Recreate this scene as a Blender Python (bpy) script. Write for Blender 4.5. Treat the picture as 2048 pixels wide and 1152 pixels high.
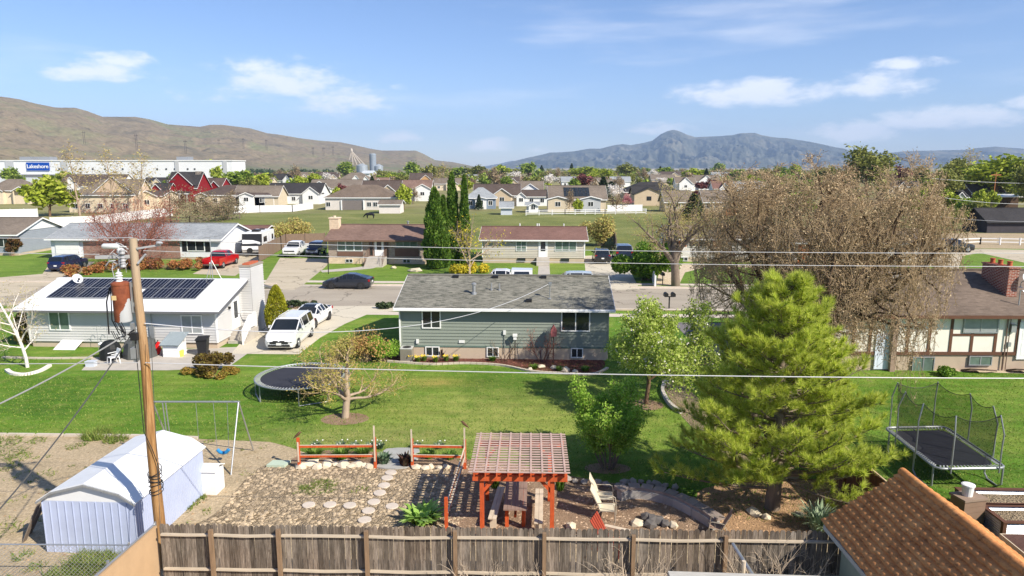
import bpy, math, random
import numpy as np
from mathutils import Vector, Matrix
R_ = math.radians
D = bpy.data
SC = bpy.context.scene
COL = SC.collection
for o in list(D.objects): D.objects.remove(o)

# ---------------------------------------------------------------- camera
FPX, CH = 1400.0, 11.5
PITCH = math.atan(241/FPX)
cam = D.cameras.new('camera'); cam_o = D.objects.new('camera', cam); COL.objects.link(cam_o)
cam.sensor_width = 36; cam.lens = 36*FPX/2048; cam.clip_end = 60000; cam.clip_start = .1
cam_o.location = (0, 0, CH); cam_o.rotation_euler = (math.pi/2-PITCH, 0, 0)
SC.camera = cam_o

# ---------------------------------------------------------------- sun, sky, exposure
SUN_EL, SUN_AZ = R_(38.5), R_(-38)      # azimuth measured from +x, towards +y positive
sd = Vector((math.cos(SUN_EL)*math.cos(SUN_AZ), math.cos(SUN_EL)*math.sin(SUN_AZ), math.sin(SUN_EL)))
sun = D.lights.new('sun', 'SUN'); sun.energy = 5.0; sun.angle = R_(.53); sun.color = (1, .925, .80)
sun_o = D.objects.new('sun', sun); COL.objects.link(sun_o)
sun_o.rotation_euler = sd.to_track_quat('Z', 'Y').to_euler()
SC.view_settings.view_transform = 'Standard'; SC.view_settings.look = 'None'
SC.view_settings.exposure = .58; SC.view_settings.gamma = 1
W = D.worlds.new('World'); SC.world = W; W.use_nodes = True
def build_world():
    nt = W.node_tree; N = nt.nodes; L = nt.links; N.clear()
    def nd(t, **k):
        n = N.new(t)
        for a, b in k.items(): setattr(n, a, b)
        return n
    def mth(op, a, b=None, clamp=False):
        n = nd('ShaderNodeMath', operation=op); n.use_clamp = clamp
        for i, x in enumerate((a, b)):
            if x is None: continue
            if isinstance(x, (int, float)): n.inputs[i].default_value = x
            else: L.new(x, n.inputs[i])
        return n.outputs[0]
    sky = nd('ShaderNodeTexSky', sky_type='NISHITA'); sky.sun_disc = False
    sky.sun_elevation = SUN_EL; sky.sun_rotation = R_(90)-SUN_AZ
    sky.air_density = 1.0; sky.dust_density = .8; sky.ozone_density = 3.0; sky.altitude = 1400
    tc = nd('ShaderNodeTexCoord')
    sep = nd('ShaderNodeSeparateXYZ'); L.new(tc.outputs['Generated'], sep.inputs[0])
    X, Y, Z = sep.outputs
    az = mth('ARCTAN2', X, Y); el = mth('ARCSINE', Z)
    noi = nd('ShaderNodeTexNoise'); noi.inputs['Scale'].default_value = 22; noi.inputs['Detail'].default_value = 9; noi.inputs['Roughness'].default_value = .62
    mp = nd('ShaderNodeMapping'); mp.inputs['Scale'].default_value = (1, 1, 2.6); L.new(tc.outputs['Generated'], mp.inputs[0]); L.new(mp.outputs[0], noi.inputs['Vector'])
    nz = mth('SUBTRACT', noi.outputs['Fac'], .5)
    # (azimuth deg, elevation deg, half width, half height, strength)
    clouds = [(-29.5,6.4,3.4,1.15,.75),(-28,7.2,2.0,.8,.7),(-17.5,6.2,5.2,1.7,.8),(-13.5,5.0,4.4,1.8,.55),(-19,7.2,3.2,.7,.6),(-9.0,2.3,1.8,.6,.8),(-8.8,6.1,1.2,.4,.45),(-2.0,1.7,2.2,.7,.75),(2.0,1.4,1.6,.5,.5),
              (18.5,5.3,5.2,1.1,1.0),(19.5,6.0,3.0,.7,.9),(27.0,5.6,3.2,1.3,.7),(28.5,7.0,2.6,.6,.6),(30,3.2,3.2,.9,.95),(25.5,2.4,2.6,.9,.95),(33,3.2,2.6,.8,.95),(36,4.0,2.2,.7,.6),(12.0,2.9,3.0,.7,.5),(-24,5.0,4,.9,.3)]
    tot = None
    for a, e, w, h, s in clouds:
        da = mth('DIVIDE', mth('SUBTRACT', az, R_(a)), R_(w))
        de0 = mth('SUBTRACT', el, R_(e))
        # flatter base: squash below centre
        de = mth('MAXIMUM', mth('DIVIDE', de0, R_(h)), mth('DIVIDE', mth('MULTIPLY', de0, -1), R_(h*.7)))
        r2 = mth('ADD', mth('MULTIPLY', da, da), mth('MULTIPLY', de, de))
        g = mth('MULTIPLY', mth('EXPONENT', mth('MULTIPLY', r2, -1.0)), s)
        tot = g if tot is None else mth('MAXIMUM', tot, g)
    puff = mth('MULTIPLY', mth('ADD', tot, mth('MULTIPLY', nz, 1.75)), mth('MINIMUM', mth('MULTIPLY', tot, 4), 1))
    ram = nd('ShaderNodeMapRange', interpolation_type='SMOOTHSTEP'); ram.inputs[1].default_value = .12; ram.inputs[2].default_value = .82
    L.new(puff, ram.inputs[0])
    # thin cirrus streaks
    noi2 = nd('ShaderNodeTexNoise'); noi2.inputs['Scale'].default_value = 3.2; noi2.inputs['Detail'].default_value = 7; noi2.inputs['Roughness'].default_value = .55
    mp2 = nd('ShaderNodeMapping'); mp2.inputs['Scale'].default_value = (.8, .8, 5.5); mp2.inputs['Rotation'].default_value = (0, R_(12), 0)
    L.new(tc.outputs['Generated'], mp2.inputs[0]); L.new(mp2.outputs[0], noi2.inputs['Vector'])
    ci = nd('ShaderNodeMapRange', interpolation_type='SMOOTHSTEP'); ci.inputs[1].default_value = .50; ci.inputs[2].default_value = .80; ci.inputs[4].default_value = .42
    L.new(noi2.outputs['Fac'], ci.inputs[0])
    fac = mth('MAXIMUM', mth('MULTIPLY', ram.outputs[0], .78), ci.outputs[0])
    up = nd('ShaderNodeMapRange'); up.inputs[1].default_value = 0; up.inputs[2].default_value = .02; L.new(Z, up.inputs[0])
    fac = mth('MULTIPLY', fac, up.outputs[0])
    # grade the sky a little towards a clear spring blue
    hs = nd('ShaderNodeHueSaturation'); hs.inputs['Saturation'].default_value = SKY_SAT; hs.inputs['Value'].default_value = SKY_VAL; L.new(sky.outputs[0], hs.inputs['Color'])
    gd = nd('ShaderNodeMix', data_type='RGBA', blend_type='MULTIPLY'); gd.inputs['Factor'].default_value = 1; L.new(hs.outputs[0], gd.inputs['A']); gd.inputs['B'].default_value = (1.0, .975, 1.07, 1)
    mx = nd('ShaderNodeMix', data_type='RGBA'); L.new(fac, mx.inputs['Factor']); L.new(gd.outputs['Result'], mx.inputs['A'])
    mx.inputs['B'].default_value = (CLOUD*1.0, CLOUD*1.0, CLOUD*1.03, 1)
    bg = nd('ShaderNodeBackground'); bg.inputs['Strength'].default_value = SKY_STR; L.new(mx.outputs['Result'], bg.inputs['Color'])
    out = nd('ShaderNodeOutputWorld'); L.new(bg.outputs[0], out.inputs[0])
SKY_STR, SKY_SAT, SKY_VAL, CLOUD = .090, 1.06, 1.16, 10.0
build_world()
SC.cycles.max_bounces = 6; SC.cycles.diffuse_bounces = 3; SC.cycles.glossy_bounces = 2; SC.cycles.transparent_max_bounces = 16
SC.cycles.volume_bounces = 0; SC.cycles.caustics_reflective = False; SC.cycles.caustics_refractive = False

# ---------------------------------------------------------------- photo geometry: a pixel to a point of the place
def ray(px, py):
    x = (px-1024)/FPX; d = (py-576)/FPX
    return np.array([x, math.cos(PITCH)-math.sin(PITCH)*d, -(math.sin(PITCH)+math.cos(PITCH)*d)])
def G(px, py, z=0.0):
    r = ray(px, py); t = (z-CH)/r[2]; return np.array([r[0]*t, r[1]*t, z])
def AT(px, py, y):
    r = ray(px, py); t = y/r[1]; return np.array([r[0]*t, y, CH+r[2]*t])

# ---------------------------------------------------------------- objects
def tag(o, label=None, cat=None, group=None, kind=None):
    if label: o['label'] = label
    if cat: o['category'] = cat
    if group: o['group'] = group
    if kind: o['kind'] = kind
    return o
def thing(name, label, cat, loc=(0, 0, 0), rot=0, group=None, scale=None):
    o = D.objects.new(name, None); COL.objects.link(o); o.empty_display_size = .2
    o.location = tuple(float(c) for c in loc); o.rotation_euler = (0, 0, rot)
    if scale: o.scale = (scale,)*3 if isinstance(scale, (int, float)) else scale
    return tag(o, label, cat, group)
def dup(root, loc, rot=None, label=None, group=None, scale=None):
    r = root.copy(); COL.objects.link(r); r.location = tuple(float(c) for c in loc)
    if rot is not None: r.rotation_euler = (0, 0, rot)
    if scale: r.scale = (scale,)*3 if isinstance(scale, (int, float)) else scale
    if label: r['label'] = label
    if group: r['group'] = group
    for ch in list(root.children):
        c = ch.copy(); COL.objects.link(c); c.parent = r
        for g in list(ch.children):
            d = g.copy(); COL.objects.link(d); d.parent = c
    return r
def link(name, me, mats, parent=None):
    o = D.objects.new(name, me); COL.objects.link(o)
    if not isinstance(mats, (list, tuple)): mats = [mats]
    for m in mats: me.materials.append(m)
    if parent: o.parent = parent
    return o
class MB:
    def __init__(s): s.v = []; s.f = []; s.m = []
    def add(s, vs, fs, mi=0):
        b = len(s.v); s.v += [tuple(float(c) for c in v) for v in vs]
        for f in fs: s.f.append(tuple(b+i for i in f)); s.m.append(mi)
        return s
    def poly(s, pts, mi=0): return s.add(pts, [tuple(range(len(pts)))], mi)
    def box(s, a, b, mi=0):
        x0, x1 = sorted((a[0], b[0])); y0, y1 = sorted((a[1], b[1])); z0, z1 = sorted((a[2], b[2]))
        vs = [(x0,y0,z0),(x1,y0,z0),(x1,y1,z0),(x0,y1,z0),(x0,y0,z1),(x1,y0,z1),(x1,y1,z1),(x0,y1,z1)]
        return s.add(vs, [(0,3,2,1),(4,5,6,7),(0,1,5,4),(1,2,6,5),(2,3,7,6),(3,0,4,7)], mi)
    def bar(s, p, q, w, h=None, up=(0, 0, 1), mi=0):
        h = h or w; p = Vector(p); q = Vector(q); d = (q-p).normalized(); u = Vector(up)
        if abs(d.dot(u)) > .98: u = Vector((1, 0, 0))
        a = d.cross(u).normalized()*w/2; c = a.cross(d).normalized()*h/2
        vs = [p-a-c, p+a-c, p+a+c, p-a+c, q-a-c, q+a-c, q+a+c, q-a+c]
        return s.add(vs, [(0,1,2,3),(7,6,5,4),(0,4,5,1),(1,5,6,2),(2,6,7,3),(3,7,4,0)], mi)
    def tube(s, pts, r, n=8, mi=0, cap=True):
        pts = [Vector(p) for p in pts]; k = len(pts)
        rs = r if isinstance(r, (list, tuple, np.ndarray)) else [r]*k
        vs = []; u = None
        for i in range(k):
            d = (pts[min(i+1, k-1)]-pts[max(i-1, 0)])
            d = d.normalized() if d.length > 1e-9 else Vector((0, 0, 1))
            if u is None: u = d.orthogonal().normalized()
            u = (u-d*u.dot(d)); u = u.normalized() if u.length > 1e-6 else d.orthogonal().normalized()
            w = d.cross(u)
            for j in range(n):
                t = 2*math.pi*j/n; vs.append(pts[i]+(u*math.cos(t)+w*math.sin(t))*rs[i])
        fs = [(i*n+j, i*n+(j+1)%n, (i+1)*n+(j+1)%n, (i+1)*n+j) for i in range(k-1) for j in range(n)]
        if cap: fs += [tuple(range(n-1, -1, -1)), tuple((k-1)*n+j for j in range(n))]
        return s.add(vs, fs, mi)
    def lathe(s, prof, c=(0, 0, 0), n=16, mi=0):
        vs = [(c[0]+r*math.cos(2*math.pi*j/n), c[1]+r*math.sin(2*math.pi*j/n), c[2]+z) for r, z in prof for j in range(n)]
        k = len(prof)
        fs = [(i*n+j, i*n+(j+1)%n, (i+1)*n+(j+1)%n, (i+1)*n+j) for i in range(k-1) for j in range(n)]
        fs += [tuple(range(n-1, -1, -1)), tuple((k-1)*n+j for j in range(n))]
        return s.add(vs, fs, mi)
    def slab(s, pts, t, mi=0, up=(0, 0, 1)):      # polygon extruded down by t
        n = len(pts); u = Vector(up)*t
        a = [Vector(p) for p in pts]; b = [p-u for p in a]
        return s.add(a+b, [tuple(range(n)), tuple(range(2*n-1, n-1, -1))]+[(i, i+n, (i+1)%n+n, (i+1)%n) for i in range(n)], mi)
    def rock(s, c, r, rng, mi=0, flat=.65):
        ph = (1+5**.5)/2
        iv = [(-1,ph,0),(1,ph,0),(-1,-ph,0),(1,-ph,0),(0,-1,ph),(0,1,ph),(0,-1,-ph),(0,1,-ph),(ph,0,-1),(ph,0,1),(-ph,0,-1),(-ph,0,1)]
        fc = [(0,11,5),(0,5,1),(0,1,7),(0,7,10),(0,10,11),(1,5,9),(5,11,4),(11,10,2),(10,7,6),(7,1,8),(3,9,4),(3,4,2),(3,2,6),(3,6,8),(3,8,9),(4,9,5),(2,4,11),(6,2,10),(8,6,7),(9,8,1)]
        sx, sy = rng.uniform(.8, 1.3), rng.uniform(.75, 1.15); an = rng.uniform(0, 6.28); ca, sa = math.cos(an), math.sin(an)
        vs = []
        for v in iv:
            k = rng.uniform(.78, 1.18)*r/1.9; x, y, z = v[0]*k*sx, v[1]*k*sy, v[2]*k*flat
            vs.append((c[0]+x*ca-y*sa, c[1]+x*sa+y*ca, c[2]+z))
        return s.add(vs, fc, mi)
    def build(s, name, mats, parent=None, smooth=False, ang=40):
        me = D.meshes.new(name); me.from_pydata(s.v, [], s.f)
        o = link(name, me, mats, parent)
        if len(me.materials) > 1: me.polygons.foreach_set('material_index', s.m)
        if smooth:
            me.polygons.foreach_set('use_smooth', [True]*len(me.polygons))
            me.set_sharp_from_angle(angle=R_(ang))
        me.update(); return o
def mesh_np(name, v, f, mats, parent=None, smooth=False):
    me = D.meshes.new(name); v = np.asarray(v, np.float32).reshape(-1, 3); f = np.asarray(f, np.int32); k = f.shape[1]
    me.vertices.add(len(v)); me.vertices.foreach_set('co', v.ravel())
    me.loops.add(f.size); me.loops.foreach_set('vertex_index', f.ravel())
    me.polygons.add(len(f)); me.polygons.foreach_set('loop_start', np.arange(0, f.size, k, dtype=np.int32))
    if smooth: me.polygons.foreach_set('use_smooth', np.ones(len(f), bool))
    me.update(calc_edges=True); me.validate()
    return link(name, me, mats, parent)
def rotz(p, a): return np.array([p[0]*math.cos(a)-p[1]*math.sin(a), p[0]*math.sin(a)+p[1]*math.cos(a), p[2]])

# ---------------------------------------------------------------- materials
def srgb(r, g, b):
    f = lambda c: (c/255/12.92) if c/255 <= .04045 else ((c/255+.055)/1.055)**2.4
    return (f(r), f(g), f(b))
class NT:
    def __init__(s, name):
        s.m = D.materials.new(name); s.m.use_nodes = True; s.t = s.m.node_tree; s.N = s.t.nodes; s.L = s.t.links
        s.b = s.N['Principled BSDF']; s.tc = None
    def nd(s, t, **k):
        n = s.N.new(t)
        for a, b in k.items(): setattr(n, a, b)
        return n
    def co(s, kind='Object', scale=(1, 1, 1), rot=(0, 0, 0)):
        if s.tc is None: s.tc = s.nd('ShaderNodeTexCoord')
        if scale == (1, 1, 1) and rot == (0, 0, 0): return s.tc.outputs[kind]
        mp = s.nd('ShaderNodeMapping'); mp.inputs['Scale'].default_value = scale; mp.inputs['Rotation'].default_value = rot
        s.L.new(s.tc.outputs[kind], mp.inputs[0]); return mp.outputs[0]
    def noise(s, scale, detail=4, rough=.6, vec=None, dist=0):
        n = s.nd('ShaderNodeTexNoise'); n.inputs['Scale'].default_value = scale; n.inputs['Detail'].default_value = detail; n.inputs['Roughness'].default_value = rough; n.inputs['Distortion'].default_value = dist
        s.L.new(vec if vec is not None else s.co(), n.inputs['Vector']); return n.outputs['Fac']
    def ramp(s, fac, stops, interp='LINEAR'):
        r = s.nd('ShaderNodeValToRGB'); e = r.color_ramp.elements; r.color_ramp.interpolation = interp
        while len(e) < len(stops): e.new(.5)
        for k, (p, c) in zip(e, stops): k.position = p; k.color = (*c, 1) if len(c) == 3 else c
        s.L.new(fac, r.inputs[0]); return r.outputs[0]
    def mix(s, a, b, fac, mode='MIX'):
        m = s.nd('ShaderNodeMix', data_type='RGBA', blend_type=mode)
        for k, x in (('A', a), ('B', b), ('Factor', fac)):
            if isinstance(x, (int, float)): m.inputs[k].default_value = x
            elif isinstance(x, tuple): m.inputs[k].default_value = (*x, 1)
            else: s.L.new(x, m.inputs[k])
        return m.outputs['Result']
    def math(s, op, a, b=None, c=None):
        n = s.nd('ShaderNodeMath', operation=op)
        for i, x in enumerate((a, b, c)):
            if x is None: continue
            if isinstance(x, (int, float)): n.inputs[i].default_value = x
            else: s.L.new(x, n.inputs[i])
        return n.outputs[0]
    def set(s, color=None, rough=None, spec=None, metal=None):
        if color is not None:
            if isinstance(color, tuple): s.b.inputs['Base Color'].default_value = (*color, 1)
            else: s.L.new(color, s.b.inputs['Base Color'])
        if rough is not None: s.b.inputs['Roughness'].default_value = rough
        if spec is not None: s.b.inputs['Specular IOR Level'].default_value = spec
        if metal is not None: s.b.inputs['Metallic'].default_value = metal
    def bump(s, h, strength=.5, dist=.02):
        b = s.nd('ShaderNodeBump'); b.inputs['Strength'].default_value = strength; b.inputs['Distance'].default_value = dist
        s.L.new(h, b.inputs['Height']); s.L.new(b.outputs[0], s.b.inputs['Normal'])
    def island(s): return s.nd('ShaderNodeNewGeometry').outputs['Random Per Island']
def sc_(c, k): return tuple(min(1, x*k) for x in c)
_mc = {}
def mat(name, c, rough=.75, var=.12, scale=3, spec=.3, metal=0, bump=0, bscale=40, bdist=.01, vec=(1, 1, 1), island=0, detail=5):
    if name in _mc: return _mc[name]
    n = NT(name); v = n.co(scale=vec)
    col = n.ramp(n.noise(scale, detail, .65, v), [(.28, sc_(c, 1-var)), (.72, sc_(c, 1+var))]) if var else c
    if island:
        k = n.ramp(n.island(), [(0, (1-island,)*3), (1, (1+island*.6,)*3)])
        col = n.mix(col, k, 1.0, 'MULTIPLY')
    n.set(col, rough, spec, metal)
    if bump: n.bump(n.noise(bscale, 4, .6, v), bump, bdist)
    _mc[name] = n.m; return n.m
def shingle(name, c1, c2, c3, w=.3, h=.14, bump=.6, big=.35):
    n = NT(name); v = n.co()
    b = n.nd('ShaderNodeTexBrick'); b.offset = .37; b.squash = 1
    n.L.new(v, b.inputs['Vector']); b.inputs['Scale'].default_value = 1; b.inputs['Brick Width'].default_value = w; b.inputs['Row Height'].default_value = h
    b.inputs['Mortar Size'].default_value = .012; b.inputs['Bias'].default_value = 0
    b.inputs['Color1'].default_value = (*c1, 1); b.inputs['Color2'].default_value = (*c2, 1); b.inputs['Mortar'].default_value = (*sc_(c3, .6), 1)
    pat = n.ramp(n.noise(3.2, 3, .6, n.co(scale=(.7, 2.6, 1))), [(.42, (0, 0, 0)), (.6, (1, 1, 1))])
    c = n.mix(b.outputs['Color'], c3, n.math('MULTIPLY', pat, big))
    st = n.ramp(n.noise(.35, 4, .6), [(.3, (.82,)*3), (.7, (1.12,)*3)])
    c = n.mix(c, st, 1.0, 'MULTIPLY')
    c = n.mix(c, n.ramp(n.noise(60, 2, .6), [(.3, (.8,)*3), (.7, (1.2,)*3)]), 1.0, 'MULTIPLY')
    n.set(c, .93, .2); n.bump(b.outputs['Fac'], bump, .012); n.b.inputs['Normal'].links[0].from_node.invert = True
    return n.m
def brickm(name, c1, c2, mortar, w=.3, h=.09, vertical=True):
    n = NT(name); sp = n.nd('ShaderNodeSeparateXYZ'); n.L.new(n.co(), sp.inputs[0])
    cb = n.nd('ShaderNodeCombineXYZ'); n.L.new(n.math('ADD', sp.outputs[0], sp.outputs[1]), cb.inputs[0]); n.L.new(sp.outputs[2], cb.inputs[1])
    b = n.nd('ShaderNodeTexBrick'); n.L.new(cb.outputs[0], b.inputs['Vector']); b.inputs['Scale'].default_value = 1
    b.inputs['Brick Width'].default_value = w; b.inputs['Row Height'].default_value = h; b.inputs['Mortar Size'].default_value = .011
    b.inputs['Color1'].default_value = (*c1, 1); b.inputs['Color2'].default_value = (*c2, 1); b.inputs['Mortar'].default_value = (*mortar, 1)
    c = n.mix(b.outputs['Color'], n.ramp(n.noise(1.5, 5), [(.3, (.85,)*3), (.7, (1.12,)*3)]), 1.0, 'MULTIPLY')
    n.set(c, .9, .2); n.bump(b.outputs['Fac'], .5, .01); n.b.inputs['Normal'].links[0].from_node.invert = True
    return n.m
def sidingm(name, c, step=.16):
    n = NT(name); sp = n.nd('ShaderNodeSeparateXYZ'); n.L.new(n.co(), sp.inputs[0])
    fr = n.math('FRACT', n.math('DIVIDE', sp.outputs[2], step))
    n.set(n.ramp(n.noise(.8, 5), [(.3, sc_(c, .93)), (.7, sc_(c, 1.05))]), .6, .3); n.bump(fr, .8, .03); n.b.inputs['Normal'].links[0].from_node.invert = True
    return n.m
def leafm(name, c1, c2, c3=None, trans=.3, rough=.65):
    n = NT(name); fac = n.island()
    col = n.ramp(fac, [(0, c1), (.5, c2), (1, c3 or sc_(c2, 1.25))])
    big = n.ramp(n.noise(.9, 2), [(.3, (.78,)*3), (.7, (1.15,)*3)])
    col = n.mix(col, big, 1.0, 'MULTIPLY')
    n.set(col, rough, .25)
    if trans:
        t = n.nd('ShaderNodeBsdfTranslucent'); n.L.new(col, t.inputs[0])
        m = n.nd('ShaderNodeMixShader'); m.inputs[0].default_value = trans
        n.L.new(n.b.outputs[0], m.inputs[1]); n.L.new(t.outputs[0], m.inputs[2]); n.L.new(m.outputs[0], n.N['Material Output'].inputs[0])
    return n.m
WHITE = mat('white_paint', (.74, .74, .73), .5, .05)
WTRIM = mat('white_trim', (.78, .78, .77), .5, .03)
GLASS = mat('window_glass', (.025, .03, .034), .06, .3, 1.2, spec=.6)
GLASSB = mat('window_blinds', (.30, .32, .32), .25, .15, 2, spec=.5)
GLASSG = mat('window_glass_green', (.12, .17, .14), .12, .35, 1.5, spec=.6)
CARGL = mat('car_glass', (.012, .015, .018), .04, 0, spec=.7)
BLACK = mat('black_plastic', (.018, .018, .02), .5, .15)
RUBBER = mat('tyre_rubber', (.02, .02, .02), .85, .15)
STEEL = mat('galvanised_steel', (.45, .46, .47), .4, .12, 8, metal=.7)
ALU = mat('grey_metal', (.36, .37, .38), .45, .1, 6, metal=.5)
CONC = mat('concrete_pad', (.45, .41, .355), .9, .12, 1.3, bump=.2, bscale=30)
FNDM = mat('foundation_plaster', (.50, .40, .30), .9, .08, 1.2)
DARKM = mat('dark_metal', (.03, .03, .032), .5, .15)
# ---------------------------------------------------------------- house builder
def facept(W, Dp, f, u, z, out):
    return {'F': (u, -out, z), 'B': (W-u, Dp+out, z), 'R': (W+out, u, z), 'L': (-out, Dp-u, z)}[f]
def add_window(root, W, Dp, f, u, z, w, h, glass=None, frame=None, mull=1, fw=.07, name='window', hor=0, sill=False, y0=0):
    """frame + glass standing on a wall face; u,z is the lower left corner seen from outside"""
    fr = MB(); gl = MB()
    P = lambda a, b, o: (lambda p: (p[0], p[1]+y0, p[2]))(facept(W, Dp, f, a, b, o))
    def fb(u0, z0, u1, z1, o0, o1, mb=fr): mb.box(P(u0, z0, o0), P(u1, z1, o1))
    fb(u-fw, z-fw, u, z+h+fw, -.02, .085); fb(u+w, z-fw, u+w+fw, z+h+fw, -.02, .085)
    fb(u, z+h, u+w, z+h+fw, -.02, .085); fb(u, z-fw, u+w, z, -.02, .09)
    for i in range(mull): c = u+w*(i+1)/(mull+1); fb(c-.028, z, c+.028, z+h, -.02, .075)
    for i in range(hor): c = z+h*(i+1)/(hor+1); fb(u, c-.02, u+w, c+.02, -.02, .07)
    if sill: fb(u-fw-.05, z-fw-.05, u+w+fw+.05, z-fw, -.02, .10)
    o = fr.build(name, frame or WTRIM, root)
    fb(u, z, u+w, z+h, -.02, .055, gl)
    gl.build('pane', glass or GLASS, o)
    return o
def add_door(root, W, Dp, f, u, z, w, h, m=None, glass=False, y0=0, trim=None):
    P = lambda a, b, o: (lambda p: (p[0], p[1]+y0, p[2]))(facept(W, Dp, f, a, b, o))
    d = MB(); fw = .08
    d.box(P(u-fw, z, -.02), P(u, z+h+fw, .08)); d.box(P(u+w, z, -.02), P(u+w+fw, z+h+fw, .08)); d.box(P(u, z+h, -.02), P(u+w, z+h+fw, .08))
    d.box(P(u, z, -.02), P(u+w, z+h, .06))
    for a in (.14, .56):
        for b in (.12, .55): d.box(P(u+w*a, z+h*b, .0), P(u+w*(a+.3), z+h*(b+.33), .067))
    o = d.build('door', m or WTRIM, root)
    if glass:
        g = MB(); g.box(P(u+w*.2, z+h*.35, 0), P(u+w*.8, z+h*.92, .075)); g.build('pane', GLASS, o)
    k = MB(); q = P(u+w*.9, z+h*.47, .1); k.rock(q, .06, random.Random(1)); k.build('handle', STEEL, o)
    return o
def lap(mb, a, b, z0, z1, step=.15, lim=None, off=.04, nrm=(0, -1)):
    """real lapped boards on a vertical wall from plan point a to b; lim(z) narrows it to (t0,t1)"""
    z = z0; a = np.array(a, float); b = np.array(b, float); n = np.array(nrm, float)
    while z < z1-1e-6:
        y = min(z+step, z1)
        t0, t1 = lim(z) if lim else (0, 1); s0, s1 = lim(y) if lim else (0, 1)
        if t1-t0 < .005: break
        p = [a+(b-a)*t for t in (t0, t1, s1, s0)]
        q = [(*(p[0]+n*off), z), (*(p[1]+n*off), z), (*(p[2]+n*.002), y), (*(p[3]+n*.002), y)]
        mb.poly(q); mb.poly([(*p[0], z), (*p[1], z), q[1], q[0]]); z = y
def gable_roof(root, W, Dp, ze, pitch, ov, rake, mroof, mtrim, t=.12, y0=0, x0=0, fascia=True, name='roof', soffit=None):
    """ridge along local x; ze = wall top"""
    h = pitch*Dp/2; zr = ze+h+.05; zo = ze-pitch*ov+.05; xa, xb = x0-rake, x0+W+rake
    m = MB()
    m.slab([(xa, y0-ov, zo), (xb, y0-ov, zo), (xb, y0+Dp/2, zr), (xa, y0+Dp/2, zr)], t)
    m.slab([(xb, y0+Dp+ov, zo), (xa, y0+Dp+ov, zo), (xa, y0+Dp/2, zr), (xb, y0+Dp/2, zr)], t)
    m.bar((xa, y0+Dp/2, zr+.02), (xb, y0+Dp/2, zr+.02), .3, .05)
    ro = m.build(name, mroof, root)
    if fascia:
        f = MB(); fh = .17
        for yy in (y0-ov-.015, y0+Dp+ov+.015): f.box((xa, yy-.015, zo-t-.06), (xb, yy+.015, zo-.012))
        for xx in (xa-.015, xb+.015):
            for s in (0, 1):
                ya = y0-ov if s == 0 else y0+Dp+ov
                f.slab([(xx-.015, ya, zo-.006), (xx+.015, ya, zo-.006), (xx+.015, y0+Dp/2, zr-.006), (xx-.015, y0+Dp/2, zr-.006)], fh)
        f.build('fascia', mtrim, root)
    return ro, zr, zo
def hip_roof(root, W, Dp, ze, pitch, ov, mroof, mtrim, y0=0, x0=0):
    a = min(W, Dp)/2+ov; zo = ze; zr = ze+pitch*a
    c = [(x0-ov, y0-ov, zo), (x0+W+ov, y0-ov, zo), (x0+W+ov, y0+Dp+ov, zo), (x0-ov, y0+Dp+ov, zo)]
    if W >= Dp: r = [(x0-ov+a, y0+Dp/2, zr), (x0+W+ov-a, y0+Dp/2, zr)]; fs = [(0,1,5,4),(1,2,5),(2,3,4,5),(3,0,4)]
    else: r = [(x0+W/2, y0-ov+a, zr), (x0+W/2, y0+Dp+ov-a, zr)]; fs = [(0,1,4),(1,2,5,4),(2,3,5),(3,0,4,5)]
    m = MB(); m.add(c+r, fs+[(3,2,1,0)]); ro = m.build('roof', mroof, root)
    f = MB()
    f.box((x0-ov-.03, y0-ov-.03, zo-.2), (x0+W+ov+.03, y0-ov, zo+.01)); f.box((x0-ov-.03, y0+Dp+ov, zo-.2), (x0+W+ov+.03, y0+Dp+ov+.03, zo+.01))
    f.box((x0-ov-.03, y0-ov, zo-.2), (x0-ov, y0+Dp+ov, zo+.01)); f.box((x0+W+ov, y0-ov, zo-.2), (x0+W+ov+.03, y0+Dp+ov, zo+.01))
    f.build('fascia', mtrim, root); return ro, zr, zo
def wall_box(root, W, Dp, z0, z1, pitch, mwall, gable=True, laps=0, x0=0, y0=0, name='wall'):
    m = MB(); h = pitch*Dp/2 if gable else 0
    pr = [(x0, y0, z0), (x0, y0+Dp, z0), (x0, y0+Dp, z1), (x0, y0+Dp/2, z1+h), (x0, y0, z1)]
    q = [(x0+W, *p[1:]) for p in pr]
    if not gable: pr.pop(3); q.pop(3)
    n = len(pr)
    m.add(pr+q, [tuple(range(n)), tuple(range(2*n-1, n-1, -1))]+[(i, i+n, (i+1)%n+n, (i+1)%n) for i in range(n)])
    if laps:
        lap(m, (x0, y0), (x0+W, y0), z0, z1, laps)
        lim = lambda z: (0, 1) if z <= z1 else ((z-z1)/h/2, 1-(z-z1)/h/2)
        lap(m, (x0+W, y0), (x0+W, y0+Dp), z0, z1+h-.05, laps, lim, nrm=(1, 0))
        lap(m, (x0, y0+Dp), (x0, y0), z0, z1+h-.05, laps, lim, nrm=(-1, 0))
    return m.build(name, mwall, root)
def corner_boards(root, W, Dp, z0, z1, m, c=.1):
    for xx in (-.05, W+.05-c):
        for yy in (-.05, Dp+.05-c): b = MB(); b.box((xx, yy, z0), (xx+c, yy+c, z1)); b.build('corner_board', m, root)
def foundation(root, W, Dp, z1, m, inset=.03):
    b = MB(); b.box((inset, inset, -.3), (W-inset, Dp-inset, z1)); return b.build('foundation', m, root)
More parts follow.
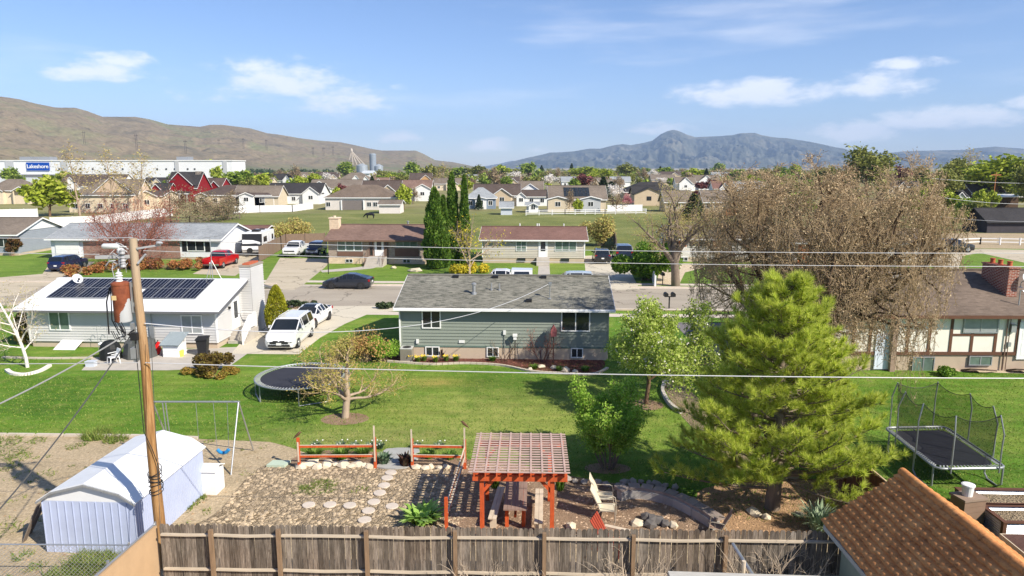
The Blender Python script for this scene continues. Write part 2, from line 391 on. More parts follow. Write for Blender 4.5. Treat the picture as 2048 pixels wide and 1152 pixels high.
def cross_gable(root, xc, w, ze, depth, front, pitch, mroof, mwall, mtrim, ov=.35, zb=0, wins=(), porch=False):
    """a gable with its ridge along local y that faces the front (y=front)"""
    h = pitch*w/2; t = .12
    b = MB(); x0, x1 = xc-w/2, xc+w/2
    pr = [(x0, front, zb), (x1, front, zb), (x1, front, ze), (xc, front, ze+h), (x0, front, ze)]
    q = [(p[0], front+depth, p[2]) for p in pr]
    if porch:
        b.slab([(x0, front, ze), (x1, front, ze), (xc, front, ze+h)], .15, up=(0, -1, 0))
        for xx in (x0+.1, x1-.35): b.box((xx, front-.1, zb), (xx+.28, front+.2, ze))
    else: b.add(pr+q, [(4,3,2,1,0)]+[(5,6,7,8,9)]+[(i, (i+1)%5, (i+1)%5+5, i+5) for i in range(5)])
    b.build('gable_front', mwall, root)
    m = MB(); zo = ze-pitch*ov+.06; zr = ze+h+.06
    for s in (-1, 1):
        m.slab([(xc, front-ov, zr), (xc+s*(w/2+ov), front-ov, zo), (xc+s*(w/2+ov), front+depth, zo), (xc, front+depth, zr)][::-s], t)
    m.build('gable_roof', mroof, root)
    f = MB(); y = front-ov-.02
    for s in (-1, 1):
        f.slab([(xc, y-.02, zr-.005), (xc+s*(w/2+ov), y-.02, zo-.005), (xc+s*(w/2+ov), y+.015, zo-.005), (xc, y+.015, zr-.005)][::-s], .24)
    f.build('gable_trim', mtrim, root)
    for (u, z, ww, hh) in wins:
        o = MB(); g = MB(); a = xc+u
        o.box((a-ww/2-.08, front-.05, z-.08), (a+ww/2+.08, front+.02, z)); o.box((a-ww/2-.08, front-.05, z+hh), (a+ww/2+.08, front+.02, z+hh+.08))
        for xx in (a-ww/2-.08, a+ww/2, a-.03): o.box((xx, front-.05, z), (xx+.08, front+.02, z+hh))
        fr = o.build('window', mtrim, root); g.box((a-ww/2, front-.02, z), (a+ww/2, front+.02, z+hh)); g.build('pane', GLASS, fr)
HROT = R_(-2.4)
def hthing(name, label, px, py, ox=0, group=None, rot=HROT, cat='house', loc=None):
    p = G(px, py) if loc is None else loc
    t = thing(name, label, cat, p, rot, group); return t
RNG = random.Random(7)
# roofs and walls
SH_GREEN = shingle('weathered_shingle', srgb(116,114,104), srgb(78,80,72), srgb(152,148,136), .34, .16, big=.6)
SH_TAN = shingle('taupe_shingle', srgb(118,104,92), srgb(98,86,76), srgb(136,120,106), .3, .15)
SH_BROWN = shingle('brown_shingle', srgb(132,108,96), srgb(112,90,80), srgb(148,122,110), .3, .15, big=.25)
SH_RED = shingle('red_brown_shingle', srgb(128,98,88), srgb(112,84,76), srgb(142,110,100), .3, .15, big=.2)
SH_GREY = shingle('light_grey_shingle', srgb(156,160,162), srgb(134,138,142), srgb(172,176,178), .3, .15, big=.3)
SH_DARK = shingle('charcoal_shingle', srgb(62,60,60), srgb(50,48,50), srgb(76,74,74), .3, .15, big=.2)
SH_DKBR = shingle('dark_brown_shingle', srgb(92,80,74), srgb(78,68,64), srgb(108,94,86), .3, .15, big=.2)
SH_MID = shingle('grey_brown_shingle', srgb(126,114,102), srgb(108,98,88), srgb(142,130,118), .3, .15, big=.25)
SIDE_GREEN = mat('green_siding', srgb(132,139,129), .55, .05, .7)
SIDE_WHITE = mat('white_siding', (.53, .52, .505), .5, .05, .7)
SIDE_PALE = sidingm('pale_siding', (.66, .67, .69))
SIDE_GREY = sidingm('grey_siding', srgb(142,148,156), .22)
SIDE_TAN = sidingm('tan_siding', srgb(186,180,166))
STUC_TAN = mat('tan_stucco', srgb(190,172,146), .9, .06, 1)
STUC_BEIGE = mat('beige_stucco', srgb(214,198,172), .9, .06, 1)
STUC_WHITE = mat('white_stucco', srgb(226,224,220), .85, .05, 1)
STUC_YEL = mat('sand_stucco', srgb(198,184,160), .9, .06, 1)
STUC_OR = mat('orange_stucco', srgb(192,152,108), .9, .06, 1)
WALL_GREY = mat('grey_wall', srgb(176,178,180), .8, .06, 1)
WALL_DKGR = mat('dark_grey_wall', srgb(104,104,106), .8, .06, 1)
WALL_RED = mat('barn_red_wall', srgb(128,20,28), .6, .1, 2)
WALL_PINK = mat('rose_wall', srgb(204,180,156), .8, .06, 1)
WALL_BLUE = mat('blue_grey_wall', srgb(120,134,150), .7, .06, 1)
BRICK_TAN = brickm('buff_brick', srgb(164,146,132), srgb(140,122,110), srgb(176,166,154))
BRICK_WHITE = brickm('white_brick', srgb(222,218,210), srgb(206,200,194), srgb(190,184,178))
BRICK_RED = brickm('red_brick', srgb(150,78,54), srgb(122,58,42), srgb(196,186,174))
BRICK_ROSE = brickm('rose_brick', srgb(150,116,102), srgb(132,100,90), srgb(170,154,144))
BRICK_BEIGE = brickm('beige_brick', srgb(214,190,160), srgb(198,172,144), srgb(220,206,186))
STONE = brickm('field_stone', srgb(150,140,128), srgb(112,102,94), srgb(170,160,150), .42, .26)
WOODBR = mat('brown_trim', srgb(98,66,50), .7, .15, 3)
WPANEL = mat('brown_panel', srgb(112,84,72), .75, .12, 2)
TERRA = mat('terracotta_pot', srgb(178,94,62), .8, .12, 4)
# ================================================================ the green ranch house in the middle
def green_house():
    W_, D_ = 12.5, 8.6
    t = hthing('ranch_house', 'sage green ranch house with grey shingle roof in the middle of the photo', 0, 0, loc=(-6.72, 41.55, 0))
    foundation(t, W_, D_, .82, FNDM, -.02)
    wall_box(t, W_, D_, .8, 3.3, .27, SIDE_GREEN, laps=.2)
    b = MB(); b.box((-.05, -.05, .72), (W_+.05, .02, .82)); b.build('base_trim', mat('green_trim', srgb(96,114,106), .6), t)
    corner_boards(t, W_, D_, .8, 3.2, SIDE_GREEN)
    ro, zr, zo = gable_roof(t, W_, D_, 3.3, .27, .45, .35, SH_GREEN, WTRIM)
    g = MB(); g.box((-.35, -.58, zo-.17), (W_+.35, -.46, zo-.06)); g.box((-.12, -.13, .1), (-.04, -.05, zo-.1)); g.build('gutter', WTRIM, t)
    add_window(t, W_, D_, 'F', 1.33, 1.95, 1.02, .98, mull=1, glass=GLASS)
    add_window(t, W_, D_, 'F', 9.75, 1.85, 1.6, 1.12, mull=1, glass=GLASS)
    for u, w in ((1.5, .75), (5.25, .62), (10.35, .62)): add_window(t, W_, D_, 'F', u, .2, w, .5, mull=1, fw=.06)
    for u, dy in ((2.7, 3.95), (5.3, 3.95), (8.45, 3.95), (7.55, .55)): v = MB(); z = 3.35+.27*dy; v.box((u, dy-.18, z-.05), (u+.36, dy+.12, z+.14)); v.build('roof_vent', BLACK, t)
    for u, dy, h, r in ((4.3, 1.5, .55, .1), (5.35, 2.05, .45, .045), (5.85, 2.05, .4, .045)):
        p = MB(); z = 3.35+.27*dy; p.lathe([(r*1.8, -.1), (r*1.6, .08), (r, .1), (r, h), (r*1.5, h+.01), (r*1.5, h+.1), (r*.4, h+.16)] if r > .08 else [(r*2, -.1), (r*2, .06), (r, .07), (r, h)], (u, dy, z), 12); p.build('vent_pipe', ALU, t, True)
    m = MB(); m.tube([(9.0, .9, 3.4), (9.0, .9, 4.45), (8.9, .9, 4.55)], .035, 8); m.lathe([(.12, 0), (.12, .05)], (9, .9, 3.57), 10); m.box((8.93, .82, 4.42), (9.1, .98, 4.58)); m.build('electric_mast', STEEL, t)
    for a, b_ in (((3.5, -.08, 1.0), (3.85, .0, 1.16)), ((6.2, -.12, 1.55), (6.36, 0, 1.8)), ((.9, -.13, .95), (1.05, 0, 1.2))): v = MB(); v.box(a, b_); v.build('wall_box', WHITE, t)
    s = MB(); s.tube([(6.28, -.08, 1.5), (6.28, -.1, .4)], .02, 6); s.tube([(8.95, -.08, 1.4), (8.95, -.08, .1)], .03, 6); s.box((8.8, -.16, 1.3), (9.1, 0, 1.75)); s.build('meter_pipe', STEEL, t)
green_house()
# air conditioner
def ac_unit():
    p = G(817, 716); t = thing('air_conditioner', 'grey air conditioner unit by the corner of the green house', 'air conditioner', (p[0], 41.0, 0), HROT)
    b = MB(); b.box((-.38, -.38, 0), (.38, .38, .06)); b.build('base', CONC, t)
    b = MB(); b.box((-.34, -.34, .06), (.34, .34, .78))
    for i in range(14): z = .12+i*.045; b.box((-.352, -.352, z), (.352, .352, z+.014))
    b.build('casing', mat('ac_casing', srgb(138,132,120), .6, .08), t)
    b = MB(); b.box((-.36, -.36, .78), (.36, .36, .83)); b.build('top', mat('ac_top', srgb(190,190,186), .5, .05), t)
    b = MB(); b.lathe([(.27, 0), (.27, .006)], (0, 0, .83), 20); b.build('fan_grille', BLACK, t)
ac_unit()
# ================================================================ white house with solar panels
def white_house():
    W_, D_ = 12.35, 7.8
    t = hthing('white_house', 'white sided house with solar panels on its white metal roof', 0, 0, loc=(-31.25, 44.25, 0))
    foundation(t, W_, D_, .42, FNDM, .06)
    wall_box(t, W_, D_, .4, 2.75, .28, SIDE_WHITE, laps=.17)
    corner_boards(t, W_, D_, .4, 2.7, WTRIM)
    n = NT('white_metal_roof'); sp = n.nd('ShaderNodeSeparateXYZ'); n.L.new(n.co(), sp.inputs[0])
    n.set((.80, .81, .82), .35, .4); n.bump(n.math('PINGPONG', sp.outputs[0], .12), .5, .05)
    ro, zr, zo = gable_roof(t, W_, D_, 2.75, .28, .75, .55, n.m, WALL_DKGR, t=.08)
    add_window(t, W_, D_, 'F', 1.45, 1.2, 1.25, 1.15, glass=GLASSG)
    add_window(t, W_, D_, 'F', 10.15, 1.05, 1.25, 1.1, glass=GLASSB)
    add_door(t, W_, D_, 'R', 2.35, .75, .9, 2.0, WTRIM, True)
    lm = MB(); lm.box((W_, 1.75, 2.25), (W_+.15, 1.9, 2.4)); lm.build('wall_lamp', BLACK, t)
    # panels: two rows on the camera side slope
    nrm = Vector((0, -.28, 1)).normalized()
    PV = NT('solar_cell'); sp = PV.nd('ShaderNodeSeparateXYZ'); PV.L.new(PV.co(), sp.inputs[0])
    gx = PV.math('LESS_THAN', PV.math('FRACT', PV.math('DIVIDE', sp.outputs[0], .25)), .09)
    PV.set(PV.mix(PV.ramp(PV.noise(.4, 2), [(.3, (.004, .005, .012)), (.7, (.008, .009, .022))]), (.3, .31, .34), gx), .25, .15)
    fm = mat('panel_frame', (.3, .31, .33), .4, .05)
    def zsl(y): return 2.75+.28*y+.05
    for row in range(2):
        ya, yb = (.85+row*1.44, .85+row*1.44+1.41)
        for k in range(10):
            if row == 0 and k in (4, 5): continue
            x = .7+k*1.0
            f = MB(); f.slab([(x, ya, zsl(ya)+.1), (x+.98, ya, zsl(ya)+.1), (x+.98, yb, zsl(yb)+.1), (x, yb, zsl(yb)+.1)], .035)
            c = MB(); e = .012; c.slab([(x+e, ya+e, zsl(ya+e)+.107), (x+.98-e, ya+e, zsl(ya+e)+.107), (x+.98-e, yb-e, zsl(yb-e)+.107), (x+e, yb-e, zsl(yb-e)+.107)], .02)
            o = f.build('solar_panel', fm, t); c.build('cell_field', PV.m, o)
    # chimney clad in siding on the right gable
    c = MB(); cx0, cx1, cy0, cy1 = W_+.0, W_+.75, 3.9, 6.1
    c.box((cx0, cy0, 0), (cx1, cy1, 4.75)); lap(c, (cx0, cy0), (cx1, cy0), .2, 4.7, .17); lap(c, (cx1, cy0), (cx1, cy1), .2, 4.7, .17, nrm=(1, 0))
    ch = c.build('chimney', SIDE_WHITE, t)
    c = MB(); c.box((cx0-.05, cy0-.05, 4.75), (cx1+.05, cy1+.05, 4.87)); c.build('chimney_cap', mat('chimney_cap', srgb(150,140,128), .9, .1), ch)
    c = MB(); c.box((cx0+.15, cy0+.2, 4.87), (cx1-.15, cy1-.35, 4.98)); c.build('flue', TERRA, ch)
    # steps and railing at the side door
    s = MB()
    for i in range(4): s.box((W_+.05, 2.15-i*.28, 0), (W_+1.25, 3.4 if i == 0 else 2.15-(i-1)*.28, .74-i*.18))
    s.build('steps', CONC, t)
    r = MB()
    for (y, z) in ((3.3, .74), (2.2, .74), (1.05, 0.0)): r.box((W_+1.15, y-.045, z), (W_+1.24, y+.045, z+1.0))
    r.bar((W_+1.2, 3.3, 1.72), (W_+1.2, 2.2, 1.72), .07); r.bar((W_+1.2, 2.2, 1.72), (W_+1.2, 1.05, .98), .07); r.bar((W_+1.2, 3.3, .9), (W_+1.2, 2.2, .9), .05); r.bar((W_+1.2, 2.2, .9), (W_+1.2, 1.05, .15), .05)
    for i in range(9): y = 3.2-i*.12; r.box((W_+1.18, y-.012, .88), (W_+1.22, y+.012, 1.7))
    for i in range(9): y = 2.1-i*.12; z = .86-(2.2-y)*.66; r.box((W_+1.18, y-.012, z), (W_+1.22, y+.012, z+.8))
    r.bar((W_+.2, 3.34, 1.72), (W_+1.2, 3.34, 1.72), .07)
    r.build('railing', WTRIM, t)
    b = MB(); b.slab([(2.1, -.02, .5), (3.5, -.02, .5), (3.35, -.75, .03), (1.95, -.75, .03)], .04, up=(0, -.3, 1)); b.build('window_well_cover', WHITE, t)
    e = MB(); e.box((8.0, -.14, .3), (8.3, -.02, 1.5)); e.tube([(8.15, -.08, 1.5), (8.15, -.08, 2.6)], .03, 6); e.build('meter_box', ALU, t)
white_house()
def dish(name, label, base, aim, r=.33, pole=.5, lean=(0, 0)):
    t = thing(name, label, 'satellite dish', base)
    d = Vector(aim).normalized(); c = Vector((lean[0], lean[1], pole))
    m = MB(); m.tube([(0, 0, 0), (0, 0, pole*.6), tuple(c)], .025, 8); m.lathe([(.12, 0), (.1, .03)], n=10); m.build('mount', STEEL, t)
    m = MB(); vs = []; u = d.orthogonal().normalized(); w = d.cross(u); N = 20; fs = []
    for i in range(5):
        q = r*i/4
        for j in range(N): a = 2*math.pi*j/N; vs.append(c+d*(.05+.9*q*q)+(u*math.cos(a)+w*math.sin(a)*1.08)*q)
    for i in range(4):
        for j in range(N): fs.append((i*N+j, i*N+(j+1)%N, (i+1)*N+(j+1)%N, (i+1)*N+j))
    m.add(vs, fs); m.add([v-d*.012 for v in vs], [f[::-1] for f in fs]); m.build('reflector', mat('dish_grey', (.55, .56, .57), .45, .06), t, True)
    m = MB(); tip = c+d*r*1.15-w*.0; lo = c-Vector((0, 0, r*.9))+d*.1
    m.tube([tuple(lo), tuple(tip-Vector((0, 0, .12)))], .018, 6); m.box(tuple(tip-Vector((.05, .05, .16))), tuple(tip+Vector((.05, .05, -.04)))); m.build('receiver_arm', DARKM, t)
# ---------------------------------------------------------------- ground sheets
def sheet(name, pts, z, m, kind='structure'):
    b = MB(); b.poly([(float(p[0]), float(p[1]), z) for p in pts]); o = b.build(name, m); o['kind'] = kind; return o
def smooth_poly(pts, k=6):
    out = []; n = len(pts)
    for i in range(n):
        p0, p1, p2, p3 = (np.array(pts[(i+j-1) % n][:2], float) for j in range(4))
        for t in np.arange(k)/k: out.append(.5*((2*p1)+(-p0+p2)*t+(2*p0-5*p1+4*p2-p3)*t*t+(-p0+3*p1-3*p2+p3)*t**3))
    return out
PX = lambda *ps: [G(*p) for p in ps]
def grass_mat(name, a, b, c, d, patch=.16, dry=None):
    n = NT(name)
    big = n.noise(patch, 5, .6, dist=.6); mid = n.noise(1.6, 5, .65); fine = n.noise(22, 4, .75, n.co(scale=(1, 1.8, 1)))
    col = n.ramp(big, [(.28, a), (.5, b), (.74, c)])
    col = n.mix(col, d, n.math('MULTIPLY', n.ramp(mid, [(.48, (0, 0, 0)), (.75, (1, 1, 1))]), .55))
    for (x, y, rx, ry, k, cc) in dry or ():
        sp = n.nd('ShaderNodeSeparateXYZ'); n.L.new(n.co(), sp.inputs[0]); q = [n.math('POWER', n.math('DIVIDE', n.math('SUBTRACT', sp.outputs[i], (x, y)[i]), (rx, ry)[i]), 2) for i in (0, 1)]
        g = n.math('MULTIPLY', n.math('EXPONENT', n.math('MULTIPLY', n.math('ADD', *q), -1)), k); g = n.math('MULTIPLY', g, n.ramp(n.noise(.9, 5, .7), [(.3, (.25,)*3), (.7, (1, 1, 1))])); col = n.mix(col, cc, g)
    col = n.mix(col, n.ramp(n.noise(1.0, 2, .5, n.co(scale=(.16, 1.7, 1), rot=(0, 0, .35))), [(.35, (.86,)*3), (.65, (1.12,)*3)]), 1.0, 'MULTIPLY')
    col = n.mix(col, n.ramp(fine, [(.3, (.5,)*3), (.7, (1.45,)*3)]), 1.0, 'MULTIPLY')
    n.set(col, .9, .15); n.bump(fine, .9, .05); return n.m
LAWN = grass_mat('lawn_grass', srgb(66,104,28), srgb(94,130,40), srgb(134,150,64), srgb(152,152,84), dry=((-1, 31.5, 7, 4, .85, srgb(166,164,92)), (-4.2, 36.6, 1.6, .8, .8, srgb(186,160,92)), (-6, 28.6, 5, 1.3, .8, srgb(166,160,100)), (4, 30, 4, 3, .5, srgb(150,160,76))))
LAWN2 = grass_mat('front_lawn_grass', srgb(86,116,40), srgb(106,134,50), srgb(128,146,64), srgb(142,150,80), .1)
PAST = grass_mat('pasture_grass', srgb(88,102,50), srgb(116,122,66), srgb(140,138,88), srgb(128,120,80), .07)
def far_ground():
    n = NT('valley_ground')
    big = n.noise(.012, 6, .6); mid = n.noise(.08, 5, .65, n.co(scale=(1, .5, 1)))
    col = n.ramp(big, [(.3, srgb(96,112,58)), (.5, srgb(134,130,88)), (.7, srgb(158,144,112))])
    col = n.mix(col, n.ramp(mid, [(.3, (.75,)*3), (.7, (1.2,)*3)]), 1.0, 'MULTIPLY')
    n.set(col, .95, .1)
    b = MB(); N = 48; b.poly([(17000*math.cos(2*math.pi*i/N), 17000*math.sin(2*math.pi*i/N), 0) for i in range(N)])
    o = b.build('ground', n.m); o['kind'] = 'structure'
far_ground()
def soil(name, a, b, c, fs=14, bump=.9, bd=.06, patch=.5):
    n = NT(name); f = n.noise(fs, 6, .7); g = n.noise(patch, 5, .6); v = n.nd('ShaderNodeTexVoronoi'); v.inputs['Scale'].default_value = fs*1.5; n.L.new(n.co(), v.inputs['Vector'])
    col = n.ramp(g, [(.3, a), (.55, b), (.75, c)])
    col = n.mix(col, n.ramp(f, [(.3, (.6,)*3), (.7, (1.3,)*3)]), 1.0, 'MULTIPLY')
    n.set(col, .95, .1); n.bump(n.math('ADD', f, v.outputs['Distance']), bump, bd); return n.m
DIRT = soil('sandy_dirt', srgb(160,144,116), srgb(178,160,132), srgb(150,132,98), 9, .6, .03)
GARDEN = soil('garden_soil', srgb(154,136,110), srgb(172,154,128), srgb(146,124,92), 12, 1, .1, .8)
CHIPS = soil('wood_chips', srgb(160,130,106), srgb(182,154,128), srgb(148,120,98), 26, 1, .06, .9)
NEEDLES = soil('pine_needle_litter', srgb(164,130,98), srgb(184,150,116), srgb(138,106,80), 18, .8, .06, .9)
MULCH = soil('red_bark_mulch', srgb(106,68,58), srgb(126,84,72), srgb(94,60,50), 22, 1, .06, .9)
PGRAV = soil('pebble_gravel', srgb(198,180,152), srgb(212,194,168), srgb(186,168,140), 30, .7, .03, .9)
def asphalt(name, a, b, cracks=True):
    n = NT(name); v = n.nd('ShaderNodeTexVoronoi', feature='DISTANCE_TO_EDGE'); v.inputs['Scale'].default_value = .16
    wv = n.nd('ShaderNodeVectorMath', operation='ADD'); nn = n.nd('ShaderNodeTexNoise'); nn.inputs['Scale'].default_value = .6; nn.inputs['Detail'].default_value = 5
    n.L.new(n.co(), nn.inputs['Vector']); n.L.new(n.co(), wv.inputs[0])
    s = n.nd('ShaderNodeVectorMath', operation='SCALE'); s.inputs['Scale'].default_value = 3; n.L.new(nn.outputs['Color'], s.inputs[0]); n.L.new(s.outputs[0], wv.inputs[1]); n.L.new(wv.outputs[0], v.inputs['Vector'])
    col = n.ramp(n.noise(.35, 5, .6, n.co(scale=(.35, 1, 1))), [(.3, a), (.7, b)])
    col = n.mix(col, n.ramp(n.noise(30, 3, .7), [(.3, (.85,)*3), (.7, (1.15,)*3)]), 1.0, 'MULTIPLY')
    if cracks: col = n.mix(sc_(a, .45), col, n.ramp(v.outputs['Distance'], [(0, (.1,)*3), (.016, (1, 1, 1))]))
    n.set(col, .9, .2); n.bump(n.noise(60, 3, .7), .3, .01); return n.m
ASPH = asphalt('road_asphalt', srgb(152,142,128), srgb(170,160,144))
ASPHD = asphalt('dark_asphalt', srgb(108,104,106), srgb(128,122,122))
DRIVE = asphalt('driveway_concrete', srgb(174,162,140), srgb(190,178,156))
DRIVEW = asphalt('pale_driveway_concrete', srgb(188,179,160), srgb(202,193,174))
sheet('yard_dirt', [(-70, 12), (60, 12), (60, 40), (-70, 40)], .004, DIRT)
kn = lambda x: 57.3-.042*(x+13.65)    # near kerb line of the street
kf = lambda x: 68.1-.053*(x+10.8)
lb = [G(*p)[:2] for p in ((300,874),(420,879),(540,884),(575,893),(615,907),(740,912),(900,915),(945,935),(1130,958),(1200,972),(1300,975),(1390,995),(1440,1020),(1500,1044),(1640,1052),(1700,1060))]
sheet('lawn', [(-70, 29.5), (-22, 29.0)]+lb+[(12, 12.2), (60, 12.2), (60, kn(60)-.5), (-70, kn(-70)-.5)], .008, LAWN)
sheet('street', [(-85, kn(-85)), (75, kn(75)), (75, kf(75)), (-85, kf(-85))], .008, ASPH)
sheet('front_lawn', [(-85, kf(-85)+.35), (75, kf(75)+.35), (75, 100), (-85, 100)], .008, LAWN2)
sheet('pasture', [(-26, 99), (44, 99), (52, 176), (-70, 176), (-62, 120), (-40, 120)], .012, PAST)
sheet('garden_bed', smooth_poly(PX((395,1062),(440,1020),(520,935),(620,925),(800,922),(915,930),(910,990),(905,1064),(650,1070)), 4), .009, GARDEN)
sheet('wood_chip_patio', smooth_poly(PX((905,930),(1010,925),(1130,950),(1235,968),(1340,985),(1430,1022),(1450,1066),(1150,1072),(900,1070)), 4), .013, CHIPS)
sheet('pine_needle_bed', smooth_poly(PX((1395,985),(1480,966),(1580,960),(1690,965),(1712,1010),(1660,1064),(1480,1070),(1425,1050)), 4), .014, NEEDLES)
sheet('house_flower_bed', smooth_poly(PX((775,715),(860,708),(1000,716),(1180,716),(1210,730),(1180,748),(1110,746),(1060,742),(1000,730),(930,727),(860,729),(800,726)), 4), .013, MULCH)
sheet('rear_flower_bed', smooth_poly(PX((590,915),(640,901),(760,905),(790,912),(915,912),(935,925),(900,938),(800,930),(600,932)), 4), .0125, CHIPS)
sheet('side_gravel_path', smooth_poly(PX((1322,760),(1345,755),(1400,800),(1480,880),(1560,930),(1600,960),(1500,950),(1440,900),(1365,835)), 4), .0135, GARDEN)
sheet('tree_ring', smooth_poly([G(690,838)+np.array([1.1*math.cos(a), .8*math.sin(a), 0]) for a in np.arange(0, 6.2, .7)], 4), .0132, CHIPS)
sheet('tree_ring', smooth_poly([G(1290,810)+np.array([.9*math.cos(a), .8*math.sin(a), 0]) for a in np.arange(0, 6.2, .7)], 4), .0132, CHIPS)
sheet('tree_ring', smooth_poly([G(1215,937)+np.array([.9*math.cos(a), .5*math.sin(a), 0]) for a in np.arange(0, 6.2, .7)], 4), .0132, CHIPS)
sheet('patio', PX((163,741),(185,716),(310,700),(520,693),(500,704),(455,736),(335,741)), .016, CONC)
sheet('white_house_driveway', PX((462,708),(500,664),(548,632),(600,612.5),(800,612.5),(800,622),(742,626),(690,648),(640,676),(598,709)), .017, DRIVEW)
sheet('tan_strip_bed', PX((1665,735),(1850,741),(2060,748),(2060,742),(1850,735),(1665,728)), .013, PGRAV)
sheet('brick_house_driveway', PX((526,572),(560,516),(664,518),(650,535),(604,572)), .016, DRIVE)
sheet('driveway_apron', PX((505,580),(526,571.5),(604,571.5),(588,580)), .015, DRIVE)
sheet('tan_house_driveway', PX((1172,556),(1168,512),(1256,508),(1262,545),(1280,580),(1185,580)), .016, DRIVEW)
sheet('front_walk', PX((1077,532),(1099,532),(1102,577),(1074,577)), .016, CONC)
sheet('front_walk', PX((640,541),(712,535),(752,529),(775,529),(745,537),(705,541),(645,545)), .016, CONC)
sheet('pebble_bed', PX((1312,570),(1318,545),(1345,530),(1420,532),(1370,545),(1358,570)), .014, PGRAV)
sheet('gravel_strip', PX((1340,532),(1640,538),(1640,530),(1340,527)), .0145, PGRAV)
sheet('asphalt_driveway', PX((1345,645),(1640,650),(1660,735),(1470,720),(1400,700)), .014, ASPHD)
sheet('left_driveway', PX((85,548),(105,520),(190,524),(150,552),(40,590),(-60,600),(-60,560)), .016, DRIVE)
sheet('truck_driveway', PX((385,548),(470,505),(560,470),(590,476),(520,520),(470,552)), .016, DRIVE)
sheet('side_road', PX((1870,520),(1880,503),(1960,498),(2060,500),(2200,507),(2200,540),(2060,528),(1960,506),(1925,512),(1915,545),(1870,548)), .016, DRIVE)
sheet('bare_verge', PX((1880,496),(2200,500),(2200,468),(1880,466)), .014, DIRT)
sheet('brown_strip', PX((470,478),(530,478),(560,470),(470,466)), .0165, mat('fallow_earth', srgb(120,72,52), .95, .2, 2))
# kerbs and pavements
def strip(name, y0, y1, x0, x1, z0, m, h=0):
    b = MB()
    for a in np.arange(x0, x1-.1, 3.0):
        e = min(a+3, x1)
        if h: b.add([(a,y0(a),0),(e,y0(e),0),(e,y1(e),0),(a,y1(a),0),(a,y0(a),h),(e,y0(e),h),(e,y1(e),h),(a,y1(a),h)], [(4,5,6,7),(0,1,5,4),(2,3,7,6),(1,2,6,5),(3,0,4,7)])
        else: b.poly([(a,y0(a),z0),(e,y0(e),z0),(e,y1(e),z0),(a,y1(a),z0)])
    o = b.build(name, m); o['kind'] = 'structure'
PALE = mat('kerb_concrete', srgb(196,184,170), .9, .1, 1.5)
for a, b_ in ((-80, -23.5), (-17.5, 5.0), (11.5, 70)): strip('kerb', lambda x: kf(x)+.1, lambda x: kf(x)+.28, a, b_, 0, PALE, .13)
for a, b_ in ((-80, -21), (-8, 12), (24, 70)): strip('kerb', lambda x: kn(x)-.28, lambda x: kn(x)-.1, a, b_, 0, PALE, .13)
strip('gutter_pan', lambda x: kf(x)-.45, lambda x: kf(x)+.1, -80, 70, .0125, PALE)
strip('gutter_pan', lambda x: kn(x)-.1, lambda x: kn(x)+.45, -80, 70, .0125, PALE)
strip('pavement', lambda x: kf(x)+1.5, lambda x: kf(x)+2.7, -80, 70, .0125, PALE)
strip('pavement', lambda x: kn(x)-2.9, lambda x: kn(x)-1.7, -80, 70, .0115, PALE)
# garden edging
def edging(name, label, pts, w, h, m, seg=.3, closed=False):
    p = smooth_poly(pts, 8) if closed else pts
    b = MB()
    if not closed:
        q = []
        for i in range(len(p)-1):
            n = max(1, int(np.linalg.norm(np.array(p[i+1][:2])-np.array(p[i][:2]))/seg))
            q += [np.array(p[i][:2])+(np.array(p[i+1][:2])-np.array(p[i][:2]))*t/n for t in range(n)]
        p = q+[np.array(p[-1][:2])]
    for i in range(len(p)-1):
        a, e = np.array(p[i][:2]), np.array(p[i+1][:2]); d = (e-a)*.04
        b.bar((*(a+d), h/2), (*(e-d), h/2), w, h)
    o = b.build(name, m); tag(o, label, 'garden edging'); return o
def curve_pts(pts, k=6):
    pts = [np.array(p[:2], float) for p in pts]; out = []
    for i in range(len(pts)-1):
        p0 = pts[max(i-1, 0)]; p1 = pts[i]; p2 = pts[i+1]; p3 = pts[min(i+2, len(pts)-1)]
        for t in np.arange(k)/k: out.append(.5*((2*p1)+(-p0+p2)*t+(2*p0-5*p1+4*p2-p3)*t*t+(-p0+3*p1-3*p2+p3)*t**3))
    return out+[pts[-1]]
EDGE = mat('edging_concrete', srgb(190,178,162), .9, .12, 3)
edging('bed_edging', 'pale scalloped block edging round the flower bed of the green house', curve_pts(PX((775,724),(860,730),(930,728),(1000,732),(1062,744),(1115,748),(1185,750),(1215,738))), .14, .12, EDGE, .3)
edging('lawn_edging', 'long concrete kerb between left lawn and bare dirt', [(-70, 29.45), (-22, 28.95), G(300,874), G(400,878)], .15, .1, EDGE, 1.2)
edging('tree_edging', 'white curved concrete edging below the birch trunk', curve_pts(PX((14,742),(25,749),(50,751),(80,744),(100,733))), .22, .14, mat('white_concrete', srgb(228,220,210), .8, .08, 3), .4)
edging('path_edging', 'curved row of rough white stones along the gravel path beside the pine', curve_pts(PX((1330,765),(1325,785),(1340,812),(1362,828))), .16, .2, mat('pale_stone', srgb(190,182,172), .9, .15, 3), .3)
edging('bed_strip_edging', 'pale concrete edging of the bed along the white house', curve_pts(PX((5,716),(90,718),(185,717))), .18, .1, EDGE, .5)
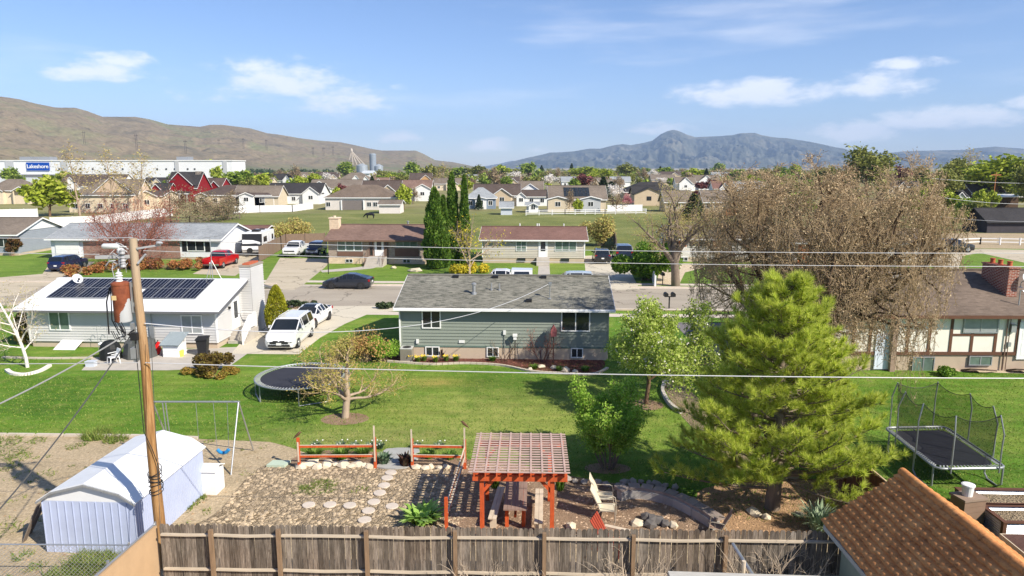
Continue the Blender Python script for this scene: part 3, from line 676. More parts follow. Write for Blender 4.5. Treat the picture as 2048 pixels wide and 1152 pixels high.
# grass blades over the near lawns, and clods over the garden
def blades():
    rng = np.random.default_rng(3); n = 150000
    xy = np.stack([rng.uniform(-32, 34, n), 14+28*rng.beta(1.3, 1.6, n)], 1)
    poly = np.array([(-70, 29.5), (-22, 29.0)]+[tuple(p) for p in lb]+[(12, 12.2), (60, 12.2), (60, 42), (-70, 42)])
    ins = np.zeros(n, bool); j = len(poly)-1
    for i in range(len(poly)):
        a, b = poly[i], poly[j]
        c = ((a[1] > xy[:, 1]) != (b[1] > xy[:, 1])) & (xy[:, 0] < (b[0]-a[0])*(xy[:, 1]-a[1])/(b[1]-a[1]+1e-12)+a[0])
        ins ^= c; j = i
    ex = (xy[:, 1] > 40.4) & (xy[:, 0] > -7.5) & (xy[:, 0] < 6.5)
    ex |= (xy[:, 1] > 38.3) & (xy[:, 0] > 15.5)
    ex |= (xy[:, 1] > 37.8) & (xy[:, 0] > -28) & (xy[:, 0] < -12)
    xy = xy[ins & ~ex]; n = len(xy)
    a = rng.uniform(0, 6.28, n); h = rng.uniform(.03, .085, n); w = rng.uniform(.012, .03, n); le = rng.uniform(-.06, .06, (n, 2))
    v = np.zeros((n, 3, 3)); v[:, 0, :2] = xy-np.stack([np.cos(a), np.sin(a)], 1)*w[:, None]; v[:, 1, :2] = xy+np.stack([np.cos(a), np.sin(a)], 1)*w[:, None]
    v[:, 2, :2] = xy+le; v[:, 2, 2] = h; v[:, :2, 2] = .004
    o = mesh_np('grass_blades', v, np.arange(n*3).reshape(-1, 3), leafm('grass_blade', srgb(84,118,34), srgb(116,146,50), srgb(168,168,92), .3))
    tag(o, kind='stuff')
blades()
def clods(name, area, n, r0, r1, m, z=.0, seed=1):
    rng = random.Random(seed); b = MB(); nr = np.random.default_rng(seed)
    P = [np.array(p[:2]) for p in area]; lo = np.min(P, 0); hi = np.max(P, 0); k = 0
    def inside(x, y):
        c = False; j = len(P)-1
        for i in range(len(P)):
            if ((P[i][1] > y) != (P[j][1] > y)) and (x < (P[j][0]-P[i][0])*(y-P[i][1])/(P[j][1]-P[i][1])+P[i][0]): c = not c
            j = i
        return c
    while k < n:
        x, y = rng.uniform(lo[0], hi[0]), rng.uniform(lo[1], hi[1])
        if not inside(x, y): continue
        b.rock((x, y, z), r0+(r1-r0)*rng.random()**2, rng, 0, .6); k += 1
    o = b.build(name, m); tag(o, kind='stuff'); return o
clods('soil_clods', smooth_poly(PX((405,1062),(440,1022),(520,938),(620,936),(800,934),(905,940),(905,1064),(650,1070)), 4), 4600, .02, .10, mat('soil_clod', srgb(172,154,128), .95, .2, 2, island=.4))
clods('wood_chips', smooth_poly(PX((905,940),(1010,930),(1130,955),(1235,975),(1340,990),(1425,1025),(1440,1064),(1150,1070),(905,1068)), 4), 3200, .02, .06, mat('wood_chip', srgb(186,160,134), .95, .2, 2, island=.4), seed=4)
clods('dirt_pebbles', [(-30, 16), (-9, 16), (-8.6, 27), (-30, 28.6)], 1300, .015, .06, mat('dirt_pebble', srgb(150,126,98), .95, .2, 2, island=.35), seed=5)
clods('mulch_chips', smooth_poly(PX((785,718),(860,711),(1000,719),(1180,720),(1195,740),(1110,742),(1000,727),(930,723)), 4), 900, .03, .09, mat('mulch_chip', srgb(118,76,64), .95, .2, 2, island=.35), seed=6)
clods('pine_litter', smooth_poly(PX((1400,988),(1480,970),(1580,964),(1690,970),(1705,1010),(1650,1060),(1480,1066),(1430,1048)), 4), 1200, .02, .07, mat('needle_litter', srgb(180,146,112), .95, .2, 2, island=.4), seed=7)
# weeds in the dirt
def tuft(mb_v, c, r, h, n, rng):
    a = rng.uniform(0, 6.28, n); q = r*np.sqrt(rng.uniform(0, 1, n)); x = c[0]+q*np.cos(a); y = c[1]+q*np.sin(a)
    b = rng.uniform(0, 6.28, n); w = rng.uniform(.01, .03, n); hh = h*rng.uniform(.4, 1, n)
    v = np.zeros((n, 3, 3)); v[:, 0] = np.stack([x-np.cos(b)*w, y-np.sin(b)*w, 0*x], 1); v[:, 1] = np.stack([x+np.cos(b)*w, y+np.sin(b)*w, 0*x], 1)
    v[:, 2] = np.stack([x+rng.normal(0, r*.35, n), y+rng.normal(0, r*.35, n), hh], 1); mb_v.append(v)
WEED = leafm('weed_leaf', srgb(84,110,40), srgb(118,138,60), srgb(150,150,84), .25)
def weeds():
    rng = np.random.default_rng(8); L = []
    for px, py, r, h, n in ((10,885,.7,.2,160),(75,882,.4,.15,80),(195,873,.6,.45,420),(232,880,.5,.3,240),(150,893,.4,.12,90),(20,908,.7,.15,120),(40,915,.5,.15,90),(370,1020,.25,.15,70),(385,1008,.25,.15,80),(400,998,.25,.15,70),(640,975,.6,.12,260),(610,980,.4,.1,120),(720,980,.3,.1,60),(10,1060,.5,.15,70),(20,935,.4,.1,60),(90,950,.4,.1,40),(185,1118,.55,.3,420),(215,1126,.5,.25,300),(160,1146,.6,.3,380),(120,1152,.5,.25,200),(45,1112,.3,.15,70),(70,1135,.3,.15,60)):
        tuft(L, G(px, py), r, h, n, rng)
    for i in range(120): tuft(L, (rng.uniform(-30, -9.5), rng.uniform(18, 28.5)), rng.uniform(.1, .3), .1, 14, rng)
    v = np.concatenate(L); o = mesh_np('weeds', v, np.arange(len(v)*3).reshape(-1, 3), WEED); tag(o, kind='stuff')
weeds()
# ================================================================ houses across the street
def brick_house():
    W_, D_ = 12.9, 8.4
    t = hthing('brick_house', 'long brown brick house across the street with white front door and steps', 0, 0, loc=(-22.2, 84.2, 0))
    foundation(t, W_, D_, .75, BRICK_BEIGE, -.01)
    wall_box(t, W_, D_, .75, 3.15, .30, BRICK_TAN)
    gable_roof(t, W_, D_, 3.15, .30, .8, .35, SH_BROWN, mat('brown_fascia', srgb(112,86,70), .6))
    for a, b_ in (((1.1, -.05, .95), (4.2, .02, 1.55)), ((8.1, -.05, .95), (11.0, .02, 1.9))): p = MB(); p.box(a, b_); p.build('panel', WPANEL, t)
    for u in (1.2, 2.22, 3.24): add_window(t, W_, D_, 'F', u, 1.62, .86, 1.42, GLASSG, mull=0)
    for u in (5.1, 6.95): add_window(t, W_, D_, 'F', u, 1.05, .3, 1.9, GLASS, WPANEL, mull=0)
    add_door(t, W_, D_, 'F', 5.75, 1.0, .92, 2.05, WTRIM, True)
    add_window(t, W_, D_, 'F', 8.3, 2.08, 2.5, .85, GLASSG, ALU, mull=2)
    for u in (2.1, 9.1): add_window(t, W_, D_, 'F', u, .2, .8, .35, mull=1, fw=.04)
    c = MB(); c.box((-.55, 2.6, 0), (.6, 3.7, 5.25)); ch = c.build('chimney', BRICK_BEIGE, t)
    c = MB(); c.box((-.62, 2.53, 5.25), (.67, 3.77, 5.4)); c.lathe([(.2, 0), (.18, .2)], (0, 3.1, 5.4), 10); c.build('chimney_cap', BRICK_BEIGE, ch)
    s = MB()
    for i in range(6): s.box((5.0, -1.5-i*.3, 0), (7.2, -.05 if i == 0 else -1.5-(i-1)*.3, .96-i*.16))
    s.build('steps', CONC, t)
    r = MB()
    for x in (5.05, 7.15):
        r.bar((x, -.2, 1.85), (x, -1.5, 1.85), .04); r.bar((x, -1.5, 1.85), (x, -3.0, .95), .04)
        for i in range(12): y = -.2-i*.25; z = .96 if y > -1.5 else .96+(y+1.5)*.55; r.bar((x, y, z-.1), (x, y, z+.9), .025)
    r.build('railing', mat('rail_brown', srgb(120,96,82), .6), t)
    v = MB(); v.lathe([(.1, -.2), (.1, .5), (.18, .52), (.18, .62)], (8.8, 5.1, 4.2), 10); v.build('roof_vent', ALU, t)
brick_house()
def tan_house():
    W_, D_ = 12.4, 8.2
    t = hthing('tan_house', 'tan sided house with red brown roof and white front door', 0, 0, loc=(-3.6, 84.8, 0))
    foundation(t, W_, D_, .7, FNDM, .03)
    wall_box(t, W_, D_, .68, 3.0, .27, SIDE_TAN, laps=.2)
    corner_boards(t, W_, D_, .7, 2.95, WTRIM, .12)
    gable_roof(t, W_, D_, 3.0, .27, .5, .4, SH_RED, WTRIM)
    add_window(t, W_, D_, 'F', 4.15, 1.55, 1.15, 1.1, GLASSG, mull=1, hor=1)
    add_window(t, W_, D_, 'F', 8.85, 1.55, 2.5, 1.12, GLASSG, mull=2)
    add_door(t, W_, D_, 'F', 6.9, .78, .95, 2.05, WTRIM, True)
    for u in (4.3, 9.6): add_window(t, W_, D_, 'F', u, .25, .9, .3, mull=0, fw=.04, frame=DARKM)
    s = MB()
    for i in range(5): s.box((6.6, -1.3-i*.3, 0), (8.15, -.05 if i == 0 else -1.3-(i-1)*.3, .76-i*.15))
    s.build('steps', CONC, t)
    for x, y in ((4.4, 5), (6.6, 5), (6.85, 5), (10, 4.8)): v = MB(); v.lathe([(.07, -.3), (.07, .45)], (x, y, 4.0), 8); v.build('vent_pipe', WTRIM, t)
tan_house()
def side_house(name, label, loc, W_, D_, wallm, roofm, rot=HROT, hw=3.0, pitch=.27, wins=(), fnd=.6, door=None, ov=.5, fas=None, cat='house', glass=GLASS, rake=.4):
    t = hthing(name, label, 0, 0, loc=loc, rot=rot, cat=cat)
    if fnd: foundation(t, W_, D_, fnd, FNDM, .03)
    wall_box(t, W_, D_, fnd, hw, pitch, wallm); gable_roof(t, W_, D_, hw, pitch, ov, rake, roofm, fas or WTRIM)
    for w in wins: add_window(t, W_, D_, *w[:5], glass, mull=w[5] if len(w) > 5 else 1, fw=.08)
    if door: add_door(t, W_, D_, 'F', *door, WTRIM)
    return t
t = side_house('white_brick_house', 'low white brick house behind the big leafless street tree', (19.6, 86.0, 0), 13.5, 8.5, BRICK_WHITE, SH_MID, wins=[('F', 2.2, 1.95, 2.2, .9, 1), ('F', 9.8, 1.95, 2.4, .9, 2)])
for u in (.6, 5.1): p = MB(); p.box((u, -.05, 1.9), (u+1.3, .02, 2.85)); p.build('panel', mat('rust_panel', srgb(170,92,56), .7, .1), t)
for u in (1.2, 4.6): add_window(t, 13.5, 8.5, 'F', u, .15, .9, .4, mull=1, fw=.06)
t = side_house('white_brick_house', 'white walled house with rusty orange porch panel behind the tan twiggy tree', (33.6, 82.5, 0), 16.5, 8.5, BRICK_WHITE, SH_MID, hw=2.9, wins=[('F', 4, 1.4, 1.8, 1.0, 1), ('F', 12, 1.4, 1.8, 1.0, 1)])
p = MB(); p.box((.3, -.08, .3), (1.6, .02, 2.5)); p.build('porch_panel', mat('orange_panel', srgb(204,104,44), .7, .12), t)
# light grey roofed house at left with red brick panel
t = side_house('grey_roof_house', 'long pale house with light grey roof behind the pink twiggy tree', (-58.6, 88.6, 0), 21.8, 9.5, SIDE_PALE, SH_GREY, rot=R_(-1.5), pitch=.3, wins=[('F', 17.6, 1.15, 2.1, 1.2, 1)], fnd=.3, hw=2.75, ov=.6)
for u in (16.9, 19.85): p = MB(); p.box((u, -.06, 1.0), (u+.6, .02, 2.5)); p.build('shutter', BLACK, t)
p = MB(); p.box((4.2, -.07, .2), (16.6, .01, 2.2)); p.build('brick_front', BRICK_ROSE, t)
p = MB(); p.box((.6, -.1, .1), (3.7, .02, 2.3))
for i in range(4): p.box((.65, -.12, .15+i*.54), (3.65, 0, .63+i*.54))
p.build('garage_door', WHITE, t)
t = side_house('grey_gable_house', 'grey sided house with white gable at the left edge across the street', (-76.5, 92.3, 0), 11.2, 9.6, SIDE_GREY, SH_MID, rot=R_(-1), pitch=.36, fnd=.35, hw=2.95, wins=[('F', 5.5, 1.2, 1.6, 1.1, 1), ('F', 8.8, 1.2, 1.2, 1.1, 1)])
p = MB(); h = .36*4.8
p.slab([(11.26, .9, 3.2), (11.26, 8.7, 3.2), (11.26, 4.8, 2.95+h-.15)], .06, up=(1, 0, 0)); p.build('gable_panel', WHITE, t)
# ================================================================ half-timbered house at right
def tudor_house():
    W_, D_ = 27.0, 9.6
    X = 17.6; t = hthing('half_timbered_house', 'cream house with brown timber trim and brick chimney at the right edge', 0, 0, loc=(X, 38.9, 0), rot=R_(-.6))
    b = MB(); b.box((.03, .03, -.3), (W_-.03, D_-.03, .98)); b.build('foundation', mat('tan_render', srgb(178,160,140), .9, .08, 1.2), t)
    wall_box(t, W_, D_, .95, 3.5, .34, mat('cream_render', srgb(228,222,210), .85, .05, 1))
    gable_roof(t, W_, D_, 3.5, .34, .55, .5, SH_TAN, WOODBR, t=.14)
    f = lambda px: (px-1024)/35.2-X
    s = MB()
    for px in (1650, 1710, 1743, 1818, 1861, 1904, 1946, 1993, 2036, 2090): s.box((f(px)-.08, -.035, 1.0), (f(px)+.08, .02, 3.4))
    s.box((0, -.05, .93), (W_, .02, 1.12)); s.box((f(1904), -.03, 2.05), (f(1993), .02, 2.18)); s.box((0, -.045, 3.3), (W_, .02, 3.48))
    s.build('timber_trim', WOODBR, t)
    s = MB(); s.box((f(1783), -.3, 0), (f(1793), -.05, 3.2)); s.build('porch_post', mat('weathered_post', srgb(150,128,112), .9, .15, 3), t)
    add_window(t, W_, D_, 'F', f(1928), 2.3, 1.85, .95, GLASSB, ALU, mull=1)
    add_window(t, W_, D_, 'F', f(1833), -.05, 1.15, .82, GLASSG, ALU, mull=1, fw=.05)
    add_window(t, W_, D_, 'F', f(1946), .38, 1.2, .45, GLASSG, ALU, mull=1, fw=.05)
    add_door(t, W_, D_, 'F', f(1757), .1, .75, 1.95, mat('pale_blue_door', srgb(206,214,226), .5, .06)); add_door(t, W_, D_, 'F', f(2040), .7, .9, 2.1, WTRIM)
    c = MB(); cx = 11.3; c.box((cx, 1.5, 3.5), (cx+.6, 3.9, 5.7)); c.box((cx-.05, 1.45, 5.7), (cx+.65, 3.95, 5.78)); ch = c.build('chimney', BRICK_RED, t)
    for y in (1.95, 2.75, 3.45):
        p = MB(); p.lathe([(.13, 0), (.15, .04), (.13, .06), (.13, .24), (.15, .26), (.15, .3), (.08, .3)], (cx+.3, y, 5.78), 12); p.build('chimney_pot', TERRA, ch, True)
    m = MB(); m.lathe([(.16, 0), (.05, .1), (.035, .12), (.035, .95), (.05, 1.0)], (11.4, .55, 3.6), 10); m.tube([(11.4, .55, 4.55), (11.5, .5, 4.6), (11.55, .45, 4.5)], .03, 6); m.build('electric_mast', STEEL, t)
    v = MB(); v.slab([(5.7, 3.6, 4.98), (6.3, 3.6, 4.98), (6.3, 4.05, 5.1), (5.7, 4.05, 5.1)], .16); v.build('roof_vent', ALU, t)
    b = MB(); b.box((f(2018), -.2, 2.3), (f(2028), 0, 2.75)); b.build('meter_box', ALU, t); b = MB(); b.box((f(2017), -.12, 1.45), (f(2023), 0, 1.7)); b.build('meter_box', ALU, t)
    p = MB(); p.tube([(f(2012), -.08, .1), (f(2012), -.08, 3.3)], .035, 6); p.tube([(f(2018), -.07, .1), (f(2018), -.07, 3.3)], .025, 6); p.build('drain_pipe', mat('pipe_brown', srgb(120,96,84), .6), t)
    for px in (1945, 2035):
        w = MB(); w.tube([(f(px-14), -.05, .05), (f(px-8), -.55, .25), (f(px+22), -.7, .25), (f(px+48), -.4, .12)], [.05]*4, 6); w.slab([(f(px-14), -.05, .1), (f(px-8), -.6, .3), (f(px+22), -.75, .3), (f(px+20), -.05, .12)], .06); w.build('window_well', mat('well_rust', srgb(96,80,68), .8, .2), t)
tudor_house()
dish('satellite_dish', 'round white satellite dish on the brick chimney of the timbered house', (29.7, 40.3, 4.6), (.35, -.8, .45), .34, .45, (.12, -.1))
dish('satellite_dish', 'grey satellite dish on the left end of the white metal roof', (-29.6, 47.3, 3.6), (.75, -.6, .35), .32, .4, (-.1, -.1))
# tripod aerial on the white roof
def aerial():
    t = thing('roof_antenna', 'thin tripod antenna mast on the right end of the white roof', 'antenna', (-20.6, 47.6, 3.85))
    m = MB(); m.tube([(0, 0, 0), (0, 0, 3.0)], .025, 6); m.build('mast', STEEL, t)
    m = MB()
    for a in (0, 2.1, 4.2): m.tube([(.75*math.cos(a), .5*math.sin(a), -.1+(.14 if math.sin(a) > 0 else -.12)), (0, 0, 1.4)], .02, 6)
    m.build('tripod', STEEL, t)
    m = MB(); m.bar((-.5, 0, 2.9), (.5, 0, 3.05), .03)
    for i in range(6): m.bar((-.45+i*.18, -.4+.03*i, 2.93+i*.02), (-.45+i*.18, .4-.03*i, 2.93+i*.02), .015)
    m.build('aerial_arm', STEEL, t)
aerial()
# ================================================================ tiled roof building at the lower right
def tile_building():
    t = thing('tiled_roof_shed', 'small building with terracotta tile roof at the lower right', 'building', (8.45, 17.35, 0), R_(-1.2))
    # local: x right from eave, y negative towards the camera
    run, ze, zr, L = 2.03, 2.0, 3.42, 7.0
    w = MB(); w.box((.28, -.25, -.2), (run*2-.28, -L, ze)); w.add([(.28,-.25,ze),(run*2-.28,-.25,ze),(run,-.25,zr-.12),(.28,-L,ze),(run*2-.28,-L,ze),(run,-L,zr-.12)], [(0,1,2),(5,4,3),(0,2,5,3),(1,4,5,2)])
    w.build('wall', mat('sage_wall', srgb(150,162,146), .85, .08, 1.5), t)
    T = NT('clay_tile')
    col = T.ramp(T.noise(1.6, 5, .65), [(.25, srgb(168,110,68)), (.5, srgb(200,136,84)), (.75, srgb(220,162,106))])
    col = T.mix(col, srgb(84,56,42), T.math('MULTIPLY', T.ramp(T.noise(7, 5, .7), [(.52, (0,0,0)), (.72, (1,1,1))]), .75))
    T.set(col, .9, .15); T.bump(T.noise(40, 4, .7), .4, .01)
    NC, NS, pw = 11, 220, .215; s = math.hypot(run+.02, zr-ze)/NC
    for side in (0, 1):
        V = []; F = []; rng = random.Random(3+side)
        dx, dz = run/(NC), (zr-ze)/NC; nx, nz = -(zr-ze), run; q = math.hypot(nx, nz); nx /= q; nz /= q
        for c in range(NC):
            base = len(V)
            jit = [rng.uniform(-.03, .03) for _ in range(NS)]
            for row, (tt, lift) in enumerate(((-.08, -.02), (-.08, .075), (.5, .042), (1.02, .005))):
                for k in range(NS+1):
                    y = .35-(L+.3)*k/NS; ph = (y/pw) % 1.0; j = jit[int(y/pw) % NS]
                    up = lift+.014*abs(math.sin(math.pi*ph))*(1 if row else .2); tl = tt+j*3*(row < 2)
                    x = dx*(c+tl)+nx*up; z = ze+dz*(c+tl)+nz*up+.02
                    V.append((x if side == 0 else 2*run-x, y, z))
            n = NS+1
            for r in range(3):
                for k in range(NS): 
                    f = (base+r*n+k, base+(r+1)*n+k, base+(r+1)*n+k+1, base+r*n+k+1); F.append(f[::-1] if side == 0 else f)
        mesh_np('roof', np.array(V), np.array(F), T.m, t)
    r = MB()
    k = 0; y = .4
    while y > -L: r.tube([(run, y, zr+.02), (run, y-.36, zr+.045)], [.12, .10], 10); y -= .34
    r.build('ridge_tile', T.m, t, True)
    f = MB(); f.bar((.12, .22, ze-.06), (run, .22, zr-.08), .06, .16); f.bar((2*run-.12, .22, ze-.06), (run, .22, zr-.08), .06, .16); f.box((-.02, .25, ze-.16), (.06, -L, ze-.03)); f.build('fascia', mat('peeling_white', srgb(170,172,166), .8, .2, 3), t)
tile_building()
def playhouse():
    t = thing('garden_shed', 'small tan shed with brown shingle roof at the lower right corner', 'shed', (12.9, 13.6, 0), R_(-3))
    wall_box(t, 3.2, 3.2, 0, 1.95, .5, STUC_YEL, gable=False); hip_roof(t, 3.2, 3.2, 2.0, .62, .22, SH_BROWN, STUC_YEL)
playhouse()
# ================================================================ weathered picket fence in front
def picket_fence():
    y0, yr = 17.885, -.0213; fy = lambda x: y0+yr*(x+9.7)
    t = thing('picket_fence', 'long weathered grey brown wooden picket fence along the bottom', 'fence', (0, 0, 0))
    WD = NT('weathered_board'); v = WD.co(scale=(14, 14, 1.1))
    c = WD.ramp(WD.noise(2.2, 6, .7, v), [(.25, srgb(66,58,52)), (.5, srgb(128,119,109)), (.75, srgb(178,168,156))])
    zone = WD.ramp(WD.noise(.3, 3, .6), [(.35, srgb(150,126,104)), (.6, srgb(150,148,144))]); c = WD.mix(c, zone, .45, 'OVERLAY')
    c = WD.mix(c, WD.ramp(WD.island(), [(0, (.5,)*3), (.5, (.85,)*3), (1, (1.25,)*3)]), 1.0, 'MULTIPLY')
    sp = WD.nd('ShaderNodeSeparateXYZ'); WD.L.new(WD.co(), sp.inputs[0])
    k = WD.noise(9, 3, .6, WD.co(scale=(1, 1, .5))); c = WD.mix(c, srgb(60,46,38), WD.math('MULTIPLY', WD.ramp(k, [(.66, (0,0,0)), (.72, (1,1,1))]), .7))
    WD.set(c, .95, .1); WD.bump(WD.noise(3, 5, .7, v), .5, .01)
    RAIL = mat('pale_rail', srgb(186,172,152), .9, .18, 2, vec=(1, 8, 8)); 
    posts = [AT(px, 1075, 17.75)[0] for px in (322, 422, 558, 734, 911, 1088, 1264, 1445)]+[9.6]
    posts[0] = -9.72
    rng = random.Random(5)
    for i in range(len(posts)-1):
        m = MB(); x = posts[i]; 
        while x < posts[i+1]-.02:
            w = rng.uniform(.128, .142); h = 1.83+rng.uniform(-.03, .02)+ .01*math.sin(x*2); y = fy(x)+rng.uniform(-.006, .006); le = rng.uniform(-.008, .008)
            w = min(w, posts[i+1]-x)
            pr = [(0, .02), (w, .02), (w+le, h-.05), (w-.03+le, h-.008), (w*.5+le, h), (.03+le, h-.008), (le, h-.05)]
            n = len(pr); a = [(x+u, y, z) for u, z in pr]; b = [(x+u, y+.02, z) for u, z in pr]
            m.add(a+b, [tuple(range(n)), tuple(range(2*n-1, n-1, -1))]+[(j, j+n, (j+1) % n+n, (j+1) % n) for j in range(n)])
            x += w+rng.choice((.006, .008, .012, .02))
        m.build('picket_panel', WD.m, t)
        for z in (1.55, .52):
            r = MB(); xa, xb = posts[i]+.06, posts[i+1]-.06; sg = rng.uniform(-.03, .01)
            r.bar((xa, fy(xa)-.045, z), ((xa+xb)/2, fy((xa+xb)/2)-.045, z+sg), .085, .05); r.bar(((xa+xb)/2, fy((xa+xb)/2)-.045, z+sg), (xb, fy(xb)-.045, z), .085, .05); r.build('rail', RAIL, t)
    PO = mat('fence_post', srgb(132,108,84), .95, .2, 3, vec=(6, 6, 1), island=.2)
    for x in posts[1:-1]:
        m = MB(); y = fy(x)-.1; m.box((x-.05, y-.06, 0), (x+.05, y+.045, 1.72+rng.uniform(-.02, .06))); m.build('post', PO, t)
picket_fence()
# tan wall panel beside a chain link fence, lower left
CHAIN = NT('chain_link'); 
def chain_mat():
    n = CHAIN; sp = n.nd('ShaderNodeSeparateXYZ'); n.L.new(n.co(), sp.inputs[0])
    u = n.math('ADD', sp.outputs[0], sp.outputs[1]); s = .06
    a = n.math('PINGPONG', n.math('ADD', u, sp.outputs[2]), s); b = n.math('PINGPONG', n.math('SUBTRACT', u, sp.outputs[2]), s)
    k = n.math('MAXIMUM', n.math('LESS_THAN', a, .006), n.math('LESS_THAN', b, .006))
    tr = n.nd('ShaderNodeBsdfTransparent'); mx = n.nd('ShaderNodeMixShader'); n.set((.42, .43, .44), .45, .4, .5)
    n.L.new(k, mx.inputs[0]); n.L.new(tr.outputs[0], mx.inputs[1]); n.L.new(n.b.outputs[0], mx.inputs[2]); n.L.new(mx.outputs[0], n.N['Material Output'].inputs[0])
chain_mat()
def chain_fence(name, label, p, q, h, nposts=2, net=True, catg='fence', rr=.022, m=STEEL):
    t = thing(name, label, catg, (0, 0, 0)); p = np.array([p[0], p[1]]); q = np.array([q[0], q[1]])
    r = MB(); r.tube([(*p, h), (*q, h)], rr, 8); r.build('top_rail', m, t)
    for i in range(nposts):
        c = p+(q-p)*i/(nposts-1); b = MB(); b.tube([(*c, 0), (*c, h+.03)], rr*1.4, 8); b.lathe([(rr*1.7, 0), (rr*1.2, .05), (.005, .07)], (*c, h+.03), 8); b.build('post', m, t)
    if net:
        b = MB(); b.poly([(*p, .03), (*q, .03), (*q, h), (*p, h)]); b.build('mesh', CHAIN.m, t)
    return t
ZT = 1.72
pa, pb = G(310, 1048, ZT), G(192, 1152, ZT); ex = pb+(pb-pa)*.8
chain_fence('chain_link_fence', 'chain link fence run in front of the white metal shed', (-40, 18.1), G(258, 1090, 1.25), 1.25, 5)
def tan_wall():
    t = thing('tan_panel_fence', 'tan stucco wall panel with a steel top rail at the lower left', 'fence', (0, 0, 0))
    d = (pb-pa)[:2]; d /= np.linalg.norm(d); n = np.array([-d[1], d[0]])*.05
    w = MB(); a = pa[:2]; b = ex[:2]
    w.slab([(*(a-n), ZT-.05), (*(b-n), ZT-.05), (*(b+n), ZT-.05), (*(a+n), ZT-.05)], ZT-.03); w.build('panel', mat('tan_wall_stucco', srgb(180,150,116), .95, .08, 2, bump=.6, bscale=45), t)
    r = MB(); r.tube([(*a, ZT), (*b, ZT)], .03, 8); r.build('top_rail', STEEL, t)
    for c in (a, a+(b-a)*.43, b):
        r = MB(); k = c-n*1.6 if c is not a else c; r.tube([(*k, 0), (*k, ZT+.06)], .036, 8); r.build('post', STEEL, t)
tan_wall()
# ================================================================ white metal shed
def metal_shed():
    t = thing('metal_shed', 'white corrugated metal shed beside the utility pole', 'shed', (*G(96, 1104)[:2], 0), R_(-3.2))
    W_ = 2.85; L = 4.1; h = 1.68; hr = 2.24
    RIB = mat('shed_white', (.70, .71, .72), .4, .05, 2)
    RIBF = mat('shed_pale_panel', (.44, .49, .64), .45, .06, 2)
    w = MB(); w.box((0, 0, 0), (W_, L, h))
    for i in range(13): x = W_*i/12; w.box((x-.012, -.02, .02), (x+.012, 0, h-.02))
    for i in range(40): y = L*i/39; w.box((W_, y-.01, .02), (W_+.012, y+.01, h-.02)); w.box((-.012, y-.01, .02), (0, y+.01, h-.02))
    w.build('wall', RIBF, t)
    # low gambrel roof
    prof = [(-.1, h-.03), (.38, hr-.27), (W_/2, hr), (W_-.38, hr-.27), (W_+.1, h-.03)]
    q = [(0, h), (.41, hr-.28), (W_/2, hr-.02), (W_-.41, hr-.28), (W_, h)]
    for y, s in ((0, 1), (L, -1)): g = MB(); g.poly([(x, y, z) for x, z in q][::-s]); g.build('gable', mat('shed_gable', (.70, .70, .70), .5, .04, 2), t)
    r = MB()
    for i in range(4):
        a, b = prof[i], prof[i+1]
        r.slab([(a[0], -.1, a[1]+.03), (b[0], -.1, b[1]+.03), (b[0], L+.1, b[1]+.03), (a[0], L+.1, a[1]+.03)][::-1], -.03)
        for k in range(1, 24): y = L*k/24; r.bar((a[0], y, a[1]+.032), (b[0], y, b[1]+.032), .03, .02)
    r.build('roof', RIB, t)
    f = MB()
    for i in range(4): f.bar((prof[i][0], -.12, prof[i][1]), (prof[i+1][0], -.12, prof[i+1][1]), .05, .06)
    f.build('roof_trim', ALU, t)
    v = MB(); v.box((W_*.66, -.03, h+.32), (W_*.71, -.005, h+.42)); v.rock((W_*.8, -.02, h+.36), .03, random.Random(2)); v.build('vent', DARKM, t)
metal_shed()
def side_cabinet():
    p = G(412, 990); t = thing('storage_cabinet', 'small white storage box at the far corner of the metal shed', 'storage box', (p[0]+.1, p[1]+.3, 0), R_(-3))
    b = MB(); b.box((-.3, -.3, 0), (.3, .35, .85)); b.build('body', WHITE, t)
    b = MB(); b.slab([(-.34, -.34, .9), (.34, -.34, .9), (.34, .02, 1.06), (-.34, .02, 1.06)], .04); b.slab([(-.34, .02, 1.06), (.34, .02, 1.06), (.34, .4, .9), (-.34, .4, .9)], .04); b.build('lid', WTRIM, t)
side_cabinet()
def lean_board():
    p = G(72, 1075); t = thing('leaning_board', 'dark weathered boards leaning on the left side of the metal shed', 'board', (p[0], p[1]+.2, 0))
    b = MB(); b.bar((-.35, 0, 0), (.28, .25, 1.35), .2, .03, up=(1, 0, 0)); b.bar((-.2, -.45, 0), (.3, -.3, 1.2), .16, .03, up=(1, 0, 0)); b.build('board', mat('grey_board', srgb(120,108,96), .9, .2, 3, vec=(1, 1, .3)), t)
lean_board()
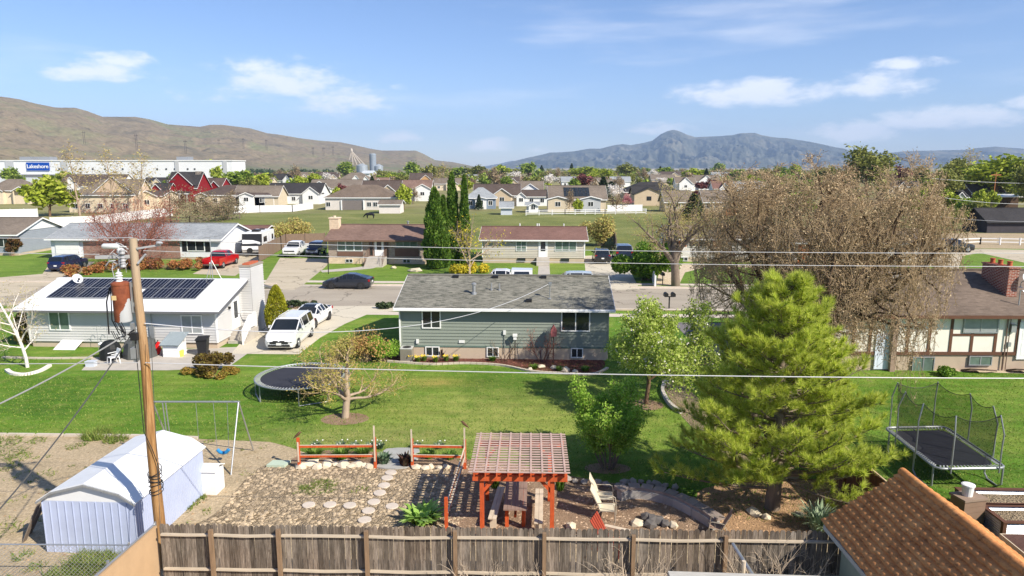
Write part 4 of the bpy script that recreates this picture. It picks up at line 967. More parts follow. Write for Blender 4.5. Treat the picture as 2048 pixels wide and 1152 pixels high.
# ================================================================ utility pole
def utility_pole():
    px, py, H_ = -10.2, 18.8, 9.62
    t = thing('utility_pole', 'tall wooden utility pole with rusty transformer at left', 'utility pole', (px, py, 0))
    n = NT('pole_wood'); v = n.co(scale=(9, 9, .45)); c = n.ramp(n.noise(2.0, 6, .7, v), [(.25, srgb(84,60,40)), (.45, srgb(146,108,68)), (.72, srgb(188,150,104))])
    sp = n.nd('ShaderNodeSeparateXYZ'); n.L.new(n.co(), sp.inputs[0])
    gr = n.nd('ShaderNodeMapRange'); gr.inputs[1].default_value = 6.0; gr.inputs[2].default_value = 9.2; n.L.new(sp.outputs[2], gr.inputs[0])
    c = n.mix(c, srgb(172,158,138), n.math('MULTIPLY', gr.outputs[0], .8)); n.set(c, .95, .1); n.bump(n.noise(3, 5, .7, v), .7, .02)
    m = MB(); zs = np.linspace(-.2, H_, 14); m.tube([(.012*math.sin(z*1.3), .01*math.cos(z), z) for z in zs], [.158-.006*z for z in zs], 18); m.build('pole', n.m, t, True, 60)
    s = AT(268, 476, py); 
    # transformer on the left
    tx = MB(); R0 = .22; tx.lathe([(.02, 0), (R0*.92, .0), (R0, .04), (R0, 1.0), (R0*1.05, 1.01), (R0*1.05, 1.06), (R0*.8, 1.1), (.05, 1.13)], (-.40, -.12, 7.36), 26)
    RU = NT('rusty_can'); sp = RU.nd('ShaderNodeSeparateXYZ'); RU.L.new(RU.co(), sp.inputs[0])
    k = RU.math('ADD', RU.math('MULTIPLY', RU.math('ADD', sp.outputs[0], .28), -2.2), RU.math('ADD', RU.math('MULTIPLY', RU.noise(3.5, 6, .65), .8), RU.math('MULTIPLY', RU.math('SUBTRACT', sp.outputs[2], 7.72), .9)))
    msk = RU.ramp(k, [(.40, (0,0,0)), (.44, (1,1,1))])
    rc = RU.ramp(RU.noise(5, 6, .7), [(.3, srgb(104,54,36)), (.7, srgb(146,82,54))])
    RU.set(RU.mix(srgb(178,180,182), rc, msk), .65, .3)
    can = tx.build('transformer', RU.m, t, True)
    b = MB(); b.lathe([(.1, 0), (.07, .05), (.1, .08), (.06, .12), (.1, .15), (.06, .19), (.09, .22), (.03, .27), (.02, .34)], (-.40, -.14, 8.47), 14); b.build('bushing', mat('porcelain', (.62, .63, .62), .3, .05), can, True)
    b = MB()
    for z in (7.76, 8.3): b.box((-.2, -.06, z), (-.05, .04, z+.12))
    b.box((-.16, -.1, 7.6), (-.12, .08, 8.45)); b.build('bracket', STEEL, can)
    b = MB(); b.box((-.50, -.42, 8.0), (-.38, -.40, 8.12)); b.build('plate', mat('plate_cream', srgb(206,180,130), .6), can)
    b = MB(); b.tube([(-.15, -.1, 9.4), (-.5, -.15, 9.45), (-.52, -.15, 9.4)], .02, 6); b.lathe([(.05, 0), (.09, .03), (.07, .12), (.1, .15), (.09, .24), (.04, .28)], (-.3, -.12, 9.1), 12)
    b.lathe([(.05, 0), (.075, .04), (.075, .4), (.05, .45)], (0, 0, 0), 12)
    # the horizontal white cut-out, laid along x
    vs = b.v[-48:]; b.v[-48:] = [(-.78+z-.0, -.12+y, 9.42+x) for x, y, z in vs]
    b.build('cutout_fuse', mat('porcelain', (.6, .6, .6)), t, True)
    b = MB(); b.bar((-1.0, -.1, 9.12), (-.1, -.1, 9.14), .07, .09); b.bar((.1, -.05, 9.35), (.75, -.05, 9.45), .05); b.bar((-.6, -.1, 8.8), (-.14, -.1, 9.1), .04); b.build('crossarm', mat('pole_arm', (.4, .4, .4), .6, .1), t)
    rng = random.Random(4); b = MB()
    b.lathe([(.04, 0), (.07, .08), (.06, .35), (.03, .4)], (-.3, -.15, 8.85), 10)
    for i in range(16):
        p = Vector((rng.uniform(-.5, -.1), rng.uniform(-.25, 0), rng.uniform(8.85, 9.35))); q = p+Vector((rng.uniform(-.3, .2), rng.uniform(-.1, .1), rng.uniform(-.35, .2))); b.tube([p, (p+q)/2+Vector((0, -.06, .06)), q], rng.uniform(.006, .018), 6)
    for z in (8.85, 9.0, 9.2): b.lathe([(.04, 0), (.07, .03), (.05, .09), (.07, .12), (.03, .16)], (-.4+z*.02, -.2, z), 10)
    b.rock((.72, -.05, 9.5), .1, rng); b.bar((.12, -.1, 8.95), (.35, -.1, 9.2), .05)
    b.build('insulator_cluster', mat('insulator_grey', (.35, .35, .36), .5, .3, 4), t)
    b = MB()
    for i in range(10):
        p = Vector((rng.uniform(-.7, -.35), -.3, rng.uniform(7.05, 7.45))); b.tube([p, p+Vector((.15, -.1, -.2)), Vector((-.35, -.15, 7.0)), Vector((-.1, -.18, 7.0+rng.uniform(-.1, .15)))], .012, 5)
    b.tube([(-.70, -.1, 8.3), (-.8, -.15, 7.9), (-.82, -.15, 7.0)], .02, 6); b.tube([(-.68, -.1, 8.3), (-.7, -.15, 7.4), (-.5, -.2, 7.0)], .015, 6)
    b.box((-.2, -.25, 6.85), (-.02, -.12, 7.05)); b.build('service_cables', BLACK, t)
    b = MB()
    for i in range(7):
        z = 2.35+i*.09+rng.uniform(-.03, .03); N = 16; b.tube([(.178*math.cos(a)*1.03, .178*math.sin(a)*1.03, z+.05*math.sin(a+i)) for a in np.linspace(0, 6.28, N)], .012, 5)
    z0 = 3.1; b.tube([(.19*math.cos(a), .19*math.sin(a), 2.5+a*.08) for a in np.linspace(0, 9, 30)], .012, 5); b.tube([(.15, -.1, 2.6), (.2, -.15, 3.2), (.1, -.2, 3.7), (-.1, -.18, 4.2), (-.15, -.1, 6.9)], .012, 5)
    b.build('wire_coil', BLACK, t)
    b = MB(); b.box((-.26, -.08, 6.2), (-.17, .02, 7.3)); b.box((-.3, -.12, 6.3), (-.14, .0, 6.6)); b.build('riser', ALU, t)
    return px, py
PXX, PYY = utility_pole()
WIRE = mat('wire_alu', (.62, .62, .63), .4, .05, metal=.3); WIRED = mat('wire_dark', (.06, .06, .06), .6, .05)
def wire(label, p, q, sag, r=.014, m=WIRE, via=None):
    p = np.array(p, float); q = np.array(q, float); pts = []
    for s in np.linspace(0, 1, 25): c = p+(q-p)*s; c[2] -= sag*4*s*(1-s); pts.append(tuple(c))
    b = MB(); b.tube(pts, r, 6); o = b.build('power_line', m); tag(o, label, 'cable'); return o
wire('upper thin power line from pole top across to the right', (PXX, PYY, 9.6), AT(2200, 506, 17.5), .12, .008)
wire('lower thin power line from pole top across to the right', (PXX+.3, PYY-.1, 9.3), AT(2200, 533, 17.3), .12, .008)
wire('thin power line from pole top towards the left edge', (PXX, PYY, 9.64), AT(-300, 468, 19.8), .06, .01)
wire('second thin power line from pole crossarm towards the left edge', (PXX-.9, PYY-.1, 9.2), AT(-300, 490, 19.8), .06, .01)
wire('thick pale communication cable crossing the whole lawn', (PXX+.1, PYY-.15, 6.2), AT(2300, 757, 18), .12, .014)
wire('thick pale communication cable from pole to the left edge', (PXX-.1, PYY-.15, 6.2), AT(-300, 724, 19.8), .04, .012)
wire('sagging white service cable from pole to roof mast of the green house', (PXX+.15, PYY-.1, 7.3), (2.2, 42.0, 4.5), 1.25, .015)
wire('grey service cable from pole down to the lower left edge', (PXX-.2, PYY-.1, 7.1), AT(-150, 873, 15.5), .15, .02, mat('wire_grey', (.25, .25, .25), .6))
wire('dark cable from pole steeply down to the left edge', (PXX-.25, PYY-.15, 6.95), AT(-60, 1085, 13.8), .2, .018, WIRED)
wire('thin guy wire beside the pole down to the fence', (PXX+.4, PYY-.3, 7.0), (PXX+.45, PYY-.9, .3), 0, .008, WIRED)
# ================================================================ yard furniture
CEDAR = mat('cedar_stain', srgb(190,84,42), .75, .3, 4, vec=(4, 4, 1)); GREYW = mat('grey_weathered_wood', srgb(182,156,144), .85, .14, 3); OLDW = mat('old_pale_board', srgb(200,184,162), .9, .15, 3)
def pergola():
    x0, x1, ya, yb, z = -1.22, 1.72, 20.1, 23.3, 2.34
    t = thing('pergola', 'cedar red pergola with grey lattice slat roof over the picnic table', 'pergola', (x0, ya, 0), R_(-1.5)); w = x1-x0; d = yb-ya
    for x in (.28, w-.48):
        for y in (.25, d-.35):
            p = MB(); p.box((x-.065, y-.065, 0), (x+.065, y+.065, z-.2)); s = 1 if x < 1 else -1
            p.bar((x+s*.02, y, z-.75), (x+s*.45, y, z-.25), .05, .1); p.build('post', CEDAR, t)
    for y in (.2, d-.3):
        b = MB(); b.box((.0, y-.09, z-.34), (w-.02, y-.05, z-.15)); b.box((.0, y+.06, z-.34), (w-.02, y+.10, z-.15)); b.build('beam', CEDAR, t)
    for i in range(9):
        b = MB(); x = .06+i*(w-.16)/8; b.box((x-.02, -.05, z-.14), (x+.02, d, z)); b.build('rafter', CEDAR, t)
    b = MB()
    for i in range(17): y = .0+i*(d-.1)/16; b.box((-.1, y-.038, z+.002), (w+.05, y+.038, z+.022))
    for i in range(9): x = .06+i*(w-.16)/8; b.box((x-.03, -.03, z+.024), (x+.03, d-.02, z+.036))
    b.build('slat_roof', GREYW, t)
pergola()
def bench(name, label, a, b, w, h, m, legm):
    a = np.array(a[:2]); b = np.array(b[:2]); c = (a+b)/2; L = np.linalg.norm(b-a); an = math.atan2(b[1]-a[1], b[0]-a[0])
    t = thing(name, label, 'bench', (*c, 0), an); s = MB()
    s.box((-L/2, -w/2, h-.04), (L/2, -.005, h)); s.box((-L/2, .005, h-.04), (L/2, w/2, h)); s.build('seat', m, t)
    for x in (-L/2+.25, L/2-.25):
        g = MB(); g.box((x-.045, -w/2+.03, 0), (x+.045, w/2-.03, h-.04)); g.build('leg', legm, t)
    g = MB(); g.box((-L/2+.3, -.03, h-.18), (L/2-.3, .03, h-.08)); g.build('stretcher', legm, t)
bench('bench', 'pale wooden bench on the left side of the picnic table', G(1003,973,.45), G(984,1037,.45), .26, .45, OLDW, OLDW)
bench('bench', 'pale wooden bench on the right side of the picnic table', G(1079,977,.45), G(1077,1046,.45), .27, .45, OLDW, OLDW)
def picnic_table():
    t = thing('picnic_table', 'brown plank picnic table under the pergola', 'table', (.13, 21.85, 0), R_(-2)); b = MB()
    for i in range(6): x = -.37+i*.125; b.box((x, -1.05, .71), (x+.118, 1.05, .755))
    b.build('tabletop', mat('table_board', srgb(140,116,104), .8, .15, 3, vec=(5, 1, 1), island=.12), t)
    for y in (-.75, .75):
        for x in (-.27, .27): g = MB(); g.box((x-.06, y-.05, 0), (x+.06, y+.05, .7)); g.build('leg', CEDAR, t)
        g = MB(); g.box((-.34, y-.03, .6), (.34, y+.03, .7)); g.build('crossbar', CEDAR, t)
    g = MB(); g.box((-.04, -.72, .3), (.04, .72, .4)); g.build('stretcher', CEDAR, t)
picnic_table()
def bird(root, p, d=1):
    b = MB(); p = Vector(p); b.tube([p+Vector((-.17*d, 0, -.1)), p+Vector((-.06*d, 0, .0)), p+Vector((.03*d, 0, .08)), p+Vector((.09*d, 0, .15)), p+Vector((.15*d, 0, .14))], [.012, .05, .06, .04, .008], 8); b.build('bird_ornament', mat('bird_bronze', srgb(96,72,48), .7, .2), root, True)
def rail_fence(label, a, b, hs, ht, tall=(0, 0), birds=(0, 0), g='low cedar rail fences around the garden'):
    a = np.array(a[:2]); b = np.array(b[:2]); t = thing('rail_fence', label, 'fence', (*a, 0), math.atan2(b[1]-a[1], b[0]-a[0]), g); L = np.linalg.norm(b-a)
    for x, tl, bd in ((0, tall[0], birds[0]), (L, tall[1], birds[1])):
        p = MB(); p.box((x-.05, -.05, 0), (x+.05, .05, ht)); o = p.build('post', CEDAR, t)
        if tl: q = MB(); q.box((x-.03, -.075, .3), (x+.03, -.055, tl)); q.build('batten', OLDW, o)
        if bd: bird(o, (x, 0, max(tl, ht)+.08), bd)
    for z in hs: r = MB(); r.box((.05, -.02, z-.045), (L-.05, .02, z+.045)); r.box((.05, -.026, z+.046), (L-.05, .026, z+.056), 1); r.build('rail', [CEDAR, OLDW], t)
rail_fence('left low cedar rail fence in front of the bulb bed', G(599,937), G(751,936), (.5, .9), 1.25, (1.1, 1.75), (1, 0))
rail_fence('short cedar rail fence between the flagstones and the pergola', G(825,936), G(930,938), (.5, .9), 1.2, (1.6, 1.7), (0, -1))
rail_fence('worn cedar rail fence running towards the picket fence beside the pergola', G(930,938), G(893,1062), (.45, .85), 1.15)
def sling_chair(label, p, rot, fab, fr, cat='chair', s=1):
    t = thing('lawn_chair', label, cat, (p[0], p[1], 0), rot, scale=s)
    def sl(pts, name):
        b = MB()
        for (x0, z0), (x1, z1) in zip(pts[:-1], pts[1:]): b.slab([(x0, -.25, z0), (x1, -.25, z1), (x1, .25, z1), (x0, .25, z0)], .02)
        b.build(name, fab, t)
    sl([(.28, .42), (.05, .39), (-.18, .38)], 'seat'); sl([(-.18, .38), (-.27, .62), (-.38, .86), (-.52, 1.08)], 'backrest')
    for y in (-.28, .28):
        b = MB(); b.tube([(.32, y, 0), (.3, y, .42), (.27, y, .62), (.18, y, .66), (-.1, y, .65), (-.3, y, .63)], .017, 8); b.build('armrest', fr, t, True)
        b = MB(); b.tube([(-.42, y, 0), (-.18, y, .38), (-.28, y, .62), (-.52, y, 1.08)], .017, 8); b.tube([(.3, y, .4), (-.18, y, .37)], .015, 6); b.build('frame', fr, t, True)
FAB = mat('cream_sling', srgb(206,196,172), .85, .08, 4); CHF = mat('chair_frame', srgb(176,166,150), .45, .08, metal=.3)
c2 = G(1212, 1036); c1 = G(1208, 1012)
sling_chair('cream sling lawn chair nearer the retaining wall', c1, R_(-8), FAB, CHF)
sling_chair('cream sling lawn chair next to the red slatted chair', c2, R_(-12), FAB, CHF)
sling_chair('striped folding chair behind the picket fence near the pine', G(1434, 1070), R_(160), mat('striped_fabric', srgb(150,120,104), .85, .3, 8, vec=(1, 5, 1)), CHF, s=.8)
def adirondack(label, p, rot):
    t = thing('adirondack_chair', label, 'chair', (p[0], p[1], 0), rot); RW = mat('red_slat', srgb(150,62,44), .7, .15)
    for i in range(5): y = -.24+i*.12; b = MB(); b.bar((-.12, y, .28), (-.55, y*1.25, 1.0+.03*(2-abs(i-2))), .085, .02, up=(0, 1, 0)) if 0 else b.slab([(-.1, y-.045, .28), (-.1, y+.045, .28), (-.55, y*1.2+.05, 1.0), (-.55, y*1.2-.05, 1.0)], .025, up=(1, 0, .5)); b.build('back_slat', RW, t)
    b = MB()
    for i in range(5): x = .45-i*.13; b.box((x-.055, -.28, .33-.02*i), (x+.055, .28, .355-.02*i))
    b.build('seat', RW, t)
    for y in (-.36, .36):
        b = MB(); b.box((-.3, y-.07, .55), (.5, y+.07, .575)); b.build('armrest', OLDW, t)
        b = MB(); b.box((.36, y-.05, 0), (.44, y-.02, .55)); b.slab([(-.75, y*.8-.02, .1), (.42, y*.8-.02, .36), (.42, y*.8+.02, .36), (-.75, y*.8+.02, .1)], .12); b.build('leg', RW, t)
adirondack('red slatted garden chair with pale armrests by the fire ring', (3.0, 19.7), R_(-25))
def retaining_wall():
    t = thing('retaining_wall', 'curved low block retaining wall round the patio', 'garden wall', (0, 0, 0))
    pts = curve_pts(PX((1238,1000),(1265,994),(1310,1000),(1350,1012),(1385,1030),(1412,1046),(1432,1060)), 4)
    L = [0]; 
    for a, b in zip(pts[:-1], pts[1:]): L.append(L[-1]+np.linalg.norm(b-a))
    def at_(s):
        for i in range(len(L)-1):
            if s <= L[i+1]: return pts[i]+(pts[i+1]-pts[i])*(s-L[i])/(L[i+1]-L[i])
        return pts[-1]
    rng = random.Random(2)
    for k, (name, m, z0, z1, w, step) in enumerate((('block_course', mat('grey_block', srgb(168,163,158), .9, .12, 3, island=.15), 0, .3, .28, .42), ('cap_course', mat('brown_cap', srgb(150,136,128), .9, .15, 3, island=.15), .302, .4, .4, .42))):
        b = MB(); s = 0
        while s < L[-1]-.1:
            p, q = at_(s+.01), at_(min(s+step-.01, L[-1])); d = (q-p)/np.linalg.norm(q-p); n = np.array([-d[1], d[0]]); p = p+n*.12*k; q = q+n*.12*k
            b.bar((*p, (z0+z1)/2), (*q, (z0+z1)/2), w, z1-z0); s += step
        b.build(name, m, t)
retaining_wall()
def single(name, label, cat, m, fn, group=None):
    b = MB(); fn(b); o = b.build(name, m); return tag(o, label, cat, group)
ROCKP = mat('pale_rock', srgb(206,192,168), .9, .15, 3); ROCKG = mat('grey_rock', srgb(150,142,134), .9, .18, 3); ROCKD = mat('sooty_rock', srgb(92,88,86), .9, .2, 3)
rr = random.Random(11)
def rocks(prefix, g, lst, m, r0, r1, z=.05):
    for i, (px, py) in enumerate(lst): single('rock', prefix(i, len(lst)), 'rock', m, lambda b: b.rock((*G(px, py)[:2], z), rr.uniform(r0, r1), rr), g)
ORD = ['first', 'second', 'third', 'fourth', 'fifth', 'sixth', 'seventh', 'eighth', 'ninth', 'tenth', 'eleventh', 'twelfth', 'thirteenth', 'fourteenth', 'fifteenth', 'sixteenth']
rocks(lambda i, n: f'{ORD[i]} pale rock from the left along the left rail fence', 'pale rocks lining the rail fences', [(603,936),(622,930),(636,935),(655,931),(671,931),(687,932),(703,935),(715,933),(727,933),(739,935)], ROCKP, .17, .3)
rocks(lambda i, n: f'{ORD[i]} pale rock from the left along the short rail fence', 'pale rocks lining the rail fences', [(833,937),(850,938),(862,936),(879,938),(892,936)], ROCKP, .14, .24)
rocks(lambda i, n: f'{ORD[i]} grey rock from the left along the lawn above the retaining wall', 'grey rocks edging the lawn above the wall', [(1134,962),(1150,966),(1168,968),(1196,969),(1212,973),(1235,975),(1250,968),(1266,967),(1282,967),(1298,970),(1313,972),(1330,976),(1350,979)], ROCKG, .13, .23, .08)
rocks(lambda i, n: f'{ORD[i]} sooty dark rock from the left in the fire ring', 'dark rocks of the fire ring', [(1292,1040),(1304,1044),(1318,1046),(1330,1052),(1300,1054)], ROCKD, .18, .28, .1)
rocks(lambda i, n: ['white rock left of the fire ring', 'small white rock right of the fire ring', 'flat pale rock behind the picket fence left of the red chair', 'white rock among needles under the pine trunk', 'pale rock on the needles left of the pine trunk', 'pale rock near the yucca under the pine'][i], 'loose pale rocks on the patio', [(1276,1050),(1347,1054),(1142,1056),(1532,1038),(1508,1028),(1600,1032)], ROCKP, .14, .24, .06)
for i, (px, py) in enumerate(((1079,332),(1050,375),(1025,435),(990,495),(943,568),(900,638),(870,712),(1088,602),(750,595),(592,590),(422,592))):
    p = G(512+px/4, 864+py/4); lab = f'{ORD[i]} round stepping stone from the top of the curved path' if i < 7 else ['round stepping stone set apart to the right of the curved path', 'nearest stone to the path in the row of three', 'middle stone of the row of three stepping stones', 'leftmost stone of the row of three stepping stones'][i-7]
    single('stepping_stone', lab, 'stepping stone', mat('stepping_concrete', srgb(196,184,170), .9, .1, 4), lambda b: b.lathe([(.21, 0), (.225, .02), (.215, .05), (.1, .055)], (p[0], p[1], .012), 18), 'round stepping stones in the garden soil')
FLAG = mat('blue_grey_flagstone', srgb(160,160,156), .9, .1, 2)
for i, (px, py, a, b_) in enumerate(((803,905,.75,.42),(795,920,.75,.36),(786,933,.7,.3))):
    p = G(px, py); single('flagstone', f'{["far", "middle", "near"][i]} grey flagstone in the gap between the rail fences', 'flagstone', FLAG, lambda b: b.slab([(p[0]+a*math.cos(k)*(1+.12*math.sin(3*k+i)), p[1]+b_*math.sin(k)*(1+.1*math.cos(2*k+i)), .06) for k in np.arange(0, 6.2, .62)], .05), 'flagstones between the rail fences')
p = G(557, 930); single('valve_box', 'pale green square lid on the ground left of the rail fence', 'lid', mat('green_lid', srgb(176,190,170), .7, .06), lambda b: b.slab([(p[0]-.4, p[1]-.22, .1), (p[0]+.32, p[1]-.26, .1), (p[0]+.42, p[1]+.22, .1), (p[0]-.3, p[1]+.26, .1)], .1))
# ---------------------------------------------------------------- leafy clumps
def clump(name, label, p, r, h, n, m, cat='plant', w=.02, z=0, flowers=None, group=None, lean=.6):
    rng = np.random.default_rng(abs(hash(label)) % 9999 if False else int(abs(p[0]*131+p[1]*17)) % 9999); V = []
    a = rng.uniform(0, 6.28, n); q = r*.35*np.sqrt(rng.uniform(0, 1, n)); b = a+rng.normal(0, .5, n); hh = h*rng.uniform(.5, 1, n); ex = r*rng.uniform(.2, 1, n)*lean
    x0 = q*np.cos(a); y0 = q*np.sin(a); x1 = x0+ex*np.cos(b); y1 = y0+ex*np.sin(b); sx = -np.sin(b)*w; sy = np.cos(b)*w
    z0 = np.zeros(n)
    mid = .55
    quad = np.stack([np.stack([x0-sx*.6, y0-sy*.6, z0], 1), np.stack([x0+sx*.6, y0+sy*.6, z0], 1), np.stack([x0+(x1-x0)*mid*.7+sx, y0+(y1-y0)*mid*.7+sy, hh*.75], 1), np.stack([x1, y1, hh], 1), np.stack([x0+(x1-x0)*mid*.7-sx, y0+(y1-y0)*mid*.7-sy, hh*.75], 1)], 1)
    f = []
    for i in range(n): f += [(i*5, i*5+1, i*5+2), (i*5, i*5+2, i*5+4), (i*5+4, i*5+2, i*5+3)]
    if flowers:
        t = thing(name, label, cat, (p[0], p[1], z), 0, group); mesh_np('leaves', quad, np.array(f), m, t)
        k = flowers[1]; b = MB(); g = random.Random(n)
        for i in range(k): aa = g.uniform(0, 6.28); q2 = r*g.random()**.5; b.rock((q2*math.cos(aa), q2*math.sin(aa), h*g.uniform(.85, 1.15)), g.uniform(.025, .045), g)
        b.build('blossoms', flowers[0], t)
    else:
        o = mesh_np(name, quad, np.array(f), m); o.location = (float(p[0]), float(p[1]), z); tag(o, label, cat, group)
GR1 = leafm('fresh_blade', srgb(74,112,36), srgb(104,140,48), srgb(140,160,76), .25); GR2 = leafm('blue_green_leaf', srgb(74,100,74), srgb(104,128,96), srgb(140,156,126), .2); LIME = leafm('lime_leaf', srgb(130,170,70), srgb(160,196,96), srgb(190,214,130), .3)
YF = mat('yellow_petal', srgb(244,206,40), .6, .1); WF = mat('white_petal', srgb(236,234,226), .6, .05)
for i, (px, py) in enumerate(((630,916),(684,917),(726,914))): clump('ornamental_grass', f'{["left", "middle", "right"][i]} clump of green grass behind the left rail fence', G(px, py), .55, .45, 260, GR1, group='grass clumps in the bulb bed')
for i, (px, py) in enumerate(((858,916),(900,918))): clump('ornamental_grass', f'{["left", "right"][i]} small grass clump behind the short rail fence', G(px, py), .45, .35, 160, GR1, group='grass clumps in the bulb bed')
for i, (px, py) in enumerate(((632,896),(682,895),(710,897),(742,896),(833,897),(878,897),(760,897))): clump('bulb_clump', f'{ORD[i]} white flowering bulb clump from the left along the lawn edge of the bed', G(px, py), .38, .28, 90, GR2, flowers=(WF, 4), group='white flowering bulb clumps')
clump('leafy_plant', 'dark red leaved plant right of the flagstones', G(812,932), .5, .5, 120, leafm('dark_red_leaf', srgb(60,36,34), srgb(84,60,50), srgb(96,92,64), .2), w=.05)
clump('leafy_plant', 'grey green leafy plant left of the flagstones', G(768,928), .5, .45, 140, GR2, w=.045)
clump('rhubarb_plant', 'big pale green leafy plant behind the picket fence', G(842,1045), .75, .5, 110, LIME, w=.11, lean=1)
clump('daylily_clump', 'bright green blade clump beside the right pergola post', G(1120,980), .35, .5, 130, GR1)
clump('daylily_clump', 'green blade clump at the left rear pergola post', G(990,975), .35, .5, 110, GR1)
clump('yucca', 'grey green spiky yucca behind the picket fence below the pine', G(1636,1060), .75, .75, 240, leafm('yucca_leaf', srgb(118,140,112), srgb(150,170,138), srgb(186,200,164), .15), w=.028, lean=1)
for i, (px, py) in enumerate(((822,722),(836,724),(848,722),(871,724),(893,722),(912,722))): clump('daffodils', f'{ORD[i]} clump of yellow daffodils from the air conditioner', G(px, py), .35, .35, 90, GR1, flowers=(YF, 14), group='yellow daffodils along the green house')
for i, (px, py) in enumerate(((985,722),(1120,742),(1068,738),(1170,742))): clump('low_plant', f'{ORD[i]} low green plant from the left in the mulch bed of the green house', G(px, py), .45, .3, 130, GR1, group='low plants in the mulch bed')
clump('dry_flower_stalk', 'dark dry flower stalks between basement windows of the green house', G(884,716), .5, .7, 26, mat('dry_stalk', srgb(70,48,40), .9), w=.03)
for i, (px, py) in enumerate(((1060,741),(1082,735),(1108,737),(1130,742),(1150,745))): single('rock', f'{ORD[i]} pale rock from the left in the mulch bed', 'rock', ROCKP, lambda b: b.rock((*G(px, py)[:2], .06), rr.uniform(.15, .3), rr), 'pale rocks in the mulch bed')
# ---------------------------------------------------------------- swing set
def swing_set():
    t = thing('swing_set', 'old galvanised swing set beside the metal shed', 'swing set', (0, 0, 0))
    a, b = G(462,950), G(507,901); m = (a+b)/2; z = 2.5; xr = m[0]; y = m[1]; xl = xr-3.35
    r = MB(); r.tube([(xl-.1, y, z), (xr+.05, y, z)], .035, 10); r.build('top_bar', STEEL, t)
    for x in (xl, xr):
        for s in (-1, 1): g = MB(); g.tube([(x, y, z), (x+(.0 if s < 0 else .0), y+s*1.17, 0)], .03, 8); g.build('leg', STEEL, t)
    for dx in (.38, .5): g = MB(); g.tube([(xl+dx, y, z), (xl+dx+.03, y+.1, .5)], .022, 8); g.build('glider_pole', STEEL, t)
    sx = xr-.72
    c = MB()
    for k in (-.27, .27): c.tube([(sx+k, y, z), (sx+k*.85, y-.05, .55)], .01, 5)
    c.tube([(sx-.95, y, z), (sx-.95, y, .9)], .01, 5); c.build('chain', STEEL, t)
    q = MB(); q.tube([(sx-.23, y-.05, .56), (sx-.12, y-.05, .44), (sx+.0, y-.05, .41), (sx+.12, y-.05, .44), (sx+.23, y-.05, .56)], .07, 8); q.build('seat', mat('blue_seat', srgb(40,130,190), .5, .05), t, True)
swing_set()
# ---------------------------------------------------------------- trampolines
MESHB = NT('trampoline_net'); 
def netm():
    n = MESHB; tr = n.nd('ShaderNodeBsdfTransparent'); mx = n.nd('ShaderNodeMixShader'); n.set((.02, .025, .02), .8, .1); mx.inputs[0].default_value = .36
    n.L.new(tr.outputs[0], mx.inputs[1]); n.L.new(n.b.outputs[0], mx.inputs[2]); n.L.new(mx.outputs[0], n.N['Material Output'].inputs[0])
netm()
MATB = mat('jump_mat', srgb(52,52,58), .75, .15, 1.5); TUBE = mat('trampoline_tube', (.34, .36, .36), .4, .1, metal=.5)
def spring_band(b, outer, inner, n):
    """little springs between two closed loops"""
    def pt(L, s):
        k = len(L); s *= k; i = int(s) % k; f = s-int(s); return Vector(L[i])*(1-f)+Vector(L[(i+1) % k])*f
    for i in range(n): b.bar(pt(outer, i/n), pt(inner, i/n), .05, .015)
def round_trampoline():
    c = G(605, 751, .88); R = 2.35; t = thing('trampoline', 'round black trampoline on the lawn behind the apple tree', 'trampoline', (c[0], c[1], 0)); z = .88
    loop = lambda r: [(r*math.cos(a), r*math.sin(a), z) for a in np.linspace(0, 2*math.pi, 48, endpoint=False)]
    m = MB(); m.slab([(x, y, z-.02) for x, y, _ in loop(R-.28)], .02); m.build('jumping_mat', MATB, t)
    s = MB(); spring_band(s, loop(R), loop(R-.28), 84); s.build('spring_ring', mat('spring_pale', (.55, .55, .54), .5, .1, metal=.3), t)
    f = MB(); L = loop(R); f.tube(L+[L[0]], .04, 8); f.build('frame', TUBE, t, True)
    for i in range(4):
        a = i*math.pi/2+.5; g = MB(); p = [(R*math.cos(a+d), R*math.sin(a+d), z) for d in (-.3, .3)]; g.tube([p[0], (p[0][0], p[0][1], .04), (p[1][0], p[1][1], .04), p[1]], .032, 8); g.build('leg', TUBE, t)
round_trampoline()
